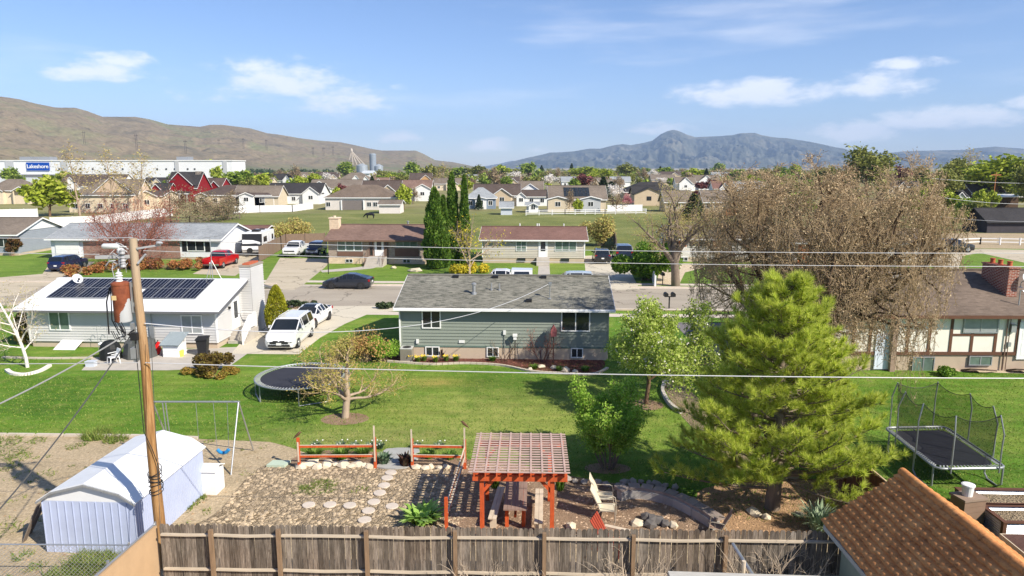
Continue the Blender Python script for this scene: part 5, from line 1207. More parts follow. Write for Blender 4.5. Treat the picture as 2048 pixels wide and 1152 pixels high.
def net_trampoline():
    z = .92; A, B, C, E = (G(*p, z) for p in ((1768,855), (1890,853), (2014,936), (1873,938)))
    t = thing('net_trampoline', 'rectangular trampoline with black safety net on the right lawn', 'trampoline', (0, 0, 0)); cc = (A+B+C+E)/4
    def rect(k):
        P = [cc+(q-cc)*k for q in (A, B, C, E)]; out = []
        for i in range(4):
            p, q, r = P[i-1], P[i], P[(i+1) % 4]; a = q+(p-q)/np.linalg.norm(p-q)*.35; b = q+(r-q)/np.linalg.norm(r-q)*.35
            out += [tuple(a+(q-a)*s*(2-s)*.0+(q-a)*s*(1-s)+(b-a)*s*s if False else (1-s)**2*a+2*s*(1-s)*q+s*s*b) for s in (0, .25, .5, .75, 1)]
        return out
    o, i_ = rect(1), rect(.84)
    m = MB(); m.slab([(p[0], p[1], z-.02) for p in i_], .02); m.build('jumping_mat', MATB, t)
    s = MB(); spring_band(s, o, i_, 70)
    s = MB()
    for P, Q in ((A, B), (B, C), (C, E), (E, A)):
        n = 18 if np.linalg.norm(P-Q) < 3.2 else 30
        for k in range(1, n): a = P+(Q-P)*k/n; b = cc+(a-cc)*.86; s.bar(tuple(a), tuple(b), .05, .015)
    s.build('spring_band', mat('spring_grey', (.42, .43, .42), .5, .1, metal=.3), t)
    f = MB(); f.tube(o+[o[0]], .045, 8); f.build('frame', TUBE, t, True)
    pol = [A+(B-A)*.12, A+(B-A)*.80, B+(C-B)*.38, B+(C-B)*.76, E+(C-E)*.86, E+(C-E)*.2, A+(E-A)*.66, A+(E-A)*.3]
    tops = []
    for p in pol:
        d = (p-cc); d[2] = 0; d /= np.linalg.norm(d); g = MB(); q = p+d*.08
        g.tube([tuple(q+[0, 0, -.15]), tuple(q+[0, 0, .9]), tuple(q+d*.02+[0, 0, 1.3]), tuple(q-d*.18+[0, 0, 1.95])], .026, 8); g.build('net_pole', TUBE, t, True); tops.append(q-d*.18+[0, 0, 1.93])
    nb = MB()
    for k in range(len(pol)):
        a, b = tops[k], tops[(k+1) % 8]; pa_, pb_ = cc+(pol[k]-cc)*.88, cc+(pol[(k+1) % 8]-cc)*.88; prev = None
        for s_ in np.linspace(0, 1, 9):
            u = a+(b-a)*s_; u[2] -= .22*4*s_*(1-s_); l = pa_+(pb_-pa_)*s_
            if prev is not None: nb.poly([tuple(prev[1]), tuple(l), tuple(u), tuple(prev[0])])
            prev = (u, l)
    nb.build('safety_net', MESHB.m, t)
    h = MB()
    for k in range(8):
        a, b = tops[k], tops[(k+1) % 8]; pts = []
        for s_ in np.linspace(0, 1, 9): u = a+(b-a)*s_; u[2] -= .22*4*s_*(1-s_); pts.append(tuple(u))
        h.tube(pts, .012, 5)
    h.build('net_hem', BLACK, t)
    for (P, Q, k0, k1) in ((A, E, .12, .25), (A, E, .62, .95), (C, B, .05, .3), (B, A, .1, .5)):
        a = P+(Q-P)*k0; b = P+(Q-P)*k1; g = MB(); g.tube([tuple(a), (a[0], a[1], .2), tuple(a*.8+b*.2-np.array([0, 0, z-.04])), tuple(b*.8+a*.2-np.array([0, 0, z-.04])), (b[0], b[1], .2), tuple(b)], .035, 8); g.build('leg', TUBE, t, True)
net_trampoline()
# ---------------------------------------------------------------- things on the left patio
def patio_things():
    p = G(403, 712); t = thing('rubbish_bin', 'black wheeled rubbish bin by the corner of the white house', 'bin', (p[0], p[1]+.3, 0), R_(10))
    b = MB(); b.add([(-.24,-.27,.05),(.24,-.27,.05),(.24,.27,.05),(-.24,.27,.05),(-.32,-.36,1.0),(.32,-.36,1.0),(.32,.38,1.0),(-.32,.38,1.0)], [(3,2,1,0),(4,5,6,7),(0,1,5,4),(1,2,6,5),(2,3,7,6),(3,0,4,7)]); b.build('body', BLACK, t)
    b = MB(); b.slab([(-.35,-.42,1.07),(.35,-.42,1.07),(.35,.42,1.12),(-.35,.42,1.12)], .07); b.build('lid', BLACK, t)
    for x in (-.27, .27): b = MB(); b.tube([(x-.04, .3, .1), (x+.04, .3, .1)], .1, 12); b.build('wheel', RUBBER, t)
    p = G(343, 715); t = thing('playhouse_box', 'small white slatted hut with grey corrugated roof on the patio', 'hut', (p[0], p[1]+.5, 0), R_(-4))
    b = MB(); b.box((-.5, -.45, 0), (.5, .45, .78)); lap(b, (-.5, -.45), (.5, -.45), .02, .78, .09); b.build('wall', WHITE, t)
    b = MB(); N = 16
    vs = []; fs = []
    for i in range(N*2+1): x = -.62+1.24*i/(N*2); z = .025*(i % 2); vs += [(x-.05, -.62, .78+z), (x+.12, .5, 1.38+z)]
    for i in range(N*2): fs.append((2*i, 2*i+2, 2*i+3, 2*i+1))
    b.add(vs, fs); b.slab([(-.6, -.6, .77), (.6, -.6, .77), (.7, .48, 1.36), (-.5, .48, 1.36)], .03); b.build('roof', mat('corrugated_grey', srgb(140,150,154), .5, .1, metal=.3), t)
    b = MB(); b.box((-.42, .38, .78), (-.36, .44, 1.34)); b.box((.44, .38, .78), (.5, .44, 1.34)); b.build('post', WHITE, t)
    p = G(363, 713); b = MB(); b.lathe([(.13, 0), (.17, .38), (.18, .4), (.14, .4)], (p[0], p[1], 0), 14); o = b.build('bucket', mat('yellow_bucket', srgb(232,214,90), .6, .05)); tag(o, 'yellow bucket beside the small white hut', 'bucket')
    p = G(307, 712); t = thing('leaf_blower', 'red garden machine between the grey cover and the small hut', 'garden tool', (p[0], p[1]+.3, 0))
    b = MB(); b.rock((0, 0, .35), .45, random.Random(3), 0, 1.1); b.build('body', mat('red_plastic', srgb(206,30,30), .4, .05), t); b = MB(); b.tube([(-.1, -.3, .2), (.1, -.2, .7), (.15, .1, .9)], .03, 6); b.build('handle', BLACK, t)
    p = G(272, 718); t = thing('covered_grill', 'large grey covered grill behind the utility pole', 'covered grill', (p[0], p[1]+.6, 0))
    b = MB(); rng = random.Random(9); b.lathe([(1.0, 0), (.98, .3), (.9, .7), (.86, 1.0), (.6, 1.12), (.1, 1.15)], (0, 0, 0), 10); b.build('cover', mat('grey_tarp', srgb(84,86,84), .7, .15, 3), t)
    p = G(213, 722); t = thing('covered_grill', 'black covered round grill left of the white plastic chair', 'covered grill', (p[0], p[1]+.5, 0))
    b = MB(); b.lathe([(.62, 0), (.6, .4), (.58, .7), (.5, .95), (.3, 1.12), (.05, 1.18)], (0, 0, 0), 12); b.build('cover', mat('black_tarp', srgb(30,32,32), .6, .2, 3), t); b = MB(); b.rock((-.45, -.1, .95), .2, rng); b.build('bundle', WHITE, t)
    p = G(228, 728); t = thing('plastic_chair', 'white plastic garden chair on the left patio', 'chair', (p[0], p[1], 0), R_(-40))
    b = MB(); b.box((-.25, -.25, .42), (.25, .25, .45)); b.build('seat', WHITE, t); b = MB(); b.slab([(-.25, .22, .45), (.25, .22, .45), (.22, .36, .9), (-.22, .36, .9)], .03, up=(0, 1, .2)); b.build('backrest', WHITE, t)
    for x in (-.23, .23):
        for y in (-.23, .23): b = MB(); b.tube([(x, y, .43), (x*1.15, y*1.15, 0)], .03, 6); b.build('leg', WHITE, t)
        b = MB(); b.bar((x*1.1, -.2, .64), (x*1.1, .28, .66), .05, .03); b.build('armrest', WHITE, t)
    p = G(183, 733); b = MB(); b.box((p[0]-.25, p[1]-.17, 0), (p[0]+.25, p[1]+.17, .3)); b.box((p[0]-.28, p[1]-.2, .3), (p[0]+.28, p[1]+.2, .35)); o = b.build('storage_tub', mat('pale_tub', srgb(190,196,204), .5, .05)); tag(o, 'pale plastic tub at the left edge of the patio', 'tub')
    for i, px in enumerate((187, 207)):
        p = G(px, 705); t = thing('shepherd_hook', f'{["left", "right"][i]} thin curled garden hook against the white house', 'garden hook', (p[0], 43.4, 0), 0, 'curled garden hooks by the white house'); b = MB(); b.tube([(0, 0, 0), (0, 0, 1.5), (.1, 0, 1.68), (.25, 0, 1.6), (.27, 0, 1.45)], .012, 5); b.build('stem', STEEL, t); b = MB(); b.tube([(0, 0, 1.3), (-.12, 0, 1.45), (-.25, 0, 1.38)], .01, 5); b.build('arm', STEEL, t)
patio_things()
def brown_fence():
    t = thing('brown_fence', 'dark red brown board fence between the pine and the right lawn', 'fence', (0, 0, 0)); x = 11.9; rng = random.Random(1)
    m = mat('red_brown_board', srgb(110,72,58), .85, .15, 2, vec=(1, 6, .6), island=.2); b = MB(); y = 17.9
    while y < 26.2: h = 1.62+rng.uniform(-.03, .03); b.box((x-.012, y, .02), (x+.012, y+.14, h)); y += .145
    b.build('board_panel', m, t); b = MB(); b.bar((x, 17.9, 1.66), (x, 26.3, 1.66), .05, .04); b.build('cap_rail', mat('pale_cap', srgb(196,170,140), .8, .15), t)
    for y in (17.9, 20.7, 23.5, 26.3): b = MB(); b.box((x-.07, y-.05, 0), (x-.013, y+.05, 1.6)); b.build('post', m, t)
brown_fence()
def right_corner_things():
    p = G(1930, 1052); t = thing('block_pillar', 'brown block pillar in front of the right trampoline', 'pillar', (p[0], p[1], 0), R_(12)); b = MB()
    for i in range(5): b.box((-.4, -.28, i*.2+.004), (.4, .28, i*.2+.196))
    b.build('block_stack', mat('brown_block', srgb(132,108,90), .9, .1, 3), t); b = MB(); b.box((-.44, -.32, 1.0), (.44, .32, 1.07)); b.build('cap', mat('brown_cap_stone', srgb(140,120,104), .9, .1, 3), t)
    t = thing('bucket', 'white plastic bucket with a lid standing on the block pillar', 'bucket', (p[0]-.05, p[1], 1.07)); b = MB(); b.lathe([(.15, 0), (.18, .34), (.17, .34)], (0, 0, 0), 16); b.build('body', WHITE, t); b = MB(); b.lathe([(.2, 0), (.2, .05), (.15, .07)], (0, 0, .33), 16); b.build('lid', WTRIM, t)
    CORR = mat('corrugated_steel', (.42, .45, .5), .35, .1, metal=.7)
    for (lab, q, w, d, h) in (('corrugated steel planter box with wooden frame farther back', (2010, 1030), 2.6, 1.1, .6), ('corrugated steel planter box with wooden corner post nearest the small shed', (2052, 1066), 2.2, 1.1, .6)):
        p = G(*q); t = thing('planter_box', lab, 'planter', (p[0], p[1], 0), R_(-2), 'corrugated planter boxes by the right lawn'); b = MB()
        for (xa, ya, xb, yb) in ((-w/2, -d/2, w/2, -d/2), (w/2, -d/2, w/2, d/2), (w/2, d/2, -w/2, d/2), (-w/2, d/2, -w/2, -d/2)):
            for i in range(8): z = .02+i*h/8; dx, dy = (0, -.03) if ya == yb < 0 else ((0, .03) if ya == yb else ((.03, 0) if xa > 0 else (-.03, 0))); b.poly([(xa, ya, z), (xb, yb, z), (xb+dx, yb+dy, z+h/16), (xa+dx, ya+dy, z+h/16)]); b.poly([(xa+dx, ya+dy, z+h/16), (xb+dx, yb+dy, z+h/16), (xb, yb, z+h/8), (xa, ya, z+h/8)])
        b.build('steel_panel', CORR, t); b = MB()
        for x in (-w/2, w/2):
            for y in (-d/2, d/2): b.box((x-.06, y-.06, 0), (x+.06, y+.06, h+.04))
        b.box((-w/2-.08, -d/2-.08, h+.04), (w/2+.08, -d/2+.06, h+.08)); b.box((-w/2-.08, d/2-.06, h+.04), (w/2+.08, d/2+.08, h+.08)); b.box((-w/2-.08, -d/2+.06, h+.04), (-w/2+.06, d/2-.06, h+.08)); b.box((w/2-.06, -d/2+.06, h+.04), (w/2+.08, d/2-.06, h+.08)); b.build('frame', WOODBR, t)
        b = MB(); b.box((-w/2+.02, -d/2+.02, 0), (w/2-.02, d/2-.02, h-.1)); b.build('soil', GARDEN, t)
right_corner_things()
def front_timber():
    t = thing('grey_plank_frame', 'grey weathered plank top at the bottom edge in front of the picket fence', 'plank structure', (0, 0, 0)); a = AT(1336, 1142, 15.2); b_ = AT(1640, 1150, 15.2); b = MB(); b.slab([(a[0], 14.3, a[2]), (b_[0], 14.2, b_[2]-.02), (b_[0], 15.2, b_[2]-.02), (a[0], 15.2, a[2])], .1)
    b.build('plank', mat('silver_plank', srgb(176,172,164), .9, .18, 3, vec=(1, 6, 1)), t)
    for x in (a[0]+.1, b_[0]-.1): p = MB(); p.box((x-.05, 14.9, 0), (x+.05, 15.0, a[2]-.1)); p.build('leg', mat('silver_post', srgb(150,146,138), .9, .15), t)
    t = thing('metal_pipe', 'slanting grey metal pipe leaning in front of the picket fence', 'pipe', (0, 0, 0)); b = MB(); b.tube([tuple(AT(1466, 1088, 16.6)), tuple(AT(1528, 1185, 14.8))], .045, 8); b.build('bar', STEEL, t); b = MB(); q = AT(1488, 1122, 15.6); b.tube([(q[0], q[1], 0), tuple(q)], .05, 8); b.build('post', OLDW, t)
front_timber()
# ---------------------------------------------------------------- street furniture
def mailboxes():
    p = G(1338, 617); t = thing('mailbox_pair', 'pair of black mailboxes on one post at the near kerb', 'mailbox', (p[0], p[1], 0)); b = MB(); b.box((-.05, -.05, 0), (.05, .05, 1.0)); b.bar((-.4, 0, 1.0), (.4, 0, 1.0), .1, .06); b.build('post', DARKM, t)
    for x in (-.3, .3):
        b = MB(); pr = [(x+.16*math.cos(a), .16*math.sin(a)) for a in np.linspace(0, math.pi, 8)]; pts = [(x+.16, -.0)]+pr+[(x-.16, 0)]; pts = [(q, 1.2+w) for q, w in pr]+[(x-.16, 1.03), (x+.16, 1.03)]
        n = len(pts); b.add([(q, -.27, z) for q, z in pts]+[(q, .27, z) for q, z in pts], [tuple(range(n))[::-1], tuple(range(n, 2*n))]+[(i, (i+1) % n, (i+1) % n+n, i+n) for i in range(n)]); b.build('box', BLACK, t)
    p = G(1325, 571); t = thing('mailbox', 'single black mailbox at the far kerb by the leafless street tree', 'mailbox', (p[0], p[1], 0)); b = MB(); b.box((-.04, -.04, 0), (.04, .04, 1.0)); b.build('post', BLACK, t); b = MB(); b.box((-.14, -.3, 1.0), (.14, .25, 1.2)); b.tube([(0, -.3, 1.2), (0, .25, 1.2)], .14, 12); b.build('box', BLACK, t)
    p = G(657, 548); t = thing('lamp_post', 'thin black lamp post on the brick house lawn', 'lamp post', (p[0], p[1], 0)); b = MB(); b.tube([(0, 0, 0), (0, 0, 1.7)], .05, 8); b.build('post', BLACK, t); b = MB(); b.lathe([(.08, 0), (.13, .08), (.15, .36), (.18, .38), (.03, .52)], (0, 0, 1.68), 8); b.build('lantern', DARKM, t)
    p = G(1030, 720); t = thing('garden_lamp', 'white topped lamp on a dark post in front of the green house', 'garden lamp', (p[0], 41.0, 0)); b = MB(); b.tube([(0, 0, 0), (0, 0, 1.5)], .03, 6); b.build('post', BLACK, t); b = MB(); b.box((-.14, -.14, 1.5), (.14, .14, 1.62)); b.box((-.1, -.1, 1.3), (.1, .1, 1.5)); b.build('lamp_head', WHITE, t)
    p = G(1106, 722); t = thing('birdhouse', 'faded red birdhouse on a post in front of the green house', 'birdhouse', (p[0], 40.6, 0)); b = MB(); b.tube([(0, 0, 0), (0, 0, 1.6)], .04, 6); b.build('post', mat('dull_post', srgb(110,84,76), .9), t); b = MB(); b.box((-.17, -.15, 1.6), (.17, .15, 2.0)); b.add([(-.17,-.15,2.0),(.17,-.15,2.0),(0,-.15,2.3),(-.17,.15,2.0),(.17,.15,2.0),(0,.15,2.3)], [(0,1,2),(5,4,3),(0,2,5,3),(1,4,5,2)]); b.build('house_box', mat('faded_red', srgb(156,92,92), .85, .2, 4), t)
    for i, (px, py, s) in enumerate(((787,537,.5), (830,543,.8))):
        p = G(px, py); single('rock', ['smaller pale boulder on the brick house lawn', 'larger flat pale boulder on the brick house lawn'][i], 'rock', mat('buff_rock', srgb(198,186,160), .9, .12), lambda b: b.rock((p[0], p[1], .1), s, random.Random(i+4), 0, .4), 'boulders on the brick house lawn')
mailboxes()
# ================================================================ vehicles
def paint(name, c, metal=.0, rough=.25):
    n = NT(name); n.set(n.ramp(n.noise(.8, 2), [(.3, sc_(c, .95)), (.7, sc_(c, 1.04))]), rough, .5, metal); n.b.inputs['Coat Weight'].default_value = .6; n.b.inputs['Coat Roughness'].default_value = .05; return n.m
LAMP = mat('lamp_glass', (.6, .62, .64), .08, .1, 5, spec=.8); TAIL = mat('tail_lamp', (.32, .01, .012), .15, .1, 5); CHROME = mat('chrome', (.55, .55, .56), .15, 0, metal=.9); PLATE = mat('number_plate', (.7, .7, .68), .5, .05)
RIMM = mat('alloy_rim', (.42, .43, .44), .35, .05, metal=.7); RIMD = mat('dark_rim', (.06, .06, .065), .4, .05, metal=.5)
# station: x, z low, z belt, z roof, half width belt, half width roof
SEDAN = [(2.36,.38,.55,.56,.62,.5),(2.25,.2,.66,.68,.8,.62),(1.95,.17,.76,.8,.89,.7),(1.2,.16,.9,.95,.92,.74),(1.0,.16,.93,.98,.92,.72),(.35,.16,.95,1.33,.92,.6),(-.1,.16,.96,1.44,.93,.58),(-.7,.16,.97,1.42,.93,.58),(-1.35,.16,.99,1.25,.92,.6),(-1.95,.18,1.0,1.05,.9,.68),(-2.25,.22,.96,.98,.84,.66),(-2.36,.4,.8,.82,.74,.6)]
VAN = [(2.45,.4,.62,.63,.72,.6),(2.36,.22,.78,.82,.88,.7),(2.05,.18,.95,1.02,.95,.78),(1.45,.18,1.1,1.16,.97,.8),(.55,.18,1.14,1.68,.98,.74),(.25,.18,1.14,1.74,.98,.74),(-1.0,.18,1.14,1.77,.98,.74),(-2.1,.2,1.14,1.73,.97,.72),(-2.38,.24,1.12,1.2,.95,.8),(-2.45,.4,.8,.82,.9,.78)]
SUV = [(2.35,.45,.75,.76,.74,.64),(2.28,.28,.92,.96,.88,.72),(1.9,.26,1.03,1.08,.94,.76),(1.1,.25,1.1,1.14,.96,.78),(.45,.25,1.12,1.66,.96,.7),(.1,.25,1.13,1.73,.96,.7),(-1.1,.25,1.14,1.74,.96,.7),(-1.95,.27,1.15,1.68,.95,.68),(-2.2,.3,1.14,1.2,.93,.76),(-2.32,.45,.85,.87,.88,.76)]
JEEP = [(2.1,.5,1.0,1.02,.72,.66),(2.02,.42,1.08,1.12,.74,.68),(.8,.42,1.16,1.2,.78,.72),(.55,.42,1.18,1.75,.82,.72),(.3,.42,1.18,1.84,.82,.74),(-1.6,.42,1.18,1.86,.82,.74),(-1.85,.42,1.18,1.84,.82,.74),(-1.95,.45,1.16,1.2,.82,.76)]
TRUCK = [(2.9,.5,.9,.92,.84,.74),(2.84,.38,1.08,1.12,.94,.82),(2.3,.36,1.18,1.24,.98,.84),(1.45,.35,1.22,1.28,.99,.84),(.95,.35,1.24,1.8,.99,.72),(.65,.35,1.25,1.9,.99,.72),(-.35,.35,1.26,1.91,.99,.72),(-.75,.35,1.26,1.8,.99,.74),(-.85,.35,1.24,1.26,.99,.9)]
def car(name, label, cat, p, rot, st, pm, wr=.33, xw=(1.42, -1.42), rim=None, truck=False, plate=1, group=None, roofm=None, s=1.0, bed_l=2.0, canopy=False, grille=True):
    t = thing(name, label, cat, (p[0], p[1], .017), rot, group, s)
    bo = MB(); gl = MB()
    def ring(q): x, zl, zb, zr, wb, wt = q; return [(x,-wb*.9,zl),(x,-wb,zl+.2),(x,-wb*1.012,zb*.62+zl*.38),(x,-wb*.985,zb),(x,-wt-.06,zr-.05*(zr > zb+.1)),(x,-wt*.8,zr),(x,wt*.8,zr),(x,wt+.06,zr-.05*(zr > zb+.1)),(x,wb*.985,zb),(x,wb*1.012,zb*.62+zl*.38),(x,wb,zl+.2),(x,wb*.9,zl)]
    R = [ring(q) for q in st]; n = 12; rv = MB()
    for i in range(len(st)-1):
        ca, cb = st[i][3]-st[i][2] > .1, st[i+1][3]-st[i+1][2] > .1
        for k in range(n):
            a, b = R[i][k], R[i][(k+1) % n]; c, d = R[i+1][(k+1) % n], R[i+1][k]
            tgt = bo
            if k in (3, 7) and (ca or cb): tgt = gl
            if k in (4, 5, 6) and ca != cb: tgt = gl
            tgt.poly([a, b, c, d])
    bo.poly(R[0]); bo.poly(R[-1][::-1])
    # pillars
    for i, q in enumerate(st):
        if q[3]-q[2] > .1:
            for k, sg in ((3, -1), (7, 1)):
                a, b = Vector(R[i][k]), Vector(R[i][k+1]); off = Vector((0, sg*.012, .004)); bo.bar(a+off, b+off, .07 if 0 < i else .05, .02, up=(0, 1, 0))
    for i in range(len(st)-1):
        ca, cb = st[i][3]-st[i][2] > .1, st[i+1][3]-st[i+1][2] > .1
        if ca != cb:
            for k in (4, 7): bo.bar(Vector(R[i][k])+Vector((0, 0, .006)), Vector(R[i+1][k])+Vector((0, 0, .006)), .07, .02)
    L0, L1 = st[0][0], st[-1][0]
    if truck:
        x0, x1 = st[-1][0]-.02, st[-1][0]-bed_l
        for sg in (-1, 1): bo.box((x0, sg*.99, .45), (x1, sg*.92, 1.24))
        bo.box((x1, -.99, .45), (x1+.06, .99, 1.24)); bo.box((x0, -.92, .7), (x1, .92, .78)); L1 = x1
        if canopy:
            bo.box((x0, -.9, 1.24), (x1, .9, 1.34)); bo.add([(x0,-.93,1.25),(x0,.93,1.25),(x1,.93,1.25),(x1,-.93,1.25),(x0,-.8,1.95),(x0,.8,1.95),(x1,.8,1.92),(x1,-.8,1.92)], [(4,5,6,7),(0,1,5,4),(1,2,6,5),(2,3,7,6),(3,0,4,7)])
            for sg in (-1, 1): gl.slab([(x0-.25, sg*.93, 1.42), (x1+.25, sg*.93, 1.42), (x1+.3, sg*.855, 1.8), (x0-.3, sg*.855, 1.8)][::sg], .03, up=(0, sg, 0))
    body = bo.build('body', pm, t, True, 28); gl.build('windows', CARGL, t, True, 30)
    if roofm: r = MB(); r.slab([(x, y, z+.012) for x, y, z in [R[6][5], R[6][6], R[7][6], R[7][5]]], .01); r.slab([(x, y, z+.012) for x, y, z in [R[5][5], R[5][6], R[6][6], R[6][5]]], .01); r.build('glass_roof', roofm, t)
    wb = max(q[4] for q in st)
    for x in xw:
        for sg in (-1, 1):
            a = MB(); y = sg*(wb-.02); a.tube([(x, sg*(wb-.3), wr), (x, y-sg*.03, wr), (x, y+sg*.012, wr)], [wr+.07, wr+.07, wr+.05], 20); a.build('wheel_arch', BLACK, t)
            w = MB(); w.tube([(x, y-sg*.18, wr), (x, y-sg*.0, wr), (x, y+sg*.03, wr)], [wr, wr, wr*.9], 20); wo = w.build('wheel', RUBBER, t, True)
            w = MB(); w.tube([(x, y+sg*.0, wr), (x, y+sg*.036, wr)], [wr*.66, wr*.6], 16)
            for k in range(5): an = k*1.2566; w.bar((x, y+sg*.04, wr), (x+wr*.6*math.cos(an), y+sg*.04, wr+wr*.6*math.sin(an)), .05, .02, up=(0, 1, 0))
            w.build('rim', rim or RIMM, wo)
    zf = st[1][2]; q = MB()
    for sg in (-1, 1):
        q = MB(); q.slab([(st[1][0]+.03, sg*st[1][4]*.96, zf-.15), (st[1][0]+.09, sg*st[1][4]*.55, zf-.17), (st[1][0]+.05, sg*st[1][4]*.55, zf-.0), (st[2][0]-.05, sg*st[2][4]*.96, zf+.02)][::sg], .05, up=(1, 0, 0)); q.build('headlight', LAMP, t)
        zt = st[-2][2]; xr = L1 if truck else st[-2][0]-.02; zt = 1.1 if truck else zt
        q = MB(); q.box((xr-.05, sg*(wb*.72), zt-.22), (xr+.12, sg*(wb*.97), zt-.02)); q.build('tail_light', TAIL, t)
    if grille: q = MB(); x = st[0][0]; w = st[0][4]; q.box((x-.02, -w*.8, st[0][2]-.14), (x+.02, w*.8, st[0][2]-.0)); q.build('grille', BLACK, t)
    q = MB(); x = st[0][0]; q.box((x-.1, -st[0][4]*.95, st[0][1]-.1), (x+.03, st[0][4]*.95, st[0][1]+.02)); q.build('front_bumper', CHROME if truck else BLACK, t)
    if truck: q = MB(); q.box((L1-.14, -.95, .48), (L1, .95, .64)); q.build('rear_bumper', CHROME, t)
    q = MB(); q.box((x+.02, -.16, st[0][1]), (x+.045, .16, st[0][1]+.15)); q.build('number_plate', PLATE, t)
    q = MB(); xx = (L1-.02 if truck else st[-1][0]); zz = .68 if truck else st[-1][1]+.2; q.box((xx-.03, -.16, zz), (xx+.01, .16, zz+.15)); q.build('number_plate', PLATE, t)
    im = next(i for i, v in enumerate(st) if v[3]-v[2] > .1)
    for sg in (-1, 1): q = MB(); q.box((st[im][0]+.15, sg*(wb+.02), st[im][2]), (st[im][0]+.28, sg*(wb+.2), st[im][2]+.17)); q.build('wing_mirror', pm, t)
    q = MB()
    for sg in (-1, 1):
        for xh in (st[im][0]-.75, st[im][0]-1.6): q.box((xh, sg*(wb*.985), st[im][2]-.13), (xh+.16, sg*(wb*1.0+.012), st[im][2]-.1))
    q.build('door_handle', BLACK, t)
    return t
P_WHITE = paint('white_car_paint', (.72, .72, .72)); P_DARK = paint('dark_grey_paint', srgb(52,56,66), .4); P_RED = paint('red_paint', srgb(178,16,26)); P_BLUE = paint('dark_blue_paint', srgb(24,38,78), .3); P_BLACK = paint('black_paint', (.012, .013, .016)); P_NAVY = paint('navy_paint', srgb(30,44,84), .2); P_SILV = paint('silver_paint', srgb(200,206,206), .3)
def head(a, b): d = np.array(a)-np.array(b); return math.atan2(d[1], d[0])
p = G(697, 575.5); car('parked_car', 'dark grey sedan parked at the far kerb', 'car', p, math.pi+R_(-2.4), SEDAN, P_DARK, .35, rim=RIMD, grille=False)
a, b = G(592, 699), G(624, 672); h_ = head(a, b); m = (a+b)/2; n_ = np.array([math.sin(h_), -math.cos(h_), 0])
van_c = m+n_*.9+np.array([math.cos(h_), math.sin(h_), 0])*-.1
v_ = car('minivan', 'white minivan parked facing the camera on the white house driveway', 'minivan', van_c, h_, VAN, P_WHITE, .34, (1.5, -1.5))
def van_face(t):
    for sg in (-1, 1):
        q = MB(); q.box((2.43, sg*.06, .56), (2.475, sg*.36, .68))
        for i in range(3): pass
        q.build('grille_nostril', DARKM, t)
    q = MB()
    for i in range(9): y = -.6+i*.15; q.box((2.46, y-.05, .36), (2.485, y+.05, .44))
    q.build('bumper_vent', DARKM, t)
    q = MB()
    for sg in (-1, 1): q.tube([(.3, sg*.66, 1.8), (-1.9, sg*.66, 1.79)], .02, 6)
    q.build('roof_rail', P_WHITE, t)
van_face(v_)
a, b = G(635, 652), G(656, 644); h_ = head(G(634, 656), G(657, 642)); m = (a+b)/2; n_ = np.array([math.sin(h_), -math.cos(h_), 0])
car('parked_car', 'white sedan with black glass roof behind the white minivan', 'car', m+n_*.9, h_, SEDAN, P_WHITE, .35, roofm=CARGL, rim=RIMD, grille=False)
p = G(594, 510); car('pickup_truck', 'white pickup truck facing the street beside the wooden fence', 'pickup truck', p, R_(-92), TRUCK, P_WHITE, .4, (1.95, -1.75), truck=True)
p = G(634, 511); j = car('off_road_car', 'dark blue boxy off road car beside the brick house', 'car', p, R_(-92), JEEP, P_NAVY, .42, (1.35, -1.25))
q = MB()
for sg in (-1, 1): q.box((1.6, sg*.72, .8), (.95, sg*.95, .9)); q.box((-.85, sg*.78, .8), (-1.6, sg*.95, .9))
q.build('fender_flare', BLACK, j); q = MB()
for i in range(7): q.box((2.1, -.36+i*.12-.03, .68), (2.125, -.36+i*.12+.03, .98))
q.build('grille_slot', DARKM, j); q = MB(); q.box((2.05, -.8, .42), (2.3, .8, .58)); q.build('front_bumper', BLACK, j); q = MB(); q.box((2.1, -.78, .66), (2.118, .78, 1.0)); q.build('white_face', WHITE, j)
a, b = G(470, 524), G(412, 543); h_ = head(a, b); car('pickup_truck', 'red pickup truck with white tailgate window band in the far driveway', 'pickup truck', (a*.45+b*.55)+np.array([0, .6, 0]), h_, TRUCK, P_RED, .4, (1.95, -1.75), truck=True)
a, b = G(152, 536), G(108, 546); h_ = head(a, b); car('parked_car', 'dark blue crossover seen from behind on the left driveway', 'car', (a+b)/2+np.array([0, .7, 0]), h_, SUV, P_BLUE, .37)
p = G(1202, 524); car('parked_car', 'black estate car seen from behind beside the tan house', 'car', p, R_(88), SUV, P_BLACK, .36)
q = G(1244, 518); car('parked_van', 'tall dark blue van next to the green hedge bush', 'van', q, R_(88), VAN, paint('dusk_blue_paint', srgb(38,48,70), .2), .38, s=1.12)
car('pickup_truck', 'white pickup with a white camper canopy just above the green house ridge', 'pickup truck', (-.9, kf(-1)-1.3, 0), math.pi+R_(-2.4), TRUCK, P_WHITE, .4, (1.95, -1.75), truck=True, canopy=True)
car('parked_car', 'silver white estate car half hidden by the green house ridge', 'car', (5.6, kf(5.6)-1.3, 0), math.pi+R_(-2.4), SUV, P_SILV, .36)
p = G(1912, 505); car('parked_car', 'black sport utility car on the side road at the right', 'car', p+np.array([0, .8, 0]), R_(-3), SUV, P_BLACK, .4, s=1.05)
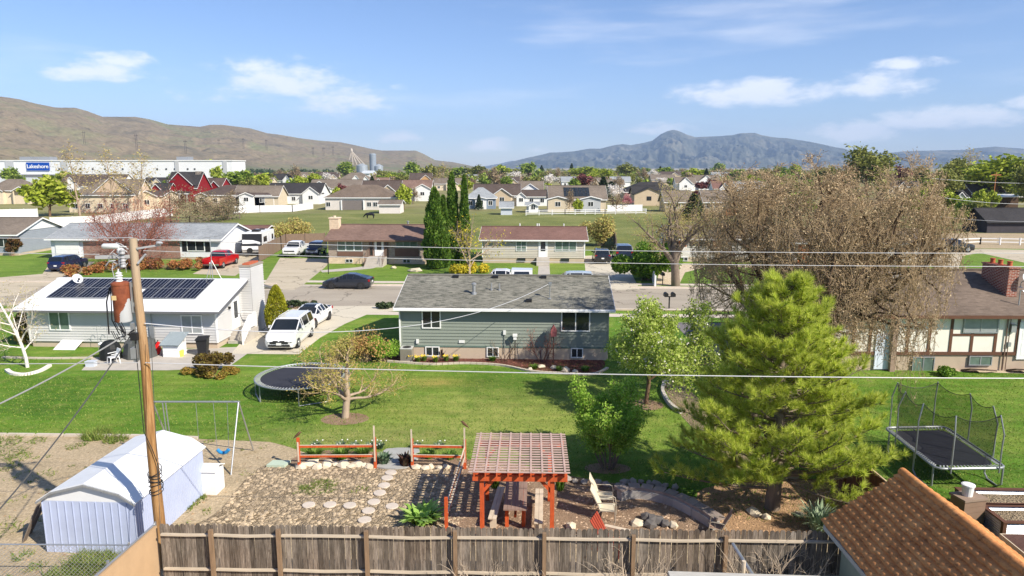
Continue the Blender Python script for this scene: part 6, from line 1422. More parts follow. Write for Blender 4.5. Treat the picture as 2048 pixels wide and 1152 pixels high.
def trailer():
    a, b = G(482, 527), G(560, 492); h_ = head(a, b); c = (a+b)/2; t = thing('travel_trailer', 'white travel trailer with black and white front cap behind the red pickup', 'travel trailer', (c[0]-.6, c[1]+.5, 0), h_)
    L, w, z0, z1 = 3.6, 1.2, .55, 3.05; fx = L
    pr = [(-L, z0), (L-.25, z0), (L, z0+.45), (L-.05, 1.5), (L-.55, z1-.12), (L-.75, z1), (-L, z1)]; n = len(pr)
    b = MB(); b.add([(x, -w, z) for x, z in pr]+[(x, w, z) for x, z in pr], [tuple(range(n))[::-1], tuple(range(n, 2*n))]+[(i, (i+1) % n, (i+1) % n+n, i+n) for i in range(n)]); b.build('body', mat('trailer_white', (.7, .7, .69), .4, .04), t)
    q = MB(); q.slab([(L-.012, -w-.01, 1.42), (L-.012, w+.01, 1.42), (L-.51, w+.01, z1-.1), (L-.51, -w-.01, z1-.1)], .05, up=(1, 0, .25)); 
    for sg in (-1, 1): q.slab([(L-.06, sg*(w+.012), 1.5), (L-.55, sg*(w+.012), z1-.14), (L-.9, sg*(w+.012), z1-.14), (L-.75, sg*(w+.012), 1.9), (L-.5, sg*(w+.012), 1.0), (L-.05, sg*(w+.012), .95)][::sg], .02, up=(0, sg, 0))
    q.build('front_cap', BLACK, t)
    q = MB(); q.slab([(L+.03, -w*.95, .95), (L+.03, w*.95, .95), (L-.12, w*.95, 1.9), (L-.19, w*.2, 2.15), (L-.19, -w*.95, 2.2)], .04, up=(1, 0, .25)); q.build('white_swoosh', mat('trailer_swoosh', (.75, .75, .75), .4, .02), t)
    for sg in (-1, 1):
        for x in (1.6, .75, -2.6):
            f = MB(); f.box((x-.4, sg*(w-.01), 1.75), (x+.4, sg*(w+.02), 2.45)); fo = f.build('window', BLACK, t); f = MB(); f.box((x-.34, sg*w, 1.81), (x+.34, sg*(w+.03), 2.39)); f.build('pane', CARGL, fo)
        d = MB(); d.box((-1.0, sg*(w-.01), .7), (-.35, sg*(w+.02), 2.7)); d.build('door', mat('trailer_door', (.62, .62, .62), .4), t)
        d = MB(); d.box((-L+.1, sg*(w-.01), .56), (L-.4, sg*(w+.015), .85)); d.box((-1.9, sg*(w-.01), 1.3), (-1.1, sg*(w+.02), 2.75)) if sg < 0 else None; d.build('grey_stripe', mat('trailer_stripe', (.1, .1, .11), .5), t)
        for x in (-.5, -1.3): k = MB(); k.tube([(x, sg*(w-.25), .36), (x, sg*(w-.02), .36)], .36, 16); ko = k.build('wheel', RUBBER, t); k = MB(); k.tube([(x, sg*(w-.03), .36), (x, sg*(w-.005), .36)], .2, 12); k.build('rim', RIMM, ko)
    q = MB(); q.box((.2, -.45, z1), (1.3, .45, z1+.28)); q.box((-2.4, -.3, z1), (-1.9, .3, z1+.15)); q.build('roof_unit', BLACK, t)
    q = MB(); q.bar((L, -.5, .5), (L+1.1, 0, .5), .1); q.bar((L, .5, .5), (L+1.1, 0, .5), .1); q.box((-L+.1, -w+.1, .42), (L-.3, w-.1, .55)); q.build('tow_hitch', DARKM, t)
    q = MB(); q.tube([(L+.25, -.1, .85), (L+.45, -.1, .85)], .36, 16); q.build('spare_wheel', RUBBER, t)
trailer()
# ================================================================ trees
def tubes(lines, sides):
    """lines: list of (pts k x 3, radii k) with the same k -> verts, quads"""
    P = np.array([l[0] for l in lines]); Rr = np.array([l[1] for l in lines]); N, k, _ = P.shape
    T = np.empty_like(P); T[:, 1:-1] = P[:, 2:]-P[:, :-2]; T[:, 0] = P[:, 1]-P[:, 0]; T[:, -1] = P[:, -1]-P[:, -2]
    T /= np.linalg.norm(T, axis=2, keepdims=True)+1e-9
    m = T.mean(1); ref = np.where(np.abs(m[:, 2:3]) > .8, np.array([[1., 0, 0]]), np.array([[0, 0, 1.]]))[:, None]
    U = np.cross(T, ref); U /= np.linalg.norm(U, axis=2, keepdims=True)+1e-9; V = np.cross(T, U)
    a = np.arange(sides)*2*np.pi/sides
    W_ = P[:, :, None]+(U[:, :, None]*np.cos(a)[None, None, :, None]+V[:, :, None]*np.sin(a)[None, None, :, None])*Rr[:, :, None, None]
    idx = np.arange(N*k*sides).reshape(N, k, sides); A = idx[:, :-1]; B = idx[:, 1:]
    f = np.stack([A, np.roll(A, -1, 2), np.roll(B, -1, 2), B], -1).reshape(-1, 4)
    return W_.reshape(-1, 3), f
def unit(v): return v/(np.linalg.norm(v)+1e-9)
class Tree:
    def __init__(s, seed, P): s.rng = np.random.default_rng(seed); s.P = P; s.out = {}; s.tips = []; s.dirs = []
    def grow(s, base, d, L, r, lv):
        P, g = s.P, s.rng; k = P['seg'][lv]; pts = [base]; d = unit(d)
        for i in range(k):
            d = unit(d+g.normal(0, P['wig'][lv], 3)+np.array([0, 0, P['up'][lv]])); pts.append(pts[-1]+d*L/k)
        pts = np.array(pts); tp = P['tap'][lv]; rad = r*(1-(1-tp)*np.linspace(0, 1, k+1))
        s.out.setdefault(lv, []).append((pts, rad))
        if lv >= P['max']:
            s.tips.append(pts[-1]); s.dirs.append(d); s.tips.append(pts[k//2]); s.dirs.append(d); return
        n = P['n'][lv]; az = g.uniform(0, 6.28)
        for j in range(n):
            t = P['st'][lv]+(1-P['st'][lv])*(j+g.uniform(.2, .8))/n; f = t*k; i = min(int(f), k-1); q = pts[i]+(pts[i+1]-pts[i])*(f-i)
            ax = unit(pts[i+1]-pts[i]); az += 2.4+g.normal(0, .4); u = unit(np.cross(ax, np.array([.3, .2, 1.0]) if abs(ax[2]) < .9 else np.array([1., 0, 0]))); w = np.cross(ax, u)
            an = math.radians(P['ang'][lv]+g.normal(0, 9)); dd = ax*math.cos(an)+(u*math.cos(az)+w*math.sin(az))*math.sin(an)
            rl = r*(1-(1-tp)*t)
            s.grow(q, dd, L*P['lr'][lv]*(1-P.get('sh', .35)*t)*g.uniform(.75, 1.25), max(rl*P['rr'][lv], .004), lv+1)
        if P.get('lead', 1): s.grow(pts[-1], d, L*P['lr'][lv]*.8, max(r*tp*.9, .004), lv+1)
    def wood(s, root, name, m, lv0, lv1, sides=(8, 6, 4, 3, 3, 3)):
        vs, fs, b = [], [], 0
        for lv in range(lv0, lv1+1):
            if lv not in s.out: continue
            v, f = tubes(s.out[lv], sides[lv]); vs.append(v); fs.append(f+b); b += len(v)
        return mesh_np(name, np.concatenate(vs), np.concatenate(fs), m, root, True)
def cards(rng, C, s0, s1, spread=0., asp=.6, droop=None, n=1):
    C = np.repeat(np.asarray(C), n, 0); N = len(C); C = C+rng.normal(0, 1, (N, 3))*spread
    a = rng.normal(0, 1, (N, 3)); a /= np.linalg.norm(a, axis=1, keepdims=True); 
    if droop is not None: a = a*.6+np.array(droop); a /= np.linalg.norm(a, axis=1, keepdims=True)
    b = np.cross(a, rng.normal(0, 1, (N, 3))); b /= np.linalg.norm(b, axis=1, keepdims=True)+1e-9
    s = rng.uniform(s0, s1, (N, 1)); v = np.stack([C-a*s, C+b*s*asp, C+a*s, C-b*s*asp], 1); return v.reshape(-1, 3), np.arange(N*4).reshape(-1, 4)
BARK_G = mat('grey_bark', srgb(126,112,98), .95, .25, 3, vec=(3, 3, .6)); BARK_B = mat('brown_bark', srgb(110,88,70), .95, .25, 3, vec=(3, 3, .6)); TWIG = mat('brown_twig', srgb(150,128,104), .9, .2, 2); TWIGP = mat('pink_twig', srgb(138,94,80), .9, .2, 2); BARKT = mat('pale_bark', srgb(160,142,122), .95, .22, 3, vec=(3, 3, .6)); BARKW = mat('birch_bark', srgb(222,214,204), .85, .15, 4, vec=(1, 1, 4))
TWIGG = mat('grey_twig', srgb(150,132,112), .9, .2, 2)
L_TAN = leafm('tan_seed', srgb(164,140,108), srgb(188,162,126), srgb(208,188,152), .2); L_BUD = leafm('pale_bud', srgb(168,146,88), srgb(188,170,104), srgb(170,176,88), .25)
L_PLUM = leafm('spring_leaf', srgb(128,152,52), srgb(166,186,80), srgb(206,214,126), .4); L_LIL = leafm('bright_leaf', srgb(112,156,46), srgb(154,192,68), srgb(196,218,108), .45); L_YEL = leafm('yellow_leaf', srgb(196,176,40), srgb(226,206,66), srgb(180,180,60), .35)
L_PINE = leafm('pine_needle', srgb(146,168,52), srgb(196,208,80), srgb(230,232,126), .48); L_ARB = leafm('arborvitae_spray', srgb(58,90,30), srgb(92,124,44), srgb(128,154,62), .25); L_APPLE = leafm('apple_bud', srgb(170,150,88), srgb(196,176,92), srgb(152,160,66), .3)
L_RED = leafm('red_bud', srgb(160,88,72), srgb(178,108,90), srgb(150,98,76), .25); L_WHT = leafm('white_blossom', srgb(222,216,208), srgb(240,236,230), srgb(226,214,204), .3); L_BUSH = leafm('hedge_leaf', srgb(72,110,30), srgb(110,146,44), srgb(150,178,68), .3); L_GOLD = leafm('gold_spray', srgb(112,116,20), srgb(150,150,34), srgb(178,174,54), .2); L_DARK = leafm('dark_needle', srgb(40,54,36), srgb(62,78,50), srgb(86,100,66), .15)
L_OCHRE = leafm('ochre_leaf', srgb(140,110,50), srgb(170,140,66), srgb(120,126,48), .25)
SEEDT = 33
def tan_tree():
    t = thing('maple_tree', 'huge leafless tree thick with tan twigs in front of the half timbered house', 'tree', (15.4, 36.2, 0))
    T = Tree(SEEDT, dict(seg=[4, 6, 5, 4, 3, 2], wig=[.05, .12, .17, .22, .28, .3], up=[.05, .045, .035, .04, .04, .03], tap=[.8, .4, .35, .35, .4, .4], n=[10, 8, 7, 6, 4], st=[.3, .2, .2, .2, .2], ang=[54, 46, 50, 48, 46], lr=[2.15, .48, .52, .55, .6], rr=[.62, .5, .5, .5, .6], max=5, sh=.06))
    T.grow(np.array([0, 0, -.1]), np.array([-.02, 0, 1]), 2.9, .46, 0)
    allp = np.array(T.tips)
    kx = 7.0/np.percentile(np.abs(allp[:, :2]), 98); kz = 12.3/np.percentile(allp[:, 2], 97); K = np.array([kx, kx, kz])
    def squeeze(p):
        p = p*K; q = np.hypot(p[:, 0], p[:, 1])+1e-6; k = np.where(q > 5.2, 5.2+(q-5.2)*.42, q)/q; z = p[:, 2]; z = np.where(z > 9.6, 9.6+(z-9.6)*.5, z)
        return np.stack([p[:, 0]*k-.3*z/10, p[:, 1]*k, z], 1)
    for lv in T.out: T.out[lv] = [(squeeze(p), np.maximum(r, .0085)) for p, r in T.out[lv]]
    allp = squeeze(allp)
    T.wood(t, 'trunk', mat('dark_bark', srgb(96,78,62), .95, .25, 3), 0, 2); T.wood(t, 'twigs', mat('tan_twig', srgb(164,142,112), .9, .2, 2), 3, 5)
    r = np.random.default_rng(1); sel = allp[r.random(len(allp)) < .55]; v, f = cards(r, sel, .02, .05, .05, .7, (0, 0, -.5), 2); mesh_np('crown', v, f, L_TAN, t)
tan_tree()
def street_tree():
    b = G(1353, 573); t = thing('street_tree', 'leafless pale street tree with thick trunk across the street', 'tree', (b[0], b[1]+.3, 0))
    T = Tree(8, dict(seg=[5, 6, 5, 3, 2], wig=[.05, .1, .15, .2, .25], up=[.04, .06, .02, .0, -.02], tap=[.72, .35, .35, .4, .4], n=[6, 7, 6, 4], st=[.5, .3, .25, .2], ang=[48, 38, 42, 45], lr=[1.35, .5, .5, .55], rr=[.75, .5, .5, .55], max=4, sh=.25))
    T.grow(np.array([0, 0, -.1]), np.array([.0, 0, 1]), 4.0, .46, 0); allp = np.array(T.tips); print('street', len(allp), allp.min(0), allp.max(0))
    T.wood(t, 'trunk', BARK_G, 0, 2); T.wood(t, 'twigs', TWIGG, 3, 4); r = np.random.default_rng(1); v, f = cards(r, allp, .03, .07, .2, .6, None, 2); mesh_np('crown', v, f, L_BUD, t)
street_tree()
def pine():
    b = G(1545, 1018); t = thing('pine_tree', 'large bright green pine tree with long needles on the right lawn', 'tree', (b[0], b[1], 0)); rng = np.random.default_rng(5); H_ = 7.85
    tr = MB(); tr.tube([(.03*math.sin(z), .04*math.cos(z*.8), z) for z in np.linspace(-.1, H_*.97, 14)], list(np.linspace(.27, .02, 14)), 12); tr.build('trunk', BARK_G, t, True)
    br = []; tips = []; tdir = []
    z = .95
    while z < H_-.2:
        f = (z-.6)/(H_-.6); R0 = 3.7*((1-f)**.68)*(1 if f > .1 else .9)+.15
        az = rng.uniform(0, 6.28)
        for j in range(3):
            az += 2.4+rng.normal(0, .3); zz = z+rng.normal(0, .15); L = R0*rng.uniform(.6, 1.18); up = .1+.5*f+rng.normal(0, .1)
            pts = []; p = np.array([0, 0, zz]); d = np.array([math.cos(az), math.sin(az), up-.18]); K = 6
            for i in range(K+1): pts.append(p.copy()); d = unit(d+np.array([0, 0, .085])+rng.normal(0, .06, 3)); p = p+d*L/K
            pts = np.array(pts); br.append((pts, np.linspace(.045*(1-f)+.018, .008, K+1)))
            ns = max(4, int(L*4.3))
            for q in range(ns):
                tt = .3+.7*(q+.5)/ns; i = min(int(tt*K), K-1); c = pts[i]+(pts[i+1]-pts[i])*(tt*K-i); ax = unit(pts[i+1]-pts[i]); sgn = 1 if q % 2 else -1
                sd_ = unit(np.cross(ax, np.array([0, 0, 1])))*sgn; dd = unit(ax*.7+sd_*rng.uniform(.3, 1.1)+np.array([0, 0, rng.uniform(.1, .9)])+rng.normal(0, .15, 3)); l = min(.8, .26+.24*L*(1.15-tt))*rng.uniform(.7, 1.25)
                e = c+dd*l; br.append((np.array([c+(e-c)*s_ for s_ in np.linspace(0, 1, 7)]), np.linspace(.012, .005, 7)))
                for s_ in (.6, 1.0): tips.append(c+(e-c)*s_); tdir.append(unit(dd*.8+np.array([0, 0, .5])))
            tips.append(pts[-1]); tdir.append(unit(ax+np.array([0, 0, .5])))
        z += rng.uniform(.085, .115)
    tips.append(np.array([0, 0, H_])); tdir.append(np.array([0, 0, 1.]))
    v, f = tubes(br, 4); mesh_np('branches', v, f, BARK_G, t, True)
    C = np.array(tips); Dn = np.array(tdir); nn = 62
    C2 = np.repeat(C, nn, 0)-np.repeat(Dn, nn, 0)*rng.uniform(0, .1, (len(C)*nn, 1)); D2 = np.repeat(Dn, nn, 0)*.8+rng.normal(0, .42, (len(C)*nn, 3)); D2 /= np.linalg.norm(D2, axis=1, keepdims=True)
    s = np.cross(D2, rng.normal(0, 1, D2.shape)); s /= np.linalg.norm(s, axis=1, keepdims=True); ln = rng.uniform(.19, .31, (len(C2), 1)); w = .015
    v = np.stack([C2-s*w*.6, C2+s*w*.6, C2+D2*ln], 1); mesh_np('crown', v.reshape(-1, 3), np.arange(len(C2)*3).reshape(-1, 3), L_PINE, t)
pine()
def leafy(name, label, loc, seed, P, L, r, d, barkm, twigm, leaf, lm, split=2, cat='tree', scale=1, extra=None, group=None, lean=(0, 0, 1), stems=1, sr=.2):
    """leaf = (share, s0, s1, spread, n)"""
    t = thing(name, label, cat, loc, 0, group, scale if scale != 1 else None); T = Tree(seed, P)
    for i in range(stems):
        a = i*2.4; o = np.array([sr*math.cos(a)*(i > 0), sr*math.sin(a)*(i > 0), -.05]); T.grow(o, np.array(lean)+(np.array([math.cos(a), math.sin(a), 0])*d if stems > 1 else 0), L*(1-.04*i), r, 0)
    A = np.array(T.tips); print(name, label[:30], len(A), A.min(0).round(1), A.max(0).round(1))
    T.wood(t, 'trunk' if stems == 1 else 'stems', barkm, 0, split-1)
    if P['max'] >= split: T.wood(t, 'twigs', twigm, split, P['max'])
    g = np.random.default_rng(seed)
    if leaf: sel = A[g.random(len(A)) < leaf[0]]; v, f = cards(g, sel, leaf[1], leaf[2], leaf[3], .62, None, leaf[4]); mesh_np('crown', v, f, lm, t)
    if extra: sel = A[g.random(len(A)) < extra[0]]; v, f = cards(g, sel, extra[1], extra[2], extra[3], .9, None, extra[4]); mesh_np('blossoms', v, f, extra[5], t)
    return t
p = G(1291, 808)
leafy('plum_tree', 'light green tree with white blossoms at the right end of the green house', (p[0], p[1], 0), 3, dict(seg=[3, 5, 4, 3, 2], wig=[.05, .12, .16, .2, .25], up=[.05, .07, .04, .02, 0], tap=[.75, .4, .4, .4, .4], n=[4, 7, 6, 4], st=[.6, .3, .2, .2], ang=[40, 42, 45, 45], lr=[1.75, .48, .5, .55], rr=[.65, .5, .5, .55], max=4, sh=.2), 1.75, .12, 0, BARK_B, TWIG, (1, .03, .085, .13, 9), L_PLUM, 2, extra=(.1, .03, .055, .12, 6, L_WHT), stems=1)
p = G(1216, 935)
leafy('lilac_bush', 'rounded many stemmed bright green bush between pergola and pine', (p[0], p[1], 0), 14, dict(seg=[6, 4, 3, 2], wig=[.05, .1, .15, .2], up=[.03, .1, .08, .04], tap=[.4, .4, .4, .4], n=[9, 5, 3], st=[.42, .2, .2], ang=[26, 32, 40], lr=[.32, .5, .55], rr=[.5, .55, .6], max=3, sh=.3), 3.2, .035, .42, BARK_G, TWIG, (.9, .03, .07, .1, 5), L_LIL, 1, cat='bush', stems=13, sr=.22, scale=(.92, .92, .86))
p = G(690, 836)
leafy('apple_tree', 'spreading leafless fruit tree with pale buds on the lawn', (p[0], p[1], 0), 6, dict(seg=[3, 6, 4, 3, 2], wig=[.06, .14, .18, .22, .25], up=[.02, .05, .05, .04, 0], tap=[.85, .4, .4, .4, .4], n=[6, 7, 5, 3], st=[.7, .3, .25, .2], ang=[68, 45, 48, 45], lr=[2.0, .42, .5, .5], rr=[.6, .5, .5, .55], max=4, sh=.2, lead=1), 1.05, .13, 0, BARKT, mat('pale_twig', srgb(178,156,120), .9, .15), (.8, .018, .045, .08, 2), L_APPLE, 2, scale=(1.4, 1.2, 1.05))
p = G(950, 550)
leafy('yellow_leaf_tree', 'sparse tree with yellow leaves in front of the dark columnar trees', (-4.6, 75.0, 0), 9, dict(seg=[3, 6, 4, 3], wig=[.05, .1, .16, .2], up=[.05, .06, .03, 0], tap=[.8, .4, .4, .4], n=[6, 8, 6], st=[.3, .3, .2], ang=[42, 40, 45], lr=[1.75, .45, .5], rr=[.6, .5, .55], max=3, sh=.2), 2.2, .16, 0, BARKT, TWIGG, (.3, .06, .13, .2, 2), L_YEL, 2)
p = G(265, 512)
leafy('pink_twig_tree', 'leafless tree with pinkish red twigs behind the utility pole top', (AT(265, 500, 80)[0], 80, 0), 10, dict(seg=[4, 5, 4, 3], wig=[.05, .1, .14, .2], up=[.03, .04, .03, .02], tap=[.7, .4, .4, .4], n=[8, 9, 7], st=[.22, .25, .2], ang=[44, 42, 44], lr=[.8, .52, .55], rr=[.6, .5, .55], max=3, sh=.2), 5.4, .1, .62, TWIGP, TWIGP, (.35, .04, .09, .15, 2), L_RED, 1, stems=6, sr=.4)
p = G(55, 735)
leafy('birch_tree', 'small white barked leafless tree at the left edge', (p[0], p[1], 0), 17, dict(seg=[5, 5, 4, 3], wig=[.06, .14, .2, .25], up=[.02, .03, .0, -.05], tap=[.7, .4, .4, .4], n=[9, 9, 7], st=[.3, .2, .2], ang=[42, 46, 45], lr=[.72, .5, .5], rr=[.5, .45, .55], max=3, sh=.2), 3.1, .1, 0, BARKW, mat('birch_twig', srgb(200,188,172), .9, .1), (.4, .02, .05, .1, 2), L_BUD, 2, lean=(-.12, 0, 1))
# evergreen columns made of small upright sprays
def column(name, label, loc, R0, H_, n, lm, shape=.8, tip=1.0, group=None, s0=.08, s1=.2, cat='tree', seed=1, bump=.16):
    t = thing(name, label, cat, loc, 0, group); g = np.random.default_rng(seed)
    b = MB(); b.tube([(0, 0, 0), (0, 0, H_*.8)], [.14, .04], 8); b.build('trunk', BARK_B, t)
    u = g.random(n); z = H_*(.02+.98*u); f = z/H_; r = R0*np.minimum(1, (1-f)**.55*1.35)*(.72+.28*np.minimum(1, f*5)); az = g.uniform(0, 6.283, n)
    r = r*(1+bump*np.sin(az*3+z*1.7)+bump*.8*np.sin(az*5-z*2.9))*(1-.35*g.random(n)**2)
    C = np.stack([r*np.cos(az), r*np.sin(az), z], 1); a = np.stack([np.cos(az)*.5, np.sin(az)*.5, np.ones(n)], 1)+g.normal(0, .35, (n, 3)); a /= np.linalg.norm(a, axis=1, keepdims=True); w = np.cross(a, g.normal(0, 1, (n, 3))); w /= np.linalg.norm(w, axis=1, keepdims=True)
    s = g.uniform(s0, s1, (n, 1)); v = np.stack([C-a*s*.5, C+w*s*.45, C+a*s, C-w*s*.45], 1); mesh_np('crown', v.reshape(-1, 3), np.arange(n*4).reshape(-1, 4), lm, t); return t
for i, (px, w, top, Y, lab) in enumerate(((868, 42, 376, 80, 'widest dark green columnar evergreen beside the brick house'), (903, 27, 346, 82.5, 'tallest slim columnar evergreen in the middle of its row'), (928, 19, 352, 82, 'slimmest columnar evergreen on the right of its row'), (886, 22, 392, 80.5, 'shorter columnar evergreen in front of its row'))):
    q = AT(px, top, Y); column('columnar_evergreen', lab, (q[0], Y, 0), w/2*(Y+2)/1400*.98, q[2], 9000, L_ARB, group='columnar evergreens by the brick house', s0=.12, s1=.3, seed=i)
q = AT(546, 575, 47.8); column('gold_cypress', 'egg shaped golden green shrub behind the white chimney', (q[0], 48.3, 0), .8, q[2]*1.02, 7000, L_GOLD, seed=9, s0=.05, s1=.12, bump=.06, cat='shrub')
q = AT(28, 645, 44.2); column('juniper_shrub', 'brown green juniper shrub behind the white birch', (q[0], 45.2, 0), .65, 2.3, 3500, leafm('rusty_needle', srgb(84,70,36), srgb(112,96,50), srgb(92,104,44), .15), seed=11, s0=.06, s1=.15, cat='shrub')
# shrubs
def bush(name, label, loc, R0, H_, n, lm, seed=1, s0=.05, s1=.13, twig=None, cat='shrub', group=None, rx=1., rot=0, fill=.6):
    t = thing(name, label, cat, loc, rot, group); g = np.random.default_rng(seed); nl = 9
    lob = np.stack([g.normal(0, .42, nl)*R0*rx, g.normal(0, .42, nl)*R0, g.uniform(.3, .7, nl)*H_], 1); lr = g.uniform(.32, .52, nl)*min(R0, H_)
    k = g.integers(0, nl, n); d = g.normal(0, 1, (n, 3)); d /= np.linalg.norm(d, axis=1, keepdims=True); C = lob[k]+d*(lr[k]*(1-fill*g.random(n)**1.5))[:, None]*np.array([1.15, 1.15, 1]); C = C[(C[:, 2] > .02)]
    C[:, 2] = np.minimum(C[:, 2], H_*1.05); v, f = cards(g, C, s0, s1, 0, .6); mesh_np('foliage', v, f, lm, t)
    L = []
    for i in range(36): e = lob[i % nl]+g.normal(0, .25, 3)*R0*.6; e[2] = max(e[2], .2); b = np.array([g.normal(0, .12)*R0, g.normal(0, .12)*R0, 0]); L.append((np.array([b, b*.6+e*.4+[0, 0, .1*H_], e]), np.array([.02, .014, .006])))
    v, f = tubes(L, 4); mesh_np('stems', v, f, twig or TWIG, t); return t
bush('hedge_bush', 'big rounded green bush between the tan house driveway and street tree', (*G(1293, 560)[:2], 0), 2.6, 3.4, 9000, L_BUSH, 2, .1, .24)
bush('hedge_bush', 'smaller green bush behind the big rounded green bush', (*G(1318, 528)[:2], 0), 2.2, 2.6, 5000, L_BUSH, 3, .1, .22)
bush('garden_shrub', 'dark red brown shrub on the corner of the left patio', (*G(424, 748)[:2], 0), .95, 1.25, 4200, leafm('bronze_leaf', srgb(70,56,28), srgb(104,84,40), srgb(120,110,46), .2), 4, .04, .1)
for i, (px, py, r, h) in enumerate(((378,748,.45,.4),(405,752,.5,.45),(462,748,.45,.45),(440,757,.55,.4))): bush('low_shrub', f'{ORD[i]} low ochre shrub from the left round the dark patio shrub', (*G(px, py)[:2], 0), r, h, 1300, L_OCHRE, 20+i, .03, .08, group='low ochre shrubs at the patio corner')
bush('twiggy_shrub', 'pale twiggy shrub with yellow buds left of the green house corner', (*G(672, 724)[:2], 0), 1.4, 1.8, 2400, L_BUD, 6, .03, .08)
bush('twiggy_shrub', 'reddish pale twiggy shrub next to the green house corner', (*G(733, 722)[:2], 0), 1.5, 2.2, 2400, leafm('rust_bud', srgb(176,120,84), srgb(196,160,100), srgb(170,166,80), .25), 7, .03, .08)
bush('green_shrub', 'fresh green shrub touching the left corner of the green house', (*G(770, 722)[:2], 0), 1.15, 1.7, 4600, L_LIL, 8, .03, .08)
p = G(1085, 728)
leafy('red_bud_shrub', 'leafless reddish shrub against the green house wall', (p[0], 40.6, 0), 31, dict(seg=[4, 4, 3], wig=[.08, .14, .2], up=[.02, .03, 0], tap=[.5, .4, .4], n=[6, 5], st=[.3, .2], ang=[35, 40], lr=[.5, .5], rr=[.55, .55], max=2, sh=.2), 1.75, .03, .55, mat('dull_red_stem', srgb(120,88,80), .9), TWIGP, (.4, .02, .045, .06, 2), L_RED, 1, cat='shrub', stems=7, sr=.15)
p = G(1010, 722)
leafy('bare_shrub', 'small bare dark shrub beside the white topped garden lamp', (p[0], 40.7, 0), 33, dict(seg=[4, 3], wig=[.1, .16], up=[.02, .02], tap=[.5, .4], n=[6], st=[.3], ang=[38], lr=[.5], rr=[.55], max=1, sh=.2), 1.3, .02, .6, mat('dark_stem', srgb(84,66,54), .9), TWIG, None, None, 1, cat='shrub', stems=6, sr=.12)
for i, (px, py, h, n) in enumerate(((955,1150,1.0,14),(1070,1165,.8,8),(1270,1160,1.5,26),(1520,1160,1.6,34),(1590,1165,1.4,22))):
    q = AT(px, py, 17.0); leafy('dry_bush', f'{ORD[i]} dry leafless pale bush from the left in front of the picket fence', (q[0], 16.95, 0), 40+i, dict(seg=[4, 3, 2], wig=[.1, .16, .2], up=[.0, .0, 0], tap=[.5, .4, .4], n=[5, 3], st=[.3, .2], ang=[35, 40], lr=[.5, .5], rr=[.6, .6], max=2, sh=.2), h, .018, .5, mat('dry_stem', srgb(186,168,146), .9, .15), mat('dry_stem', srgb(186,168,146)), None, None, 1, cat='bush', group='dry bushes in front of the picket fence', stems=n, sr=.25)
for i, (px, py, w) in enumerate(((180,545,2.6),(232,540,2.6),(285,538,2.6),(340,538,2.6),(388,536,2.2))): bush('low_hedge', f'{ORD[i]} rusty orange low hedge shrub from the left below the pink twig tree', (*G(px, py)[:2], 0), w, 1.1, 2600, leafm('rust_hedge', srgb(150,88,56), srgb(172,116,72), srgb(140,124,60), .2), 50+i, .08, .18, rx=1.4, group='rusty hedge shrubs left across the street', fill=.8)
bush('house_shrub', 'dark brown column shrub at the grey gabled house window', (*G(26, 512)[:2], 0), 1.0, 3.0, 2500, leafm('dark_rust', srgb(84,56,36), srgb(112,80,50), srgb(90,84,40), .2), 60, .08, .18)
for i, (lab, px, py, w, h, lm) in enumerate((('pale leafless shrub behind the wooden fence by the white pickup', 582, 482, 3.6, 4.0, L_BUD), ('pale budding shrub right of the tan house', 1200, 492, 3.2, 5.0, L_BUD), ('tangled brown thicket left of the pasture', 400, 447, 7.5, 7.5, leafm('brown_thicket', srgb(120,100,80), srgb(146,124,100), srgb(120,120,80), .2)), ('brown thicket at the left end of the white vinyl fence', 455, 440, 5, 6, leafm('brown_thicket_grey', srgb(126,110,96), srgb(150,134,112), srgb(120,120,80), .2)))): bush('thicket', lab, (*G(px, py)[:2], 0), w, h, 5200, lm, 70+i, .08, .2, rx=1.3 if i > 1 else 1, fill=.9)
bush('yellow_shrub', 'low yellow green shrub at the foot of the yellow leaf tree', (*G(928, 548)[:2], 0), 2.0, 1.3, 3500, L_YEL, 80, .07, .16)
bush('yew_shrub', 'low dark shrub along the near pavement beside the white sedan', (*G(590, 617)[:2], 0), 1.3, .6, 2200, L_DARK, 81, .06, .14, rx=2.0)
bush('yew_shrub', 'small dark shrub at the near kerb by the green house roof corner', (*G(770, 616)[:2], 0), .7, .5, 1200, L_DARK, 82, .06, .14)
bush('low_plant_mound', 'dark green mound plant by the basement window of the timbered house', (*G(1897, 752)[:2], 0), .6, .5, 1600, L_BUSH, 83, .04, .09)
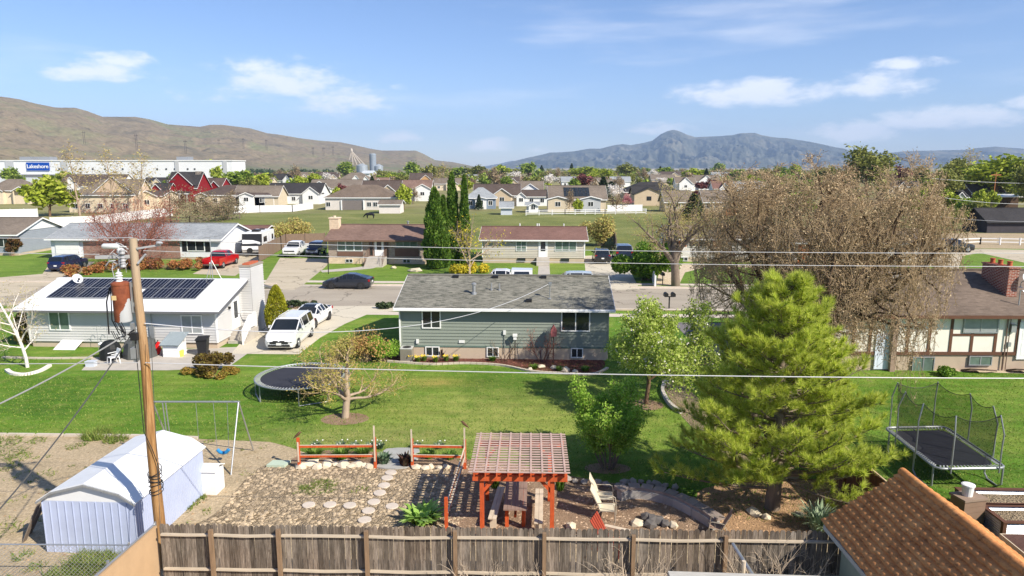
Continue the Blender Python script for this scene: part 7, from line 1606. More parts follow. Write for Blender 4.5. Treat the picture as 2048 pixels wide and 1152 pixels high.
# ================================================================ the far neighbourhood
def far_house(label, x0, x1, ye, yr, yb, wm, rm, roof='gable', g=(), rot=0, Dp=None, nwin=3, trim=None, garage=None, door=True, cat='house', name='house', solar=None, chim=None, group=None):
    """x0..x1 eave line, ye eave, yr ridge, yb ground in the photo; g: cross gables (centre px, width px, apex y)"""
    p = G((x0+x1)/2, yb); Y = p[1]; dep = Y*math.cos(PITCH)+CH*math.sin(PITCH); s = dep/FPX; W_ = (x1-x0)*s; Dp = Dp or min(max(W_*.62, 7), 13)
    ze = AT(0, ye, Y)[2]; zr = AT(0, yr, Y+Dp/2)[2]; ze = max(ze, 2.0); ov = .45
    t = thing(name, label, cat, (p[0]-W_/2, Y, 0), rot, group); X0 = 0
    if roof == 'gable':
        pitch = min(max((zr-ze)/(Dp/2), .2), .9); wall_box(t, W_-2*ov, Dp, 0, ze, pitch, wm, x0=ov); gable_roof(t, W_-2*ov, Dp, ze, pitch, ov, ov, rm, trim or WTRIM, x0=ov, t=.16)
    else:
        pitch = min(max((zr-ze)/(min(W_, Dp)/2), .2), .9); wall_box(t, W_-2*ov, Dp, 0, ze, pitch, wm, gable=False, x0=ov); hip_roof(t, W_-2*ov, Dp, ze, pitch, ov, rm, trim or WTRIM, x0=ov)
    for q in g:
        xc = (q[0]-x0)*s; w = q[1]*s; fr = -1.2; za = AT(0, q[2], Y+fr)[2]; zz = q[3] if len(q) > 3 and q[3] else ze; pt = min(max((za-zz)/(w/2), .25), 1.1); o = q[4] if len(q) > 4 else wm
        wins = [(0, max(zz*.45, .9), min(1.3, w*.35), 1.1)] if not (len(q) > 5 and q[5]) else []
        cross_gable(t, xc, w-.6, zz, 1.3+Dp*.4, fr, pt, rm, o, trim or WTRIM, wins=wins, porch=bool(len(q) > 5 and q[5]))
    cov = [(((q[0]-x0)*s)-q[1]*s/2, ((q[0]-x0)*s)+q[1]*s/2) for q in g]; ww = 1.1
    for i in range(nwin):
        u = ov+(W_-2*ov)*(i+.5)/nwin-ww/2
        if any(a-.2 < u+ww and u < b+.2 for a, b in cov): continue
        if garage and garage[0]-.3 < u+ww and u < garage[0]+garage[1]+.3: continue
        add_window(t, W_, Dp, 'F', u, min(1.1, ze*.4), ww, min(1.15, ze*.42), GLASS, trim or WTRIM, mull=1, fw=.1)
    if garage:
        d = MB(); u, w = garage[:2]; d.box((u-.15, -.06, 0), (u+w+.15, .02, 2.55)); o = d.build('garage_door', trim or WTRIM, t); d = MB()
        for i in range(4): d.box((u, -.09, .06+i*.6), (u+w, -.05, .6+i*.6))
        d.build('door_panel', garage[2] if len(garage) > 2 else WHITE, o)
    if chim: c = MB(); u, v, w, h, cm = chim; c.box((u, v, ze), (u+w, v+w*.7, h)); c.box((u-.1, v-.1, h), (u+w+.1, v+w*.7+.1, h+.2)); c.build('chimney', cm, t)
    if solar:
        pn = MB()
        for (a, b) in solar:
            for i in range(4):
                u = (a-x0)*s+i*(b-a)*s/4; 
                for j in range(2): v = .6+j*1.7; pn.slab([(u+.05, v, ze+pitch*v+.16), (u+(b-a)*s/4-.05, v, ze+pitch*v+.16), (u+(b-a)*s/4-.05, v+1.6, ze+pitch*(v+1.6)+.16), (u+.05, v+1.6, ze+pitch*(v+1.6)+.16)], .05)
        pn.build('solar_panel', GLASS, t)
    return t
SV = STUC_BEIGE
far_house('tan stucco house with brown roof at the left edge behind white fence', -30, 62, 381, 360, 408, STUC_BEIGE, SH_MID, 'hip', [(48, 34, 372, None, SV, True), (2, 26, 373)], nwin=4)
far_house('large house with dark roof and white gables behind yellow green tree', 118, 245, 371, 349, 395, WHITE, SH_DKBR, 'gable', [(148, 34, 349)], nwin=4)
far_house('beige stucco house with grey brown roof behind the bare poplars', 136, 268, 390, 366, 425, STUC_BEIGE, SH_MID, 'hip', [], nwin=5)
far_house('rose stucco house section with big gable beside the bare poplars', 192, 282, 385, 352, 424, WALL_PINK, SH_MID, 'gable', [(236, 84, 350)], nwin=3)
far_house('beige gabled house beside the white fence below the red house', 276, 330, 391, 381, 422, STUC_BEIGE, SH_DKBR, 'gable', [(300, 46, 380)], nwin=2, Dp=9)
red = far_house('dark red craftsman house with white trim and stone chimney', 332, 398, 374, 343, 404, WALL_RED, SH_DARK, 'gable', [(365, 54, 342, 6.0, WALL_RED)], nwin=0, Dp=11)
def red_more(t):
    W_ = 12
    p = MB(); s = MB()
    for i in range(4): x = .9+i*2.5; p.box((x-.16, -2.7, 1.2), (x+.16, -2.4, 2.9)); s.box((x-.3, -2.85, 0), (x+.3, -2.25, 1.2))
    p.build('porch_post', WTRIM, t); s.build('post_base', STONE, t); r = MB(); r.slab([(-.3, -3.0, 2.95), (9.2, -3.0, 2.95), (9.2, .2, 4.1), (-.3, .2, 4.1)], .2); r.build('porch_roof', SH_DARK, t); f = MB(); f.box((-.35, -3.05, 2.72), (9.25, -3.0, 2.98)); f.build('porch_fascia', WTRIM, t)
    c = MB(); c.box((8.6, 4.5, 4), (10.4, 6, 10.2)); c.build('chimney', STONE, t)
red_more(red)
far_house('dark red front wing of the craftsman house with white gable trim', 300, 338, 384, 366, 406, WALL_RED, SH_DARK, 'gable', [(318, 34, 362)], nwin=2, Dp=8)
far_house('small dark red gabled wing right of the craftsman house', 398, 446, 372, 356, 398, WALL_RED, SH_DKBR, 'gable', [(433, 22, 352)], nwin=2, Dp=9)
far_house('long low house with dark brown roof right of the red house', 392, 545, 390, 371, 412, SV, SH_DKBR, 'hip', [(408, 28, 384), (496, 32, 384, None, WHITE)], nwin=6)
far_house('tan house with brown roof behind the white vinyl fence', 466, 560, 391, 371, 412, STUC_YEL, SH_MID, 'gable', [], nwin=4, garage=(9.8, 2.6, STUC_YEL))
far_house('white modern farmhouse with black roof and twin gables', 532, 644, 386, 366, 408, WHITE, SH_DARK, 'gable', [(556, 40, 368), (624, 36, 372)], nwin=5)
far_house('white house with brown roof and tall gable behind black roofed house', 618, 722, 376, 359, 398, WHITE, SH_MID, 'gable', [(642, 46, 361)], nwin=4)
far_house('white house with black roof far behind the orchard', 540, 584, 360, 347, 372, WHITE, SH_DARK, 'gable', [(575, 18, 350)], nwin=2)
far_house('beige two gabled house far left of the brown house', 572, 620, 357, 344, 368, SV, SH_MID, 'gable', [(584, 22, 343), (610, 18, 347)], nwin=2)
far_house('dark brown house far behind the white houses', 640, 678, 356, 347, 367, STUC_TAN, SH_DKBR, 'gable', [(668, 18, 348)], nwin=2)
far_house('white two storey house with grey roof below the grain elevator', 676, 742, 360, 346, 376, WHITE, SH_MID, 'hip', [(713, 20, 347), (733, 16, 348)], nwin=4)
big = far_house('broad house with tan hip roof and deep shaded back porch', 648, 795, 395, 371, 420, mat('putty_wall', srgb(206,198,190), .8, .05, 1), SH_TAN, 'hip', [], nwin=0)
def big_more(t):
    m = MB(); m.box((4.9, -.03, 0), (11.0, .3, 2.6)); m.build('porch_shade_panel', mat('painted_porch_shade', srgb(120,112,108), .9, .1), t)  # flat panel on the wall, porch shade painted in as a darker wall colour
    for u in (.7, 11.9, 13.6): add_window(t, 20, 9, 'F', u, 1.0, 1.1, 1.1, GLASS, WTRIM)
    p = MB()
    for x in (4.9, 11.0): p.box((x-.15, -.35, 0), (x+.15, -.05, 2.7))
    p.build('porch_post', WHITE, t)
big_more(big)
far_house('putty coloured garden shed beside the tan hip roofed house', 755, 804, 408, 400, 427, mat('putty_shed', srgb(214,206,200), .8, .05, 1), SH_MID, 'gable', [], nwin=0, Dp=6, name='garden_shed', cat='shed')
far_house('brown roofed house with white gable behind the tan hip roofed house', 722, 802, 383, 361, 405, STUC_TAN, SH_DKBR, 'gable', [(778, 36, 368)], nwin=2)
far_house('white gabled house with brown roof right of the satellite dish shed', 776, 864, 376, 360, 402, WHITE, SH_BROWN, 'gable', [(846, 34, 367)], nwin=3)
far_house('ochre gabled house with brown roof near the bare tall tree', 818, 864, 359, 345, 374, STUC_OR, SH_DKBR, 'gable', [(852, 24, 349)], nwin=1)
far_house('pink gabled small house below the grain bins', 738, 778, 367, 355, 380, WALL_PINK, SH_BROWN, 'gable', [(758, 22, 356)], nwin=1)
far_house('blue grey house with grey roof right of the columnar evergreens', 928, 994, 396, 377, 418, WALL_BLUE, SH_GREY, 'hip', [(962, 26, 394, None, WHITE)], nwin=3)
far_house('small grey garden shed with grey shingle roof on the pasture edge', 998, 1028, 414, 403, 430, mat('pale_blue_shed', srgb(186,192,202), .7, .05), SH_GREY, 'gable', [], nwin=0, Dp=5, name='garden_shed', cat='shed')
far_house('brown roofed house with tan garage right of the evergreens', 946, 1042, 389, 368, 412, STUC_TAN, SH_DKBR, 'gable', [(1004, 40, 375)], nwin=2, garage=(8.5, 4.8, STUC_BEIGE))
far_house('white two storey house with grey gable', 1036, 1088, 378, 362, 408, WHITE, SH_MID, 'gable', [(1060, 36, 366)], nwin=3)
far_house('white barn roofed house beside the small white shed', 1028, 1098, 392, 380, 412, WHITE, SH_DKBR, 'gable', [(1042, 22, 383)], nwin=3)
far_house('tiny white shed by the white rail fence', 1050, 1080, 412, 404, 425, WHITE, SH_GREY, 'gable', [(1066, 22, 404)], nwin=0, Dp=4, name='garden_shed', cat='shed')
far_house('yellow green gabled house with solar panels on grey roof', 1096, 1215, 397, 371, 424, STUC_YEL, SH_MID, 'gable', [(1115, 44, 393), (1180, 44, 393, None, WALL_GREY)], nwin=4, solar=[(1128, 1152), (1150, 1180)])
far_house('pale green upper gable behind the solar panel house', 1092, 1146, 386, 371, 410, mat('pale_green_wall', srgb(190,196,160), .8, .05), SH_MID, 'gable', [(1122, 46, 370)], nwin=1)
far_house('tan garage house with charcoal roof and grey garage door', 1264, 1330, 387, 372, 411, STUC_TAN, SH_DARK, 'gable', [(1296, 62, 374, None, STUC_TAN, False)], nwin=0, garage=(4.0, 5.2, WALL_DKGR), trim=mat('charcoal_trim', (.05, .05, .05), .6))
far_house('wide charcoal roofed house with solar strip behind the tan garage', 1246, 1362, 384, 365, 404, STUC_TAN, SH_DARK, 'hip', [], nwin=4)
far_house('low tan house with grey brown roof left of the bare treetop', 1326, 1386, 402, 381, 424, STUC_TAN, SH_MID, 'gable', [], nwin=3)
far_house('low tan house with grey brown roof right of the blue green conifer', 1404, 1480, 402, 381, 424, STUC_TAN, SH_MID, 'gable', [], nwin=4)
far_house('white gabled house with dark roof behind the purple tree', 1350, 1392, 366, 354, 382, WHITE, SH_MID, 'gable', [(1370, 28, 354)], nwin=2)
far_house('white peaked house with grey roof near the tall green poplar', 1388, 1440, 362, 350, 380, WHITE, SH_MID, 'gable', [(1411, 32, 350)], nwin=2)
far_house('white house with steep red brown roof beside a grey gable', 1424, 1462, 376, 362, 392, WHITE, SH_RED, 'gable', [(1447, 22, 363)], nwin=1)
far_house('grey roofed white house half hidden behind the tan twiggy tree', 1454, 1530, 375, 362, 392, WHITE, SH_GREY, 'gable', [], nwin=4)
far_house('brown roofed house in the distance behind white blossom trees', 1302, 1352, 359, 349, 370, STUC_TAN, SH_MID, 'gable', [], nwin=2)
far_house('white flat roofed building far beyond the green trees', 930, 972, 352, 349, 362, WHITE, SH_GREY, 'gable', [], nwin=3, name='building', cat='building')
far_house('white long building far in the trees right of centre', 1290, 1318, 348, 344, 355, WHITE, SH_GREY, 'gable', [], nwin=2, name='building', cat='building')
far_house('white house with grey roof far right of centre', 1220, 1262, 362, 353, 374, WHITE, SH_GREY, 'gable', [(1240, 18, 352)], nwin=2)
far_house('dark barn with black roof at the right edge', 1968, 2075, 441, 416, 466, mat('dark_barn_wall', srgb(66,62,66), .9, .15, 1), SH_DARK, 'gable', [], nwin=0, name='barn', cat='barn', trim=DARKM)
far_house('dark brown house among trees at the far right', 1940, 2010, 384, 368, 402, mat('dark_brown_wall', srgb(84,70,64), .9), SH_DKBR, 'gable', [], nwin=2)
far_house('white house with dark roof between far right trees', 1836, 1868, 364, 354, 376, WHITE, SH_DKBR, 'gable', [(1852, 18, 354)], nwin=1)
far_house('long low green grey farm shed between far right trees', 1832, 1905, 371, 362, 386, mat('farm_shed_wall', srgb(110,116,104), .9), SH_DARK, 'gable', [], nwin=0, name='farm_shed', cat='shed')
far_house('low shed with red brown roof behind the travel trailer', 474, 534, 468, 457, 486, mat('red_shed_wall', srgb(120,76,62), .8), SH_RED, 'gable', [], nwin=0, Dp=5, name='garden_shed', cat='shed')
far_house('brown roofed house among trees left of the dense green tree', 1000, 1040, 363, 354, 376, STUC_TAN, SH_DKBR, 'gable', [(1026, 16, 355)], nwin=3)
far_house('small white gabled house behind the pale green gable', 1122, 1166, 362, 353, 374, WHITE, SH_GREY, 'gable', [(1150, 17, 354)], nwin=3)
far_house('putty walled house with brown roof left of the blue green conifer', 1166, 1206, 365, 355, 379, STUC_BEIGE, SH_MID, 'gable', [(1192, 16, 356)], nwin=3)
far_house('tan low house between the willow and white blossom', 1206, 1250, 369, 359, 383, STUC_TAN, SH_MID, 'gable', [], nwin=3)
far_house('brown roofed house under the mountain saddle', 1322, 1362, 350, 343, 359, STUC_TAN, SH_DKBR, 'gable', [(1348, 16, 344)], nwin=3)
far_house('white small house left of the skyline round tree', 1424, 1462, 351, 344, 360, WHITE, SH_GREY, 'gable', [(1449, 15, 345)], nwin=3)
far_house('tan low house peeking behind the columnar evergreens', 866, 930, 367, 356, 381, STUC_BEIGE, SH_MID, 'gable', [(904, 25, 357)], nwin=3)
far_house('grey house far left of the grain elevator', 628, 672, 351, 344, 359, WALL_GREY, SH_DKBR, 'gable', [(656, 17, 345)], nwin=3)
far_house('dark roofed house behind the red front wing', 286, 336, 365, 355, 378, STUC_BEIGE, SH_DARK, 'gable', [(317, 20, 356)], nwin=3)
far_house('white garage house behind the wide green willow', 446, 520, 371, 361, 384, WHITE, SH_DKBR, 'gable', [(489, 29, 362)], nwin=3)
far_house('beige house between willow and black roofed farmhouse', 484, 544, 364, 355, 376, STUC_BEIGE, SH_MID, 'gable', [(520, 24, 356)], nwin=3)
far_house('brown house right of the dark purple tree', 1772, 1818, 372, 361, 388, STUC_TAN, SH_DKBR, 'gable', [(1801, 18, 362)], nwin=3)
far_house('grey house among the far right willows', 1882, 1936, 393, 380, 411, WALL_GREY, SH_DARK, 'gable', [(1915, 21, 381)], nwin=3)
far_house('low brown house above the red brown roof', 1460, 1520, 352, 344, 362, STUC_TAN, SH_MID, 'gable', [], nwin=3)
# open canopy at the right
def canopy():
    p = G(2008, 418); t = thing('carport', 'white flat carport roof on posts above the dark barn', 'carport', (p[0], p[1], 0)); b = MB(); b.slab([(-6, -3, 3.6), (6, -3, 3.6), (5, 4, 4.0), (-7, 4, 4.0)], .2); b.build('roof', WHITE, t); b = MB()
    for x in (-5.5, 5.5):
        for y in (-2.5, 3.3): b.box((x-.12, y-.12, 0), (x+.12, y+.12, 3.5))
    b.build('post', DARKM, t); b = MB(); b.box((-1, 3, 0), (6, 3.3, 3.4)); b.build('back_wall', mat('dark_wood_wall', srgb(84,66,52), .9), t)
canopy()
# ---------------------------------------------------------------- fences far away
VINYL = mat('white_vinyl', (.74, .73, .72), .5, .04)
def panel_fence(label, pts, h, m, name='panel_fence', post=True, rails=0, gp=None):
    t = thing(name, label, 'fence', (0, 0, 0), 0, gp); b = MB(); ps = []
    for p, q in zip(pts[:-1], pts[1:]):
        p = np.array(p[:2], float); q = np.array(q[:2], float); L = np.linalg.norm(q-p); n = max(1, int(L/2.5))
        for i in range(n+1): c = p+(q-p)*i/n; ps.append(c)
        if rails:
            for k in range(rails): z = h*(k+1)/rails-.07; b.bar((*p, z), (*q, z), .05, .14)
        else: b.bar((*p, h/2+.04), (*q, h/2+.04), .05, h-.06)
    b.build('rail' if rails else 'panel', m, t)
    for c in ps: pm = MB(); pm.box((c[0]-.08, c[1]-.08, 0), (c[0]+.08, c[1]+.08, h+.08)); pm.build('post', m, t)
panel_fence('white vinyl fence at the far left behind the grey gabled house', [G(-60, 440), G(76, 437)], 2.2, VINYL)
panel_fence('long white vinyl fence behind the light grey roof', [G(102, 456), G(190, 452), G(275, 440), G(345, 432)], 2.0, VINYL)
panel_fence('white vinyl fence in front of the black roofed farmhouse', [G(468, 427), G(520, 425), G(585, 424), G(626, 418)], 1.8, VINYL)
panel_fence('white vinyl fence under the pink blossom tree', [G(1215, 424), G(1284, 423)], 1.8, VINYL)
panel_fence('white rail fence along the far side of the pasture', [G(1052, 431), G(1130, 430), G(1210, 429), G(1292, 428)], 1.3, VINYL, 'rail_fence', rails=3)
panel_fence('weathered wooden fence beside the white pickup', [G(520, 524), G(562, 500), G(572, 494), G(650, 492)], 1.9, mat('far_board', srgb(128,108,92), .95, .25, 3, vec=(6, 6, 1)), 'board_fence')
panel_fence('grey board fence running back from the tall dark blue van', [G(1232, 508), G(1226, 472)], 1.9, mat('grey_board_fence', srgb(112,100,88), .95, .2, 3), 'board_fence')
panel_fence('brown wooden fence left of the tan twiggy tree behind', [G(1452, 432), G(1480, 431)], 1.8, mat('orange_board', srgb(164,110,70), .9, .2, 3), 'board_fence')
panel_fence('white board rail fence behind the black sport utility car', [G(1895, 492), G(1960, 489), G(2080, 491)], 1.0, VINYL, 'rail_fence', rails=2)
panel_fence('thin wire fence posts along the pasture by the brick house', [G(300, 447), G(380, 445), G(480, 438)], 1.2, mat('grey_rail', srgb(130,120,108), .9), 'wire_fence', rails=2)
panel_fence('low white fence end beside the big leafless tree driveway', [G(1300, 548), G(1310, 575)], 1.1, VINYL, 'picket_fence')
panel_fence('green chain link screen left of the black sport utility car', [G(1862, 490), G(1886, 512)], 1.5, mat('green_screen', srgb(120,144,128), .8, .1), 'screen_fence')
# ---------------------------------------------------------------- warehouse with its sign
def warehouse():
    Y = 480; t = thing('warehouse', 'huge white warehouse with blue sign at the left', 'warehouse', (0, 0, 0)); s = (Y*.9855+2)/1400
    X = lambda px: AT(px, 330, Y)[0]; zt = AT(0, 322, Y)[2]; zm = AT(0, 349, Y)[2]
    xa, xb = X(-260), X(464); b = MB(); b.box((xa, Y, 0), (xb, Y+24, zt)); wl = b.build('wall', mat('warehouse_white', (.7, .71, .72), .7, .04, .2), t)
    b = MB(); b.box((xa-.5, Y-.5, zt), (xb+.5, Y+24.5, zt+.6)); b.build('parapet', WHITE, t)
    for a, c in ((11, 28), (122, 136), (350, 358), (446, 454), (-80, -60)): b = MB(); b.box((X(a), Y-.4, zm), (X(c), Y, zt)); b.build('grey_panel', WALL_GREY, t)
    b = MB(); b.box((xa, Y-.6, zm-1.6), (X(135), Y, zm)); b.build('canopy_band', WALL_DKGR, t)
    b = MB(); b.box((xa, Y-8, 0), (X(100), Y-.7, zm-2.0)); b.build('dock_wall', mat('dock_white', (.62, .64, .66), .7, .05, .3), t)
    for px in (7, 118, 160, 185, 210, 245, 314, 332, 349, 375, 389, 445): b = MB(); z = AT(0, 338, Y)[2]; b.box((X(px)-.5, Y-.3, z-.5), (X(px)+.5, Y, z+.5)); b.build('window', GLASS, t)
    for px in (32, 70, 352): b = MB(); b.box((X(px)-4, Y+10, zt), (X(px)+4, Y+18, zt+3)); b.build('roof_unit', ALU, t)
    z0, z1 = AT(0, 341, Y)[2], AT(0, 325, Y)[2]; b = MB(); b.box((X(54), Y-.8, z0), (X(99), Y-.1, z1)); sg = b.build('sign', mat('sign_blue', srgb(10,70,160), .5, .03), t)
    cu = D.curves.new('lettering', 'FONT'); cu.body = 'Lakeshore'; cu.align_x = 'CENTER'; cu.align_y = 'CENTER'; cu.extrude = .05; cu.offset = .035; cu.size = 3.5
    tmp = D.objects.new('lettering_text', cu); COL.objects.link(tmp); bpy.context.view_layer.update(); me = D.meshes.new_from_object(tmp.evaluated_get(bpy.context.evaluated_depsgraph_get())); D.objects.remove(tmp); o = D.objects.new('lettering', me); COL.objects.link(o); o.parent = sg; me.materials.clear(); o.location = ((X(54)+X(99))/2, Y-.95, (z0+z1)/2); o.rotation_euler = (math.pi/2, 0, 0); me.materials.append(mat('sign_white', (.85, .85, .85), .5, 0))
warehouse()
def elevator():
    Y = 620; s = (Y*.9855+2)/1400; X = lambda px: AT(px, 330, Y)[0]; Z = lambda py: AT(0, py, Y)[2]
    t = thing('grain_elevator', 'grey grain elevator with tall tower and round bins', 'grain elevator', (0, 0, 0)); GB = mat('bin_steel', (.36, .40, .44), .5, .12, .3, metal=.3)
    b = MB(); b.lathe([(2.9, 0), (2.9, Z(309)), (2.2, Z(307))], (X(746), Y, 0), 20); b.build('tower', mat('tower_grey', (.24, .28, .33), .7, .1, .2), t)
    for px, w, top in ((724, 22, 331), (757, 18, 332)): b = MB(); r = w*s/2; b.lathe([(r, 0), (r, Z(top)), (r*.15, Z(top-4)), (.1, Z(top-4))], (X(px), Y, 0), 22); b.build('bin', GB, t)
    b = MB(); b.box((X(728), Y-12, 0), (X(756), Y-5, Z(345))); b.build('shed', WHITE, t); b = MB(); b.slab([(X(726), Y-13, Z(346)), (X(758), Y-13, Z(346)), (X(752), Y-8, Z(341)), (X(732), Y-8, Z(341))], .5); b.build('shed_roof', mat('shed_roof_grey', (.5, .53, .56), .5, .05), t)
    b = MB(); top = (X(704), Y, Z(302))
    for px, py in ((699, 320), (706, 329), (714, 330), (722, 329), (732, 332)): b.tube([top, (X(px), Y, Z(py))], .35, 6)
    b.lathe([(1.1, 0), (1.1, 2), (.2, 2.6)], (X(704), Y, Z(303)), 8); b.build('conveyor', mat('conveyor_tan', srgb(190,180,170), .7), t)
elevator()
# ---------------------------------------------------------------- distant tree stock: a few crowns, copied
def proto(name, crown, lm, H_=8, R0=3.2, n=1500, seed=1, bark=BARK_B, kind='round', s0=.28, s1=.6):
    t = thing(name, 'x', 'tree', (0, 0, -500)); g = np.random.default_rng(seed); L = []
    if kind == 'conifer':
        b = MB(); b.tube([(0, 0, 0), (0, 0, H_*.95)], [.18, .03], 6); b.build('trunk', bark, t)
        z = H_*(.06+.94*g.random(n)); f = z/H_; r = R0*(1-f)**.85*(.55+.45*np.abs(np.sin(z*3.1)))*np.sqrt(g.uniform(.2, 1, n)); az = g.uniform(0, 6.28, n); C = np.stack([r*np.cos(az), r*np.sin(az), z], 1)
    else:
        T = Tree(seed, dict(seg=[4, 5, 3, 2], wig=[.06, .12, .18, .2], up=[.04, .06, .03, 0], tap=[.6, .4, .4, .4], n=[6, 6, 5], st=[.35, .3, .2], ang=[40, 42, 42], lr=[.85, .5, .55], rr=[.55, .5, .55], max=3, sh=.25) if kind != 'poplar' else dict(seg=[6, 5, 3, 2], wig=[.04, .08, .15, .2], up=[.03, .12, .08, .05], tap=[.3, .4, .4, .4], n=[14, 7, 4], st=[.22, .25, .2], ang=[32, 34, 40], lr=[.36, .45, .5], rr=[.45, .5, .55], max=3, sh=.45))
        T.grow(np.zeros(3), np.array([0, 0, 1.]), H_*.5 if kind != 'poplar' else H_*.78, .22 if kind != 'poplar' else .2, 0); A = np.array(T.tips); k = H_/A[:, 2].max()
        for lv in T.out: T.out[lv] = [(p*k, r*k) for p, r in T.out[lv]]
        A = A*k; T.wood(t, 'trunk', bark, 0, 1 if kind in ('round',) else 3, (7, 5, 3, 3))
        sel = A[g.integers(0, len(A), n)]; C = sel+g.normal(0, R0*.13, (n, 3))
    v, f = cards(g, C, s0, s1, 0, .65); mesh_np('crown', v, f, lm, t); t.hide_render = False; return t
F_YG = leafm('far_yellow_green', srgb(124,142,36), srgb(160,174,52), srgb(190,196,84), .3); F_GR = leafm('far_green', srgb(98,126,44), srgb(136,158,60), srgb(172,186,88), .3); F_OL = leafm('far_olive', srgb(104,112,52), srgb(138,142,70), srgb(164,164,88), .3)
F_BR = leafm('far_brown_bud', srgb(126,106,84), srgb(150,130,104), srgb(174,156,124), .2); F_PU = leafm('far_purple', srgb(92,46,52), srgb(120,66,68), srgb(140,92,80), .2); F_PK = leafm('far_pink', srgb(160,92,104), srgb(190,120,130), srgb(206,150,150), .25); F_TA = leafm('far_tan', srgb(176,152,104), srgb(196,176,124), srgb(186,178,96), .25)
PR = {'yg': proto('yellow_green_tree', 1, F_YG, seed=1), 'gr': proto('green_tree', 1, F_GR, seed=2), 'gr2': proto('willow_tree', 1, F_OL, seed=3, n=1700), 'br': proto('bare_tree', 1, F_BR, seed=4, n=900, s0=.12, s1=.3, kind='bare'), 'pu': proto('purple_tree', 1, F_PU, seed=5, n=1200), 'wh': proto('blossom_tree', 1, L_WHT, seed=6, n=1100, s0=.2, s1=.42), 'pk': proto('pink_tree', 1, F_PK, seed=7, n=1000, s0=.2, s1=.4),
      'co': proto('conifer_tree', 1, L_DARK, 9, 2.4, 1700, 8, kind='conifer', s0=.25, s1=.5), 'po': proto('poplar_tree', 1, F_TA, 16, 2.6, 700, 9, BARKT, 'poplar', .08, .2), 'wi': proto('large_willow', 1, F_OL, 9, 4.5, 3800, 12, s0=.16, s1=.36), 'wy': proto('large_spring_tree', 1, F_YG, 9, 4.2, 3800, 13, s0=.16, s1=.38)}
PH = {'yg': 8, 'gr': 8, 'gr2': 8, 'br': 8, 'pu': 8, 'wh': 8, 'pk': 8, 'co': 9, 'po': 16, 'wi': 9, 'wy': 9}; PW = {}
for k, o in PR.items():
    me = [c for c in o.children if c.name.startswith('crown')][0].data; v = np.empty(len(me.vertices)*3, np.float32); me.vertices.foreach_get('co', v); v = v.reshape(-1, 3); PW[k] = np.percentile(np.abs(v[:, :2]), 97)*2; PH[k] = v[:, 2].max()
USED = set(); TG = {'yg': 'spring yellow green trees', 'gr': 'green trees of the neighbourhood', 'gr2': 'olive trees of the neighbourhood', 'br': 'leafless trees of the neighbourhood', 'pu': 'purple leaved trees', 'wh': 'white blossoming trees', 'pk': 'pink blossoming trees', 'co': 'dark conifers', 'po': 'tall bare poplars', 'wi': 'large willows at the right', 'wy': 'large spring trees at the right'}
rt = random.Random(77)
def far_tree(kind, px, yb, yt, w, label, Y=None):
    p = G(px, yb) if Y is None else AT(px, yb, Y); Y = p[1]; z = AT(px, yt, Y)[2]; s = (Y*.9855+2)/1400; sx = w*s/PW[kind]; sz = z/PH[kind]; a = rt.uniform(0, 6.28)
    src = PR[kind]
    if kind not in USED: USED.add(kind); o = src; o.location = (p[0], Y, 0); o.rotation_euler = (0, 0, a); o['label'] = label; o['group'] = TG[kind]; o.scale = (sx, sx, sz)
    else: o = dup(src, (p[0], Y, 0), a, label, TG[kind], (sx, sx, sz))
    return o
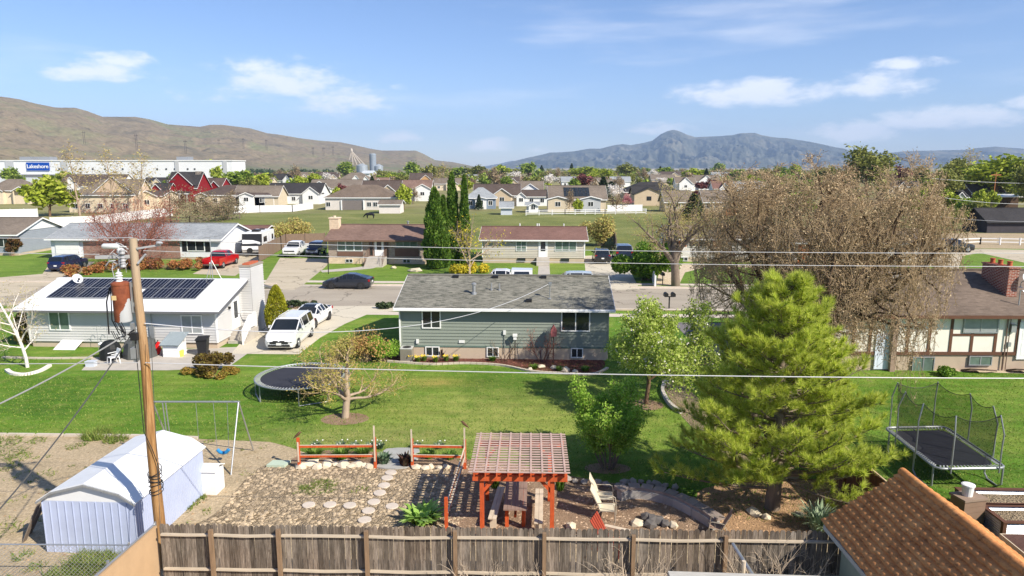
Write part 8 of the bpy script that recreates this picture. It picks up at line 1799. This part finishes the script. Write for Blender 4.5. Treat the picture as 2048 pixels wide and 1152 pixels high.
FT = [('yg',100,433,346,76,'bright yellow green tree at the left by the white vinyl fence'),('po',160,432,278,62,'tall bare poplar left of the pair behind the grey roof'),('po',232,430,288,66,'tall bare poplar in the middle behind the grey roof'),('po',284,428,292,60,'tall bare poplar right of the group beside the red house'),
 ('gr',352,382,345,34,'dark green tree behind the red craftsman house'),('yg',436,372,330,26,'yellow green tree beside the stone chimney'),('gr',478,384,337,68,'wide green willow right of the red house'),('yg',408,350,318,46,'yellow green tree at the warehouse roof'),('gr',432,400,380,30,'small green tree in front of the red house wing'),('br',470,412,378,36,'leafless brown tree before the long low dark roofed house'),
 ('yg',524,385,345,40,'yellow green tree left of the black roofed farmhouse'),('br',598,372,327,36,'leafless pale tree behind the black roofed farmhouse'),('yg',630,378,345,30,'yellow green tree above the brown roofed white house'),('pu',682,402,366,26,'purple tree beside the white gabled brown roof'),('yg',676,404,372,20,'small yellow tree beside the purple tree left'),('gr',690,358,320,42,'round green tree left of the grain bins'),('co',745,382,352,18,'dark conifer below the grain elevator'),('yg',808,420,366,30,'yellow green tree right of the tan hip roofed house'),('br',826,408,372,26,'leafless tree at the white gabled house'),
 ('gr',826,362,320,38,'round green tree at the foot of the brown hill'),('gr2',858,366,326,30,'olive tree right of the round green tree under the hill'),('po',884,380,322,40,'bare pale poplar left of the columnar evergreens'),('gr',916,360,332,34,'light green tree behind the columnar evergreens'),('gr2',950,360,328,40,'olive green tree right behind the columnar evergreens'),('gr',988,366,355,50,'low green round tree above the brown roofed house'),('br',985,362,332,40,'leafless tree above the low green round tree'),('yg',1002,358,328,34,'yellow green tree near centre skyline'),
 ('gr',1056,358,322,38,'dense green tree standing out left of the mountain foot'),('wh',1032,368,340,26,'white blossom tree left of the dense green tree'),('co',1083,352,330,12,'thin dark conifer on the skyline under the mountain'),('br',1112,364,334,36,'leafless brown tree under the mountain left end'),('yg',1100,402,366,34,'yellow green tree beside the white two storey house'),('co',1143,352,326,12,'small dark conifer left of the willow on the skyline'),('wy',1172,360,330,60,'broad yellow green willow on the skyline'),('wy',1206,366,334,44,'second broad yellow green willow right of the first'),('gr2',1255,358,324,40,'olive tree standing tall under the mountain peak'),('br',1284,366,334,30,'leafless brown tree right of the tall olive tree'),('gr',1330,358,332,30,'green tree on the skyline under the mountain saddle'),('co',1320,356,332,14,'dark conifer beside the green skyline tree'),('yg',1388,362,335,46,'yellow green wide tree right of the skyline conifer'),('co',1412,364,336,14,'dark conifer pair member by the tall green poplar'),('gr',1440,348,324,28,'round green tree above the white peaked house'),('gr',1476,362,336,34,'green tree left of the tan twiggy treetop'),
 ('pu',1164,382,346,40,'red brown tree behind the solar panel house'),('br',1192,392,352,30,'leafless brown tree behind the solar panel roof'),('co',1206,400,352,30,'blue green conifer behind the solar panel house'),('wh',1226,406,366,30,'white blossom tree beside the blue green conifer'),('br',1232,426,384,34,'leafless tree on the pasture edge by the white fence'),('pk',1256,415,385,26,'pink blossom tree left of the tan garage house'),('wh',1326,372,354,38,'white blossom tree above the charcoal roofed house'),('wh',1270,366,352,26,'small white blossom tree behind charcoal roof'),('pu',1420,382,356,30,'purple tree left of the red brown roof'),('pu',1402,384,362,22,'smaller purple tree in front of the white peaked house'),
 ('wh',1122,372,352,34,'white blossom tree behind the pale green gable'),('gr',1146,372,350,26,'green tree right of the white blossom tree behind pale gable'),('br',1240,385,348,30,'leafless tree in front of the far white house'),('yg',1155,427,396,20,'tiny yellow tree in front of the solar panel house'),('br',1138,428,374,22,'thin leafless tree in front of the solar panel house'),('co',958,420,388,14,'small dark conifer in front of the blue grey house'),('yg',1190,372,344,30,'light green tree above the blue green conifer'),
 ('co',1386,440,386,46,'blue green conifer behind the leafless street tree'),('gr',1466,424,400,30,'green tree by the brown wooden fence'),('wi',1732,390,282,84,'tall olive willow standing above the twiggy tree skyline'),('pu',1796,376,330,40,'dark purple tree right of the tall olive willow'),('gr2',1832,376,328,36,'olive tree right of the dark purple tree'),('wi',1905,398,306,70,'large olive willow beside the bare right poplar'),('po',1936,392,288,58,'bare grey tree between the large right trees'),('wy',1996,402,300,110,'largest spring willow at the right edge'),('wi',2050,420,304,60,'olive willow cut by the right edge'),('wi',1890,410,330,60,'lower olive tree left of the large right willows'),
 ('yg',1845,440,372,44,'bright green tree right behind the tan twiggy tree'),('yg',1890,432,376,40,'bright green tree under the dark utility pole'),('yg',1958,424,376,26,'bright green tree left of the orange utility pole'),('yg',1982,424,378,24,'bright green tree beside the orange utility pole'),('gr2',1660,372,330,60,'olive tree behind the twiggy treetop'),('gr',1560,362,330,36,'green tree behind the twiggy treetop left part'),('yg',1590,360,326,24,'golden tree behind the twiggy treetop'),('br',1855,470,418,60,'yellowish brown tree at the right of the tan twiggy tree'),('br',1700,372,336,40,'leafless tree at the foot of the tall olive willow'),
 ('br',1770,380,338,44,'leafless brown tree right of the tall olive willow'),('br',1500,364,335,40,'leafless brown tree left in the skyline of the twiggy tree'),('gr2',1530,366,334,36,'olive tree left behind the twiggy tree'),('br',906,350,333,28,'leafless tree at the end of the brown hill'),('gr2',880,352,330,28,'olive tree under the hill end'),('gr2',1030,352,336,26,'olive tree between the hill and the mountain'),('br',1150,356,336,34,'leafless tree behind the broad willow'),('gr',1290,350,334,24,'small green tree under the mountain slope'),('br',1360,356,336,34,'leafless brown tree under the mountain saddle'),('br',1456,356,336,30,'leafless tree right of the round green tree'),('gr2',760,362,338,26,'olive tree right of the grain bins'),('yg',780,366,346,24,'yellow green tree by the pink gabled house'),('gr',796,360,344,26,'green tree at the ochre gabled house'),('br',556,360,338,34,'leafless tree left of the far beige house'),('gr',20,372,332,40,'light green tree behind the tan stucco house at the left edge'),('yg',134,376,340,36,'yellow green tree left of the beige poplar house'),('gr2',500,388,354,34,'olive tree above the long low dark roof'),('br',530,382,354,28,'leafless brown tree over the tan house with garage'),('yg',600,380,350,30,'yellow green tree between the farmhouse gables'),('wh',660,372,344,28,'white blossom tree above the white tall gabled house'),('gr',640,388,362,26,'light green tree left of the tan hip roof'),('yg',806,398,372,26,'yellow green tree right of the tan hip roof'),('gr',762,372,348,24,'light green tree behind the brown roof with white gable'),('wh',744,366,344,22,'white blossom tree over the pink gabled house'),('gr2',806,370,346,24,'olive tree left of the ochre gabled house'),('br',870,376,348,28,'leafless brown tree right of the ochre gabled house'),('yg',934,384,358,26,'yellow green tree over the blue grey house'),('gr',1012,380,350,30,'light green tree above the tan garage right of the evergreens'),('gr2',1072,376,350,26,'olive tree above the white grey gabled house'),('wh',1094,376,346,30,'white blossom tree right of the white two storey house'),('br',1090,398,374,24,'leafless brown tree left of the solar panel house'),('gr',1150,384,354,30,'light green tree above the solar panels'),('co',1222,388,362,26,'dark conifer tree right of the solar panel house'),('pu',1392,404,380,24,'purple tree between the two tan low houses'),('yg',1392,372,348,24,'yellow green tree left of the white peaked house'),('gr',1434,372,348,24,'light green tree right of the white peaked house'),('gr2',1470,384,356,28,'olive tree over the steep red brown roof'),('yg',1500,378,348,30,'yellow green tree over the grey roofed white house'),('wh',1310,364,338,26,'white blossom tree over the distant brown roofed house'),('br',966,364,340,24,'leafless brown tree above the far white flat building'),('gr2',1905,462,408,44,'olive bush tree left of the dark barn'),('gr',1925,440,392,40,'green tree in front of the lower olive tree'),('gr2',1955,445,396,46,'olive tree between dark pole and carport'),('yg',1868,400,352,40,'light green tree behind the dark pole'),('gr2',1520,420,372,44,'olive tree behind the left side of the twiggy crown'),('gr',1600,430,378,50,'green tree seen through the twiggy crown'),('gr2',1690,430,372,52,'olive tree seen through the middle of the twiggy crown'),('br',1760,436,378,50,'leafless tree seen through the right of the twiggy crown'),('gr',1815,430,386,40,'green tree at the right rim of the twiggy crown')]
for a in FT: far_tree(*a)
# belts of trees far off that read as one mass
def belt(name, x0, x1, Ya, Yb, n, m, seed, h=(3, 8)):
    g = np.random.default_rng(seed); Y = g.uniform(Ya, Yb, n); px = g.uniform(x0, x1, n); X = (px-1024)/1400*Y; k = 110
    H_ = g.uniform(*h, n); W_ = H_*g.uniform(.4, .7, n); C = np.repeat(np.stack([X, Y, H_*.55], 1), k, 0); d = g.normal(0, 1, (n*k, 3)); d /= np.linalg.norm(d, axis=1, keepdims=True); d *= (g.random((n*k, 1))**.4); d[:, :2] *= np.repeat(W_, k)[:, None]*.9; d[:, 2] *= np.repeat(H_, k)*.5
    C = C+d; v, f = cards(g, C, .5, 1.3, 0, .7); o = mesh_np(name, v, f, m); tag(o, kind='stuff')
belt('far_woodland', 520, 1700, 420, 1150, 230, F_OL, 1); belt('far_orchard', 520, 2100, 380, 1000, 110, F_GR, 2); belt('far_thicket', 480, 2200, 400, 1200, 190, F_BR, 3); belt('far_shelterbelt', 460, 680, 900, 1300, 60, L_DARK, 4, (6, 10)); belt('distant_trees', 1000, 2400, 1200, 2400, 260, F_OL, 5, (5, 10)); belt('near_hedgerow', 1500, 2150, 240, 420, 70, F_OL, 6, (3, 8))
# ---------------------------------------------------------------- utility poles in the distance
def pole_far(label, px, yb, yt, m, arms=1, tilt=0):
    p = G(px, yb); z = AT(px, yt, p[1])[2]; s = (p[1]*.9855+2)/1400; t = thing('power_pole', label, 'utility pole', (p[0], p[1], 0), 0, 'distant utility poles'); b = MB(); r = max(.14, .9*s); b.tube([(tilt*z, 0, 0), (0, 0, z)], [r, r*.7], 8); b.build('pole', m, t)
    for i in range(arms): b = MB(); b.box((-1.35, -.1, z-.9-i*1.1), (1.35, .1, z-.68-i*1.1)); b.build('crossarm', m, t)
    return p, z
PW_D = mat('dark_pole', srgb(78,68,62), .9, .1); PW_O = mat('orange_pole', srgb(176,116,74), .9, .1); PW_G = mat('grey_pole', srgb(148,134,118), .9, .1)
pole_far('dark pole behind the long white fence left of the thicket', 344, 445, 352, PW_D, 1, -.03); pole_far('dark pole among the right trees above the carport', 1870, 445, 352, PW_D, 0); q, z_ = pole_far('orange brown pole with crossarm at the right edge', 1984, 420, 344, PW_O, 1); pole_far('pale pole with crossarm above the twiggy treetop', 1806, 372, 338, PW_G, 1); pole_far('dark pole behind the twiggy treetop', 1658, 372, 334, PW_D, 1); pole_far('black pole just right of the columnar evergreens', 935, 430, 352, PW_D, 0); pole_far('pale T shaped pole by the steep red roof', 1442, 380, 342, PW_G, 1)
wire('distant power line across the right trees upper', AT(1856, 356, 190), AT(2150, 366, 190), .6, .05); wire('distant power line at right above the dark barn', AT(1872, 393, 140), AT(2150, 405, 140), .8, .04); wire('distant power line crossing in front of the dark barn', AT(1872, 432, 110), AT(2150, 440, 100), .5, .03)
# black cow on the pasture
def cow():
    p = G(740, 437); t = thing('cow', 'black cow grazing on the pasture', 'cow', (p[0], p[1], 0), R_(175))
    me = D.meshes.new('body'); J = [((0,0,1.0),.34),((.55,0,1.02),.33),((.85,0,1.1),.24),((1.15,0,.85),.17),((1.4,0,.5),.12),((1.6,0,.25),.09),((-.5,0,1.05),.36),((-.85,0,1.12),.27),((-1.0,0,1.05),.06),((-1.05,0,.5),.03)]
    E = [(0,1),(1,2),(2,3),(3,4),(4,5),(0,6),(6,7),(7,8),(8,9)]
    for x, y, i in ((.6,.22,1),(.6,-.22,1),(-.75,.22,7),(-.75,-.22,7)):
        b = len(J); hind = x < 0; J += [((x-(.05 if hind else 0), y, .75), .15), ((x+(-.14 if hind else .03), y, .42), .075), ((x+(-.08 if hind else 0), y, .12), .055), ((x+(-.02 if hind else .04), y, .02), .07)]; E += [(i, b), (b, b+1), (b+1, b+2), (b+2, b+3)]
    for y in (.16, -.16): b = len(J); J += [((1.28, y, .72), .05)]; E += [(3, b)]
    me.from_pydata([j[0] for j in J], E, []); o = link('body', me, BLACK, t); sk = o.modifiers.new('s', 'SKIN')
    for v, j in zip(me.skin_vertices[0].data, J): v.radius = (j[1], j[1])
    me.skin_vertices[0].data[0].use_root = True; su = o.modifiers.new('u', 'SUBSURF'); su.levels = su.render_levels = 1
cow()
# ================================================================ hills, mountain, haze
def noise2(x, y, seed, octs=6, f0=1.0):
    g = np.random.default_rng(seed); out = np.zeros_like(x); a = 1
    for o in range(octs):
        t = g.random((64, 64)); xi = np.floor(x*f0).astype(int); yi = np.floor(y*f0).astype(int); fx = x*f0-xi; fy = y*f0-yi; fx = fx*fx*(3-2*fx); fy = fy*fy*(3-2*fy)
        s = lambda i, j: t[i % 64, j % 64]
        out += a*((s(xi, yi)*(1-fx)+s(xi+1, yi)*fx)*(1-fy)+(s(xi, yi+1)*(1-fx)+s(xi+1, yi+1)*fx)*fy-.5); a *= .5; f0 *= 2.03
    return out
def range_(name, sil, Rf, Rb, m, seed, na=420, nr=70, rough=.25, px0=None, px1=None, expo=1.2, gully=.2):
    """sil: skyline (px, py); Rf/Rb: foot and crest distance as functions of px"""
    px = np.linspace(sil[0][0], sil[-1][0], na); top = np.interp(px, [s[0] for s in sil], [s[1] for s in sil])
    V = []; t = np.linspace(0, 1.35, nr)
    for i, (x, y) in enumerate(zip(px, top)):
        rb, rf = Rb(x), Rf(x); r = rf+(rb-rf)*t; a = AT(x, y, 1.0); ux = a[0]; zc = CH+(a[2]-CH)*rb
        V.append(np.stack([ux*r, r, zc*np.where(t <= 1, np.clip(t, 0, 1)**expo, np.clip(1-(t-1)*1.6, 0, 1))], 1))
    V = np.array(V); sc = (Rb(px[0])-Rf(px[0])); X = V[:, :, 0]/sc*8; Yy = V[:, :, 1]/sc*8
    n = noise2(X, Yy, seed, 7, 1.0); rdg = -np.abs(noise2(X*1.6+9, Yy*.55+5, seed+1, 6, 1.2)); env = np.clip(np.sin(np.clip(t, 0, 1)*np.pi)**.8, 0, 1)[None]
    top_z = V[:, :, 2].max(1, keepdims=True); V[:, :, 2] += env*top_z*(rough*n+gully*rdg*2); V[:, 0, 2] = -2; V[:, -1, 2] = -2
    idx = np.arange(na*nr).reshape(na, nr); f = np.stack([idx[:-1, :-1], idx[1:, :-1], idx[1:, 1:], idx[:-1, 1:]], -1).reshape(-1, 4); o = mesh_np(name, V.reshape(-1, 3), f, m, None, True); o['kind'] = 'structure'; return o
def hill_mat(name, a, b, c, dots, sc, dsc, green=None):
    n = NT(name); big = n.noise(sc, 7, .62, dist=.8); fine = n.noise(sc*14, 5, .7); col = n.ramp(big, [(.3, a), (.5, b), (.7, c)])
    col = n.mix(col, n.ramp(fine, [(.3, (.72,)*3), (.7, (1.25,)*3)]), 1.0, 'MULTIPLY'); d = n.noise(dsc, 3, .6); msk = n.math('MULTIPLY', n.ramp(d, [(.58, (0, 0, 0)), (.64, (1, 1, 1))]), n.ramp(n.noise(sc*2.2, 4, .6), [(.4, (0, 0, 0)), (.62, (1, 1, 1))]))
    col = n.mix(col, dots, n.math('MULTIPLY', msk, .8))
    if green:
        sp = n.nd('ShaderNodeSeparateXYZ'); n.L.new(n.co(), sp.inputs[0]); lo = n.nd('ShaderNodeMapRange'); lo.inputs[1].default_value = green[1]; lo.inputs[2].default_value = green[2]; n.L.new(sp.outputs[2], lo.inputs[0]); k = n.math('SUBTRACT', 1, lo.outputs[0]); st = n.ramp(n.noise(sc*3, 3, .5, n.co(scale=(.25, 1, 1))), [(.4, (0, 0, 0)), (.55, (1, 1, 1))]); col = n.mix(col, green[0], n.math('MULTIPLY', k, n.math('ADD', n.math('MULTIPLY', st, .6), .2)))
    n.set(col, .95, .05); return n.m
HILL = hill_mat('sage_hill', srgb(104,98,82), srgb(132,118,96), srgb(120,120,88), srgb(64,64,46), .0045, .06, (srgb(104,112,76), 0, 30))
MTN = hill_mat('far_mountain', srgb(58,64,60), srgb(88,90,78), srgb(128,122,104), srgb(36,46,42), .0022, .012)
hs = [(-900,150),(-500,170),(-250,178),(0,192),(40,198),(70,206),(110,214),(150,215),(175,222),(205,233),(235,233),(270,233),(300,238),(335,248),(400,253),(420,249),(445,249),(500,256),(535,266),(560,269),(600,276),(640,281),(680,284),(710,290),(740,297),(765,301),(800,301),(832,301),(850,309),(870,320),(885,322),(905,324),(935,330),(960,336)]
range_('hills', hs, lambda x: np.interp(x, [-900, 0, 500, 960], [1100, 1250, 1900, 3000]), lambda x: np.interp(x, [-900, 0, 500, 960], [2300, 2500, 3500, 4600]), HILL, 5, 760, 110, .10, expo=1.05, gully=.055)
ms = [(1000,334),(1010,328),(1024,323),(1060,314),(1085,309),(1100,305),(1125,304),(1150,302),(1180,297),(1200,297),(1230,290),(1245,288),(1262,290),(1290,285),(1305,281),(1322,268),(1335,262),(1345,259),(1357,261),(1372,268),(1390,274),(1410,273),(1440,272),(1465,270),(1480,266),(1510,265),(1525,270),(1548,274),(1575,276),(1600,280),(1640,287),(1670,294),(1690,297),(1705,303),(1725,306),(1760,305),(1785,305),(1810,302),(1860,301),(1905,300),(1940,299),(1950,296),(1990,293),(2048,297),(2300,300),(2800,290)]
range_('mountains', ms, lambda x: 7200+0*x, lambda x: 10500+0*x, MTN, 11, 1000, 150, .16, expo=1.1, gully=.34)
range_('distant_mountains', [(900,336),(960,334),(1000,327),(1022,321),(1036,321),(1060,326),(1120,332),(1200,336)], lambda x: 12000+0*x, lambda x: 15000+0*x, MTN, 15, 120, 30, .1)
for i, (px, py, yt) in enumerate(((35,272,257),(168,276,262),(273,288,268),(371,297,280),(438,293,278),(487,291,276),(533,292,279),(626,303,294),(647,304,295),(666,302,292))):
    Y = 1900 if px < 400 else 2600; p = AT(px, py, Y); z = AT(px, yt, Y)[2]; t = thing('pylon', f'{ORD[i]} wooden power pylon from the left on the brown hillside', 'pylon', (p[0], Y, p[2]-15), 0, 'power pylons on the hillside'); b = MB()
    for x in (-2, 2): b.tube([(x, 0, 0), (x, 0, z-p[2]+15)], .5, 6)
    b.box((-5, -.4, z-p[2]+10), (5, .4, z-p[2]+11.2)); b.build('frame', PW_D, t)
def field(name, x0, x1, Ya, Yb, m): sheet(name, [AT(x0, 340, Ya)[:2], AT(x1, 340, Ya)[:2], AT(x1, 340, Yb)[:2], AT(x0, 340, Yb)[:2]], .3, m)
field('crop_field', 420, 800, 900, 1250, mat('crop_green', srgb(92,126,62), .95, .15, .01)); field('crop_field', 760, 850, 700, 1000, mat('crop_green', srgb(92,126,62))); field('crop_field', -200, 330, 800, 1080, mat('sage_flat', srgb(112,120,84), .95, .15, .01)); field('fallow_field', -300, 240, 1085, 1240, mat('fallow_tan', srgb(190,168,140), .95, .1, .01)); field('salt_flat', 1100, 2600, 4200, 6500, mat('salt_flat', srgb(196,182,164), .95, .15, .002)); field('sage_plain', 950, 2600, 2200, 4100, mat('sage_plain', srgb(132,128,104), .95, .15, .003))
def haze():
    b = MB(); b.box((-17200, -300, -1), (17200, 16500, 900)); n = NT('haze_air'); v = n.nd('ShaderNodeVolumePrincipled'); v.inputs['Color'].default_value = (.50, .69, 1, 1); v.inputs['Density'].default_value = HAZE; v.inputs['Anisotropy'].default_value = .0
    n.N.remove(n.b); n.L.new(v.outputs[0], n.N['Material Output'].inputs['Volume']); o = b.build('haze', n.m); o['kind'] = 'stuff'
HAZE = 7e-5
haze()
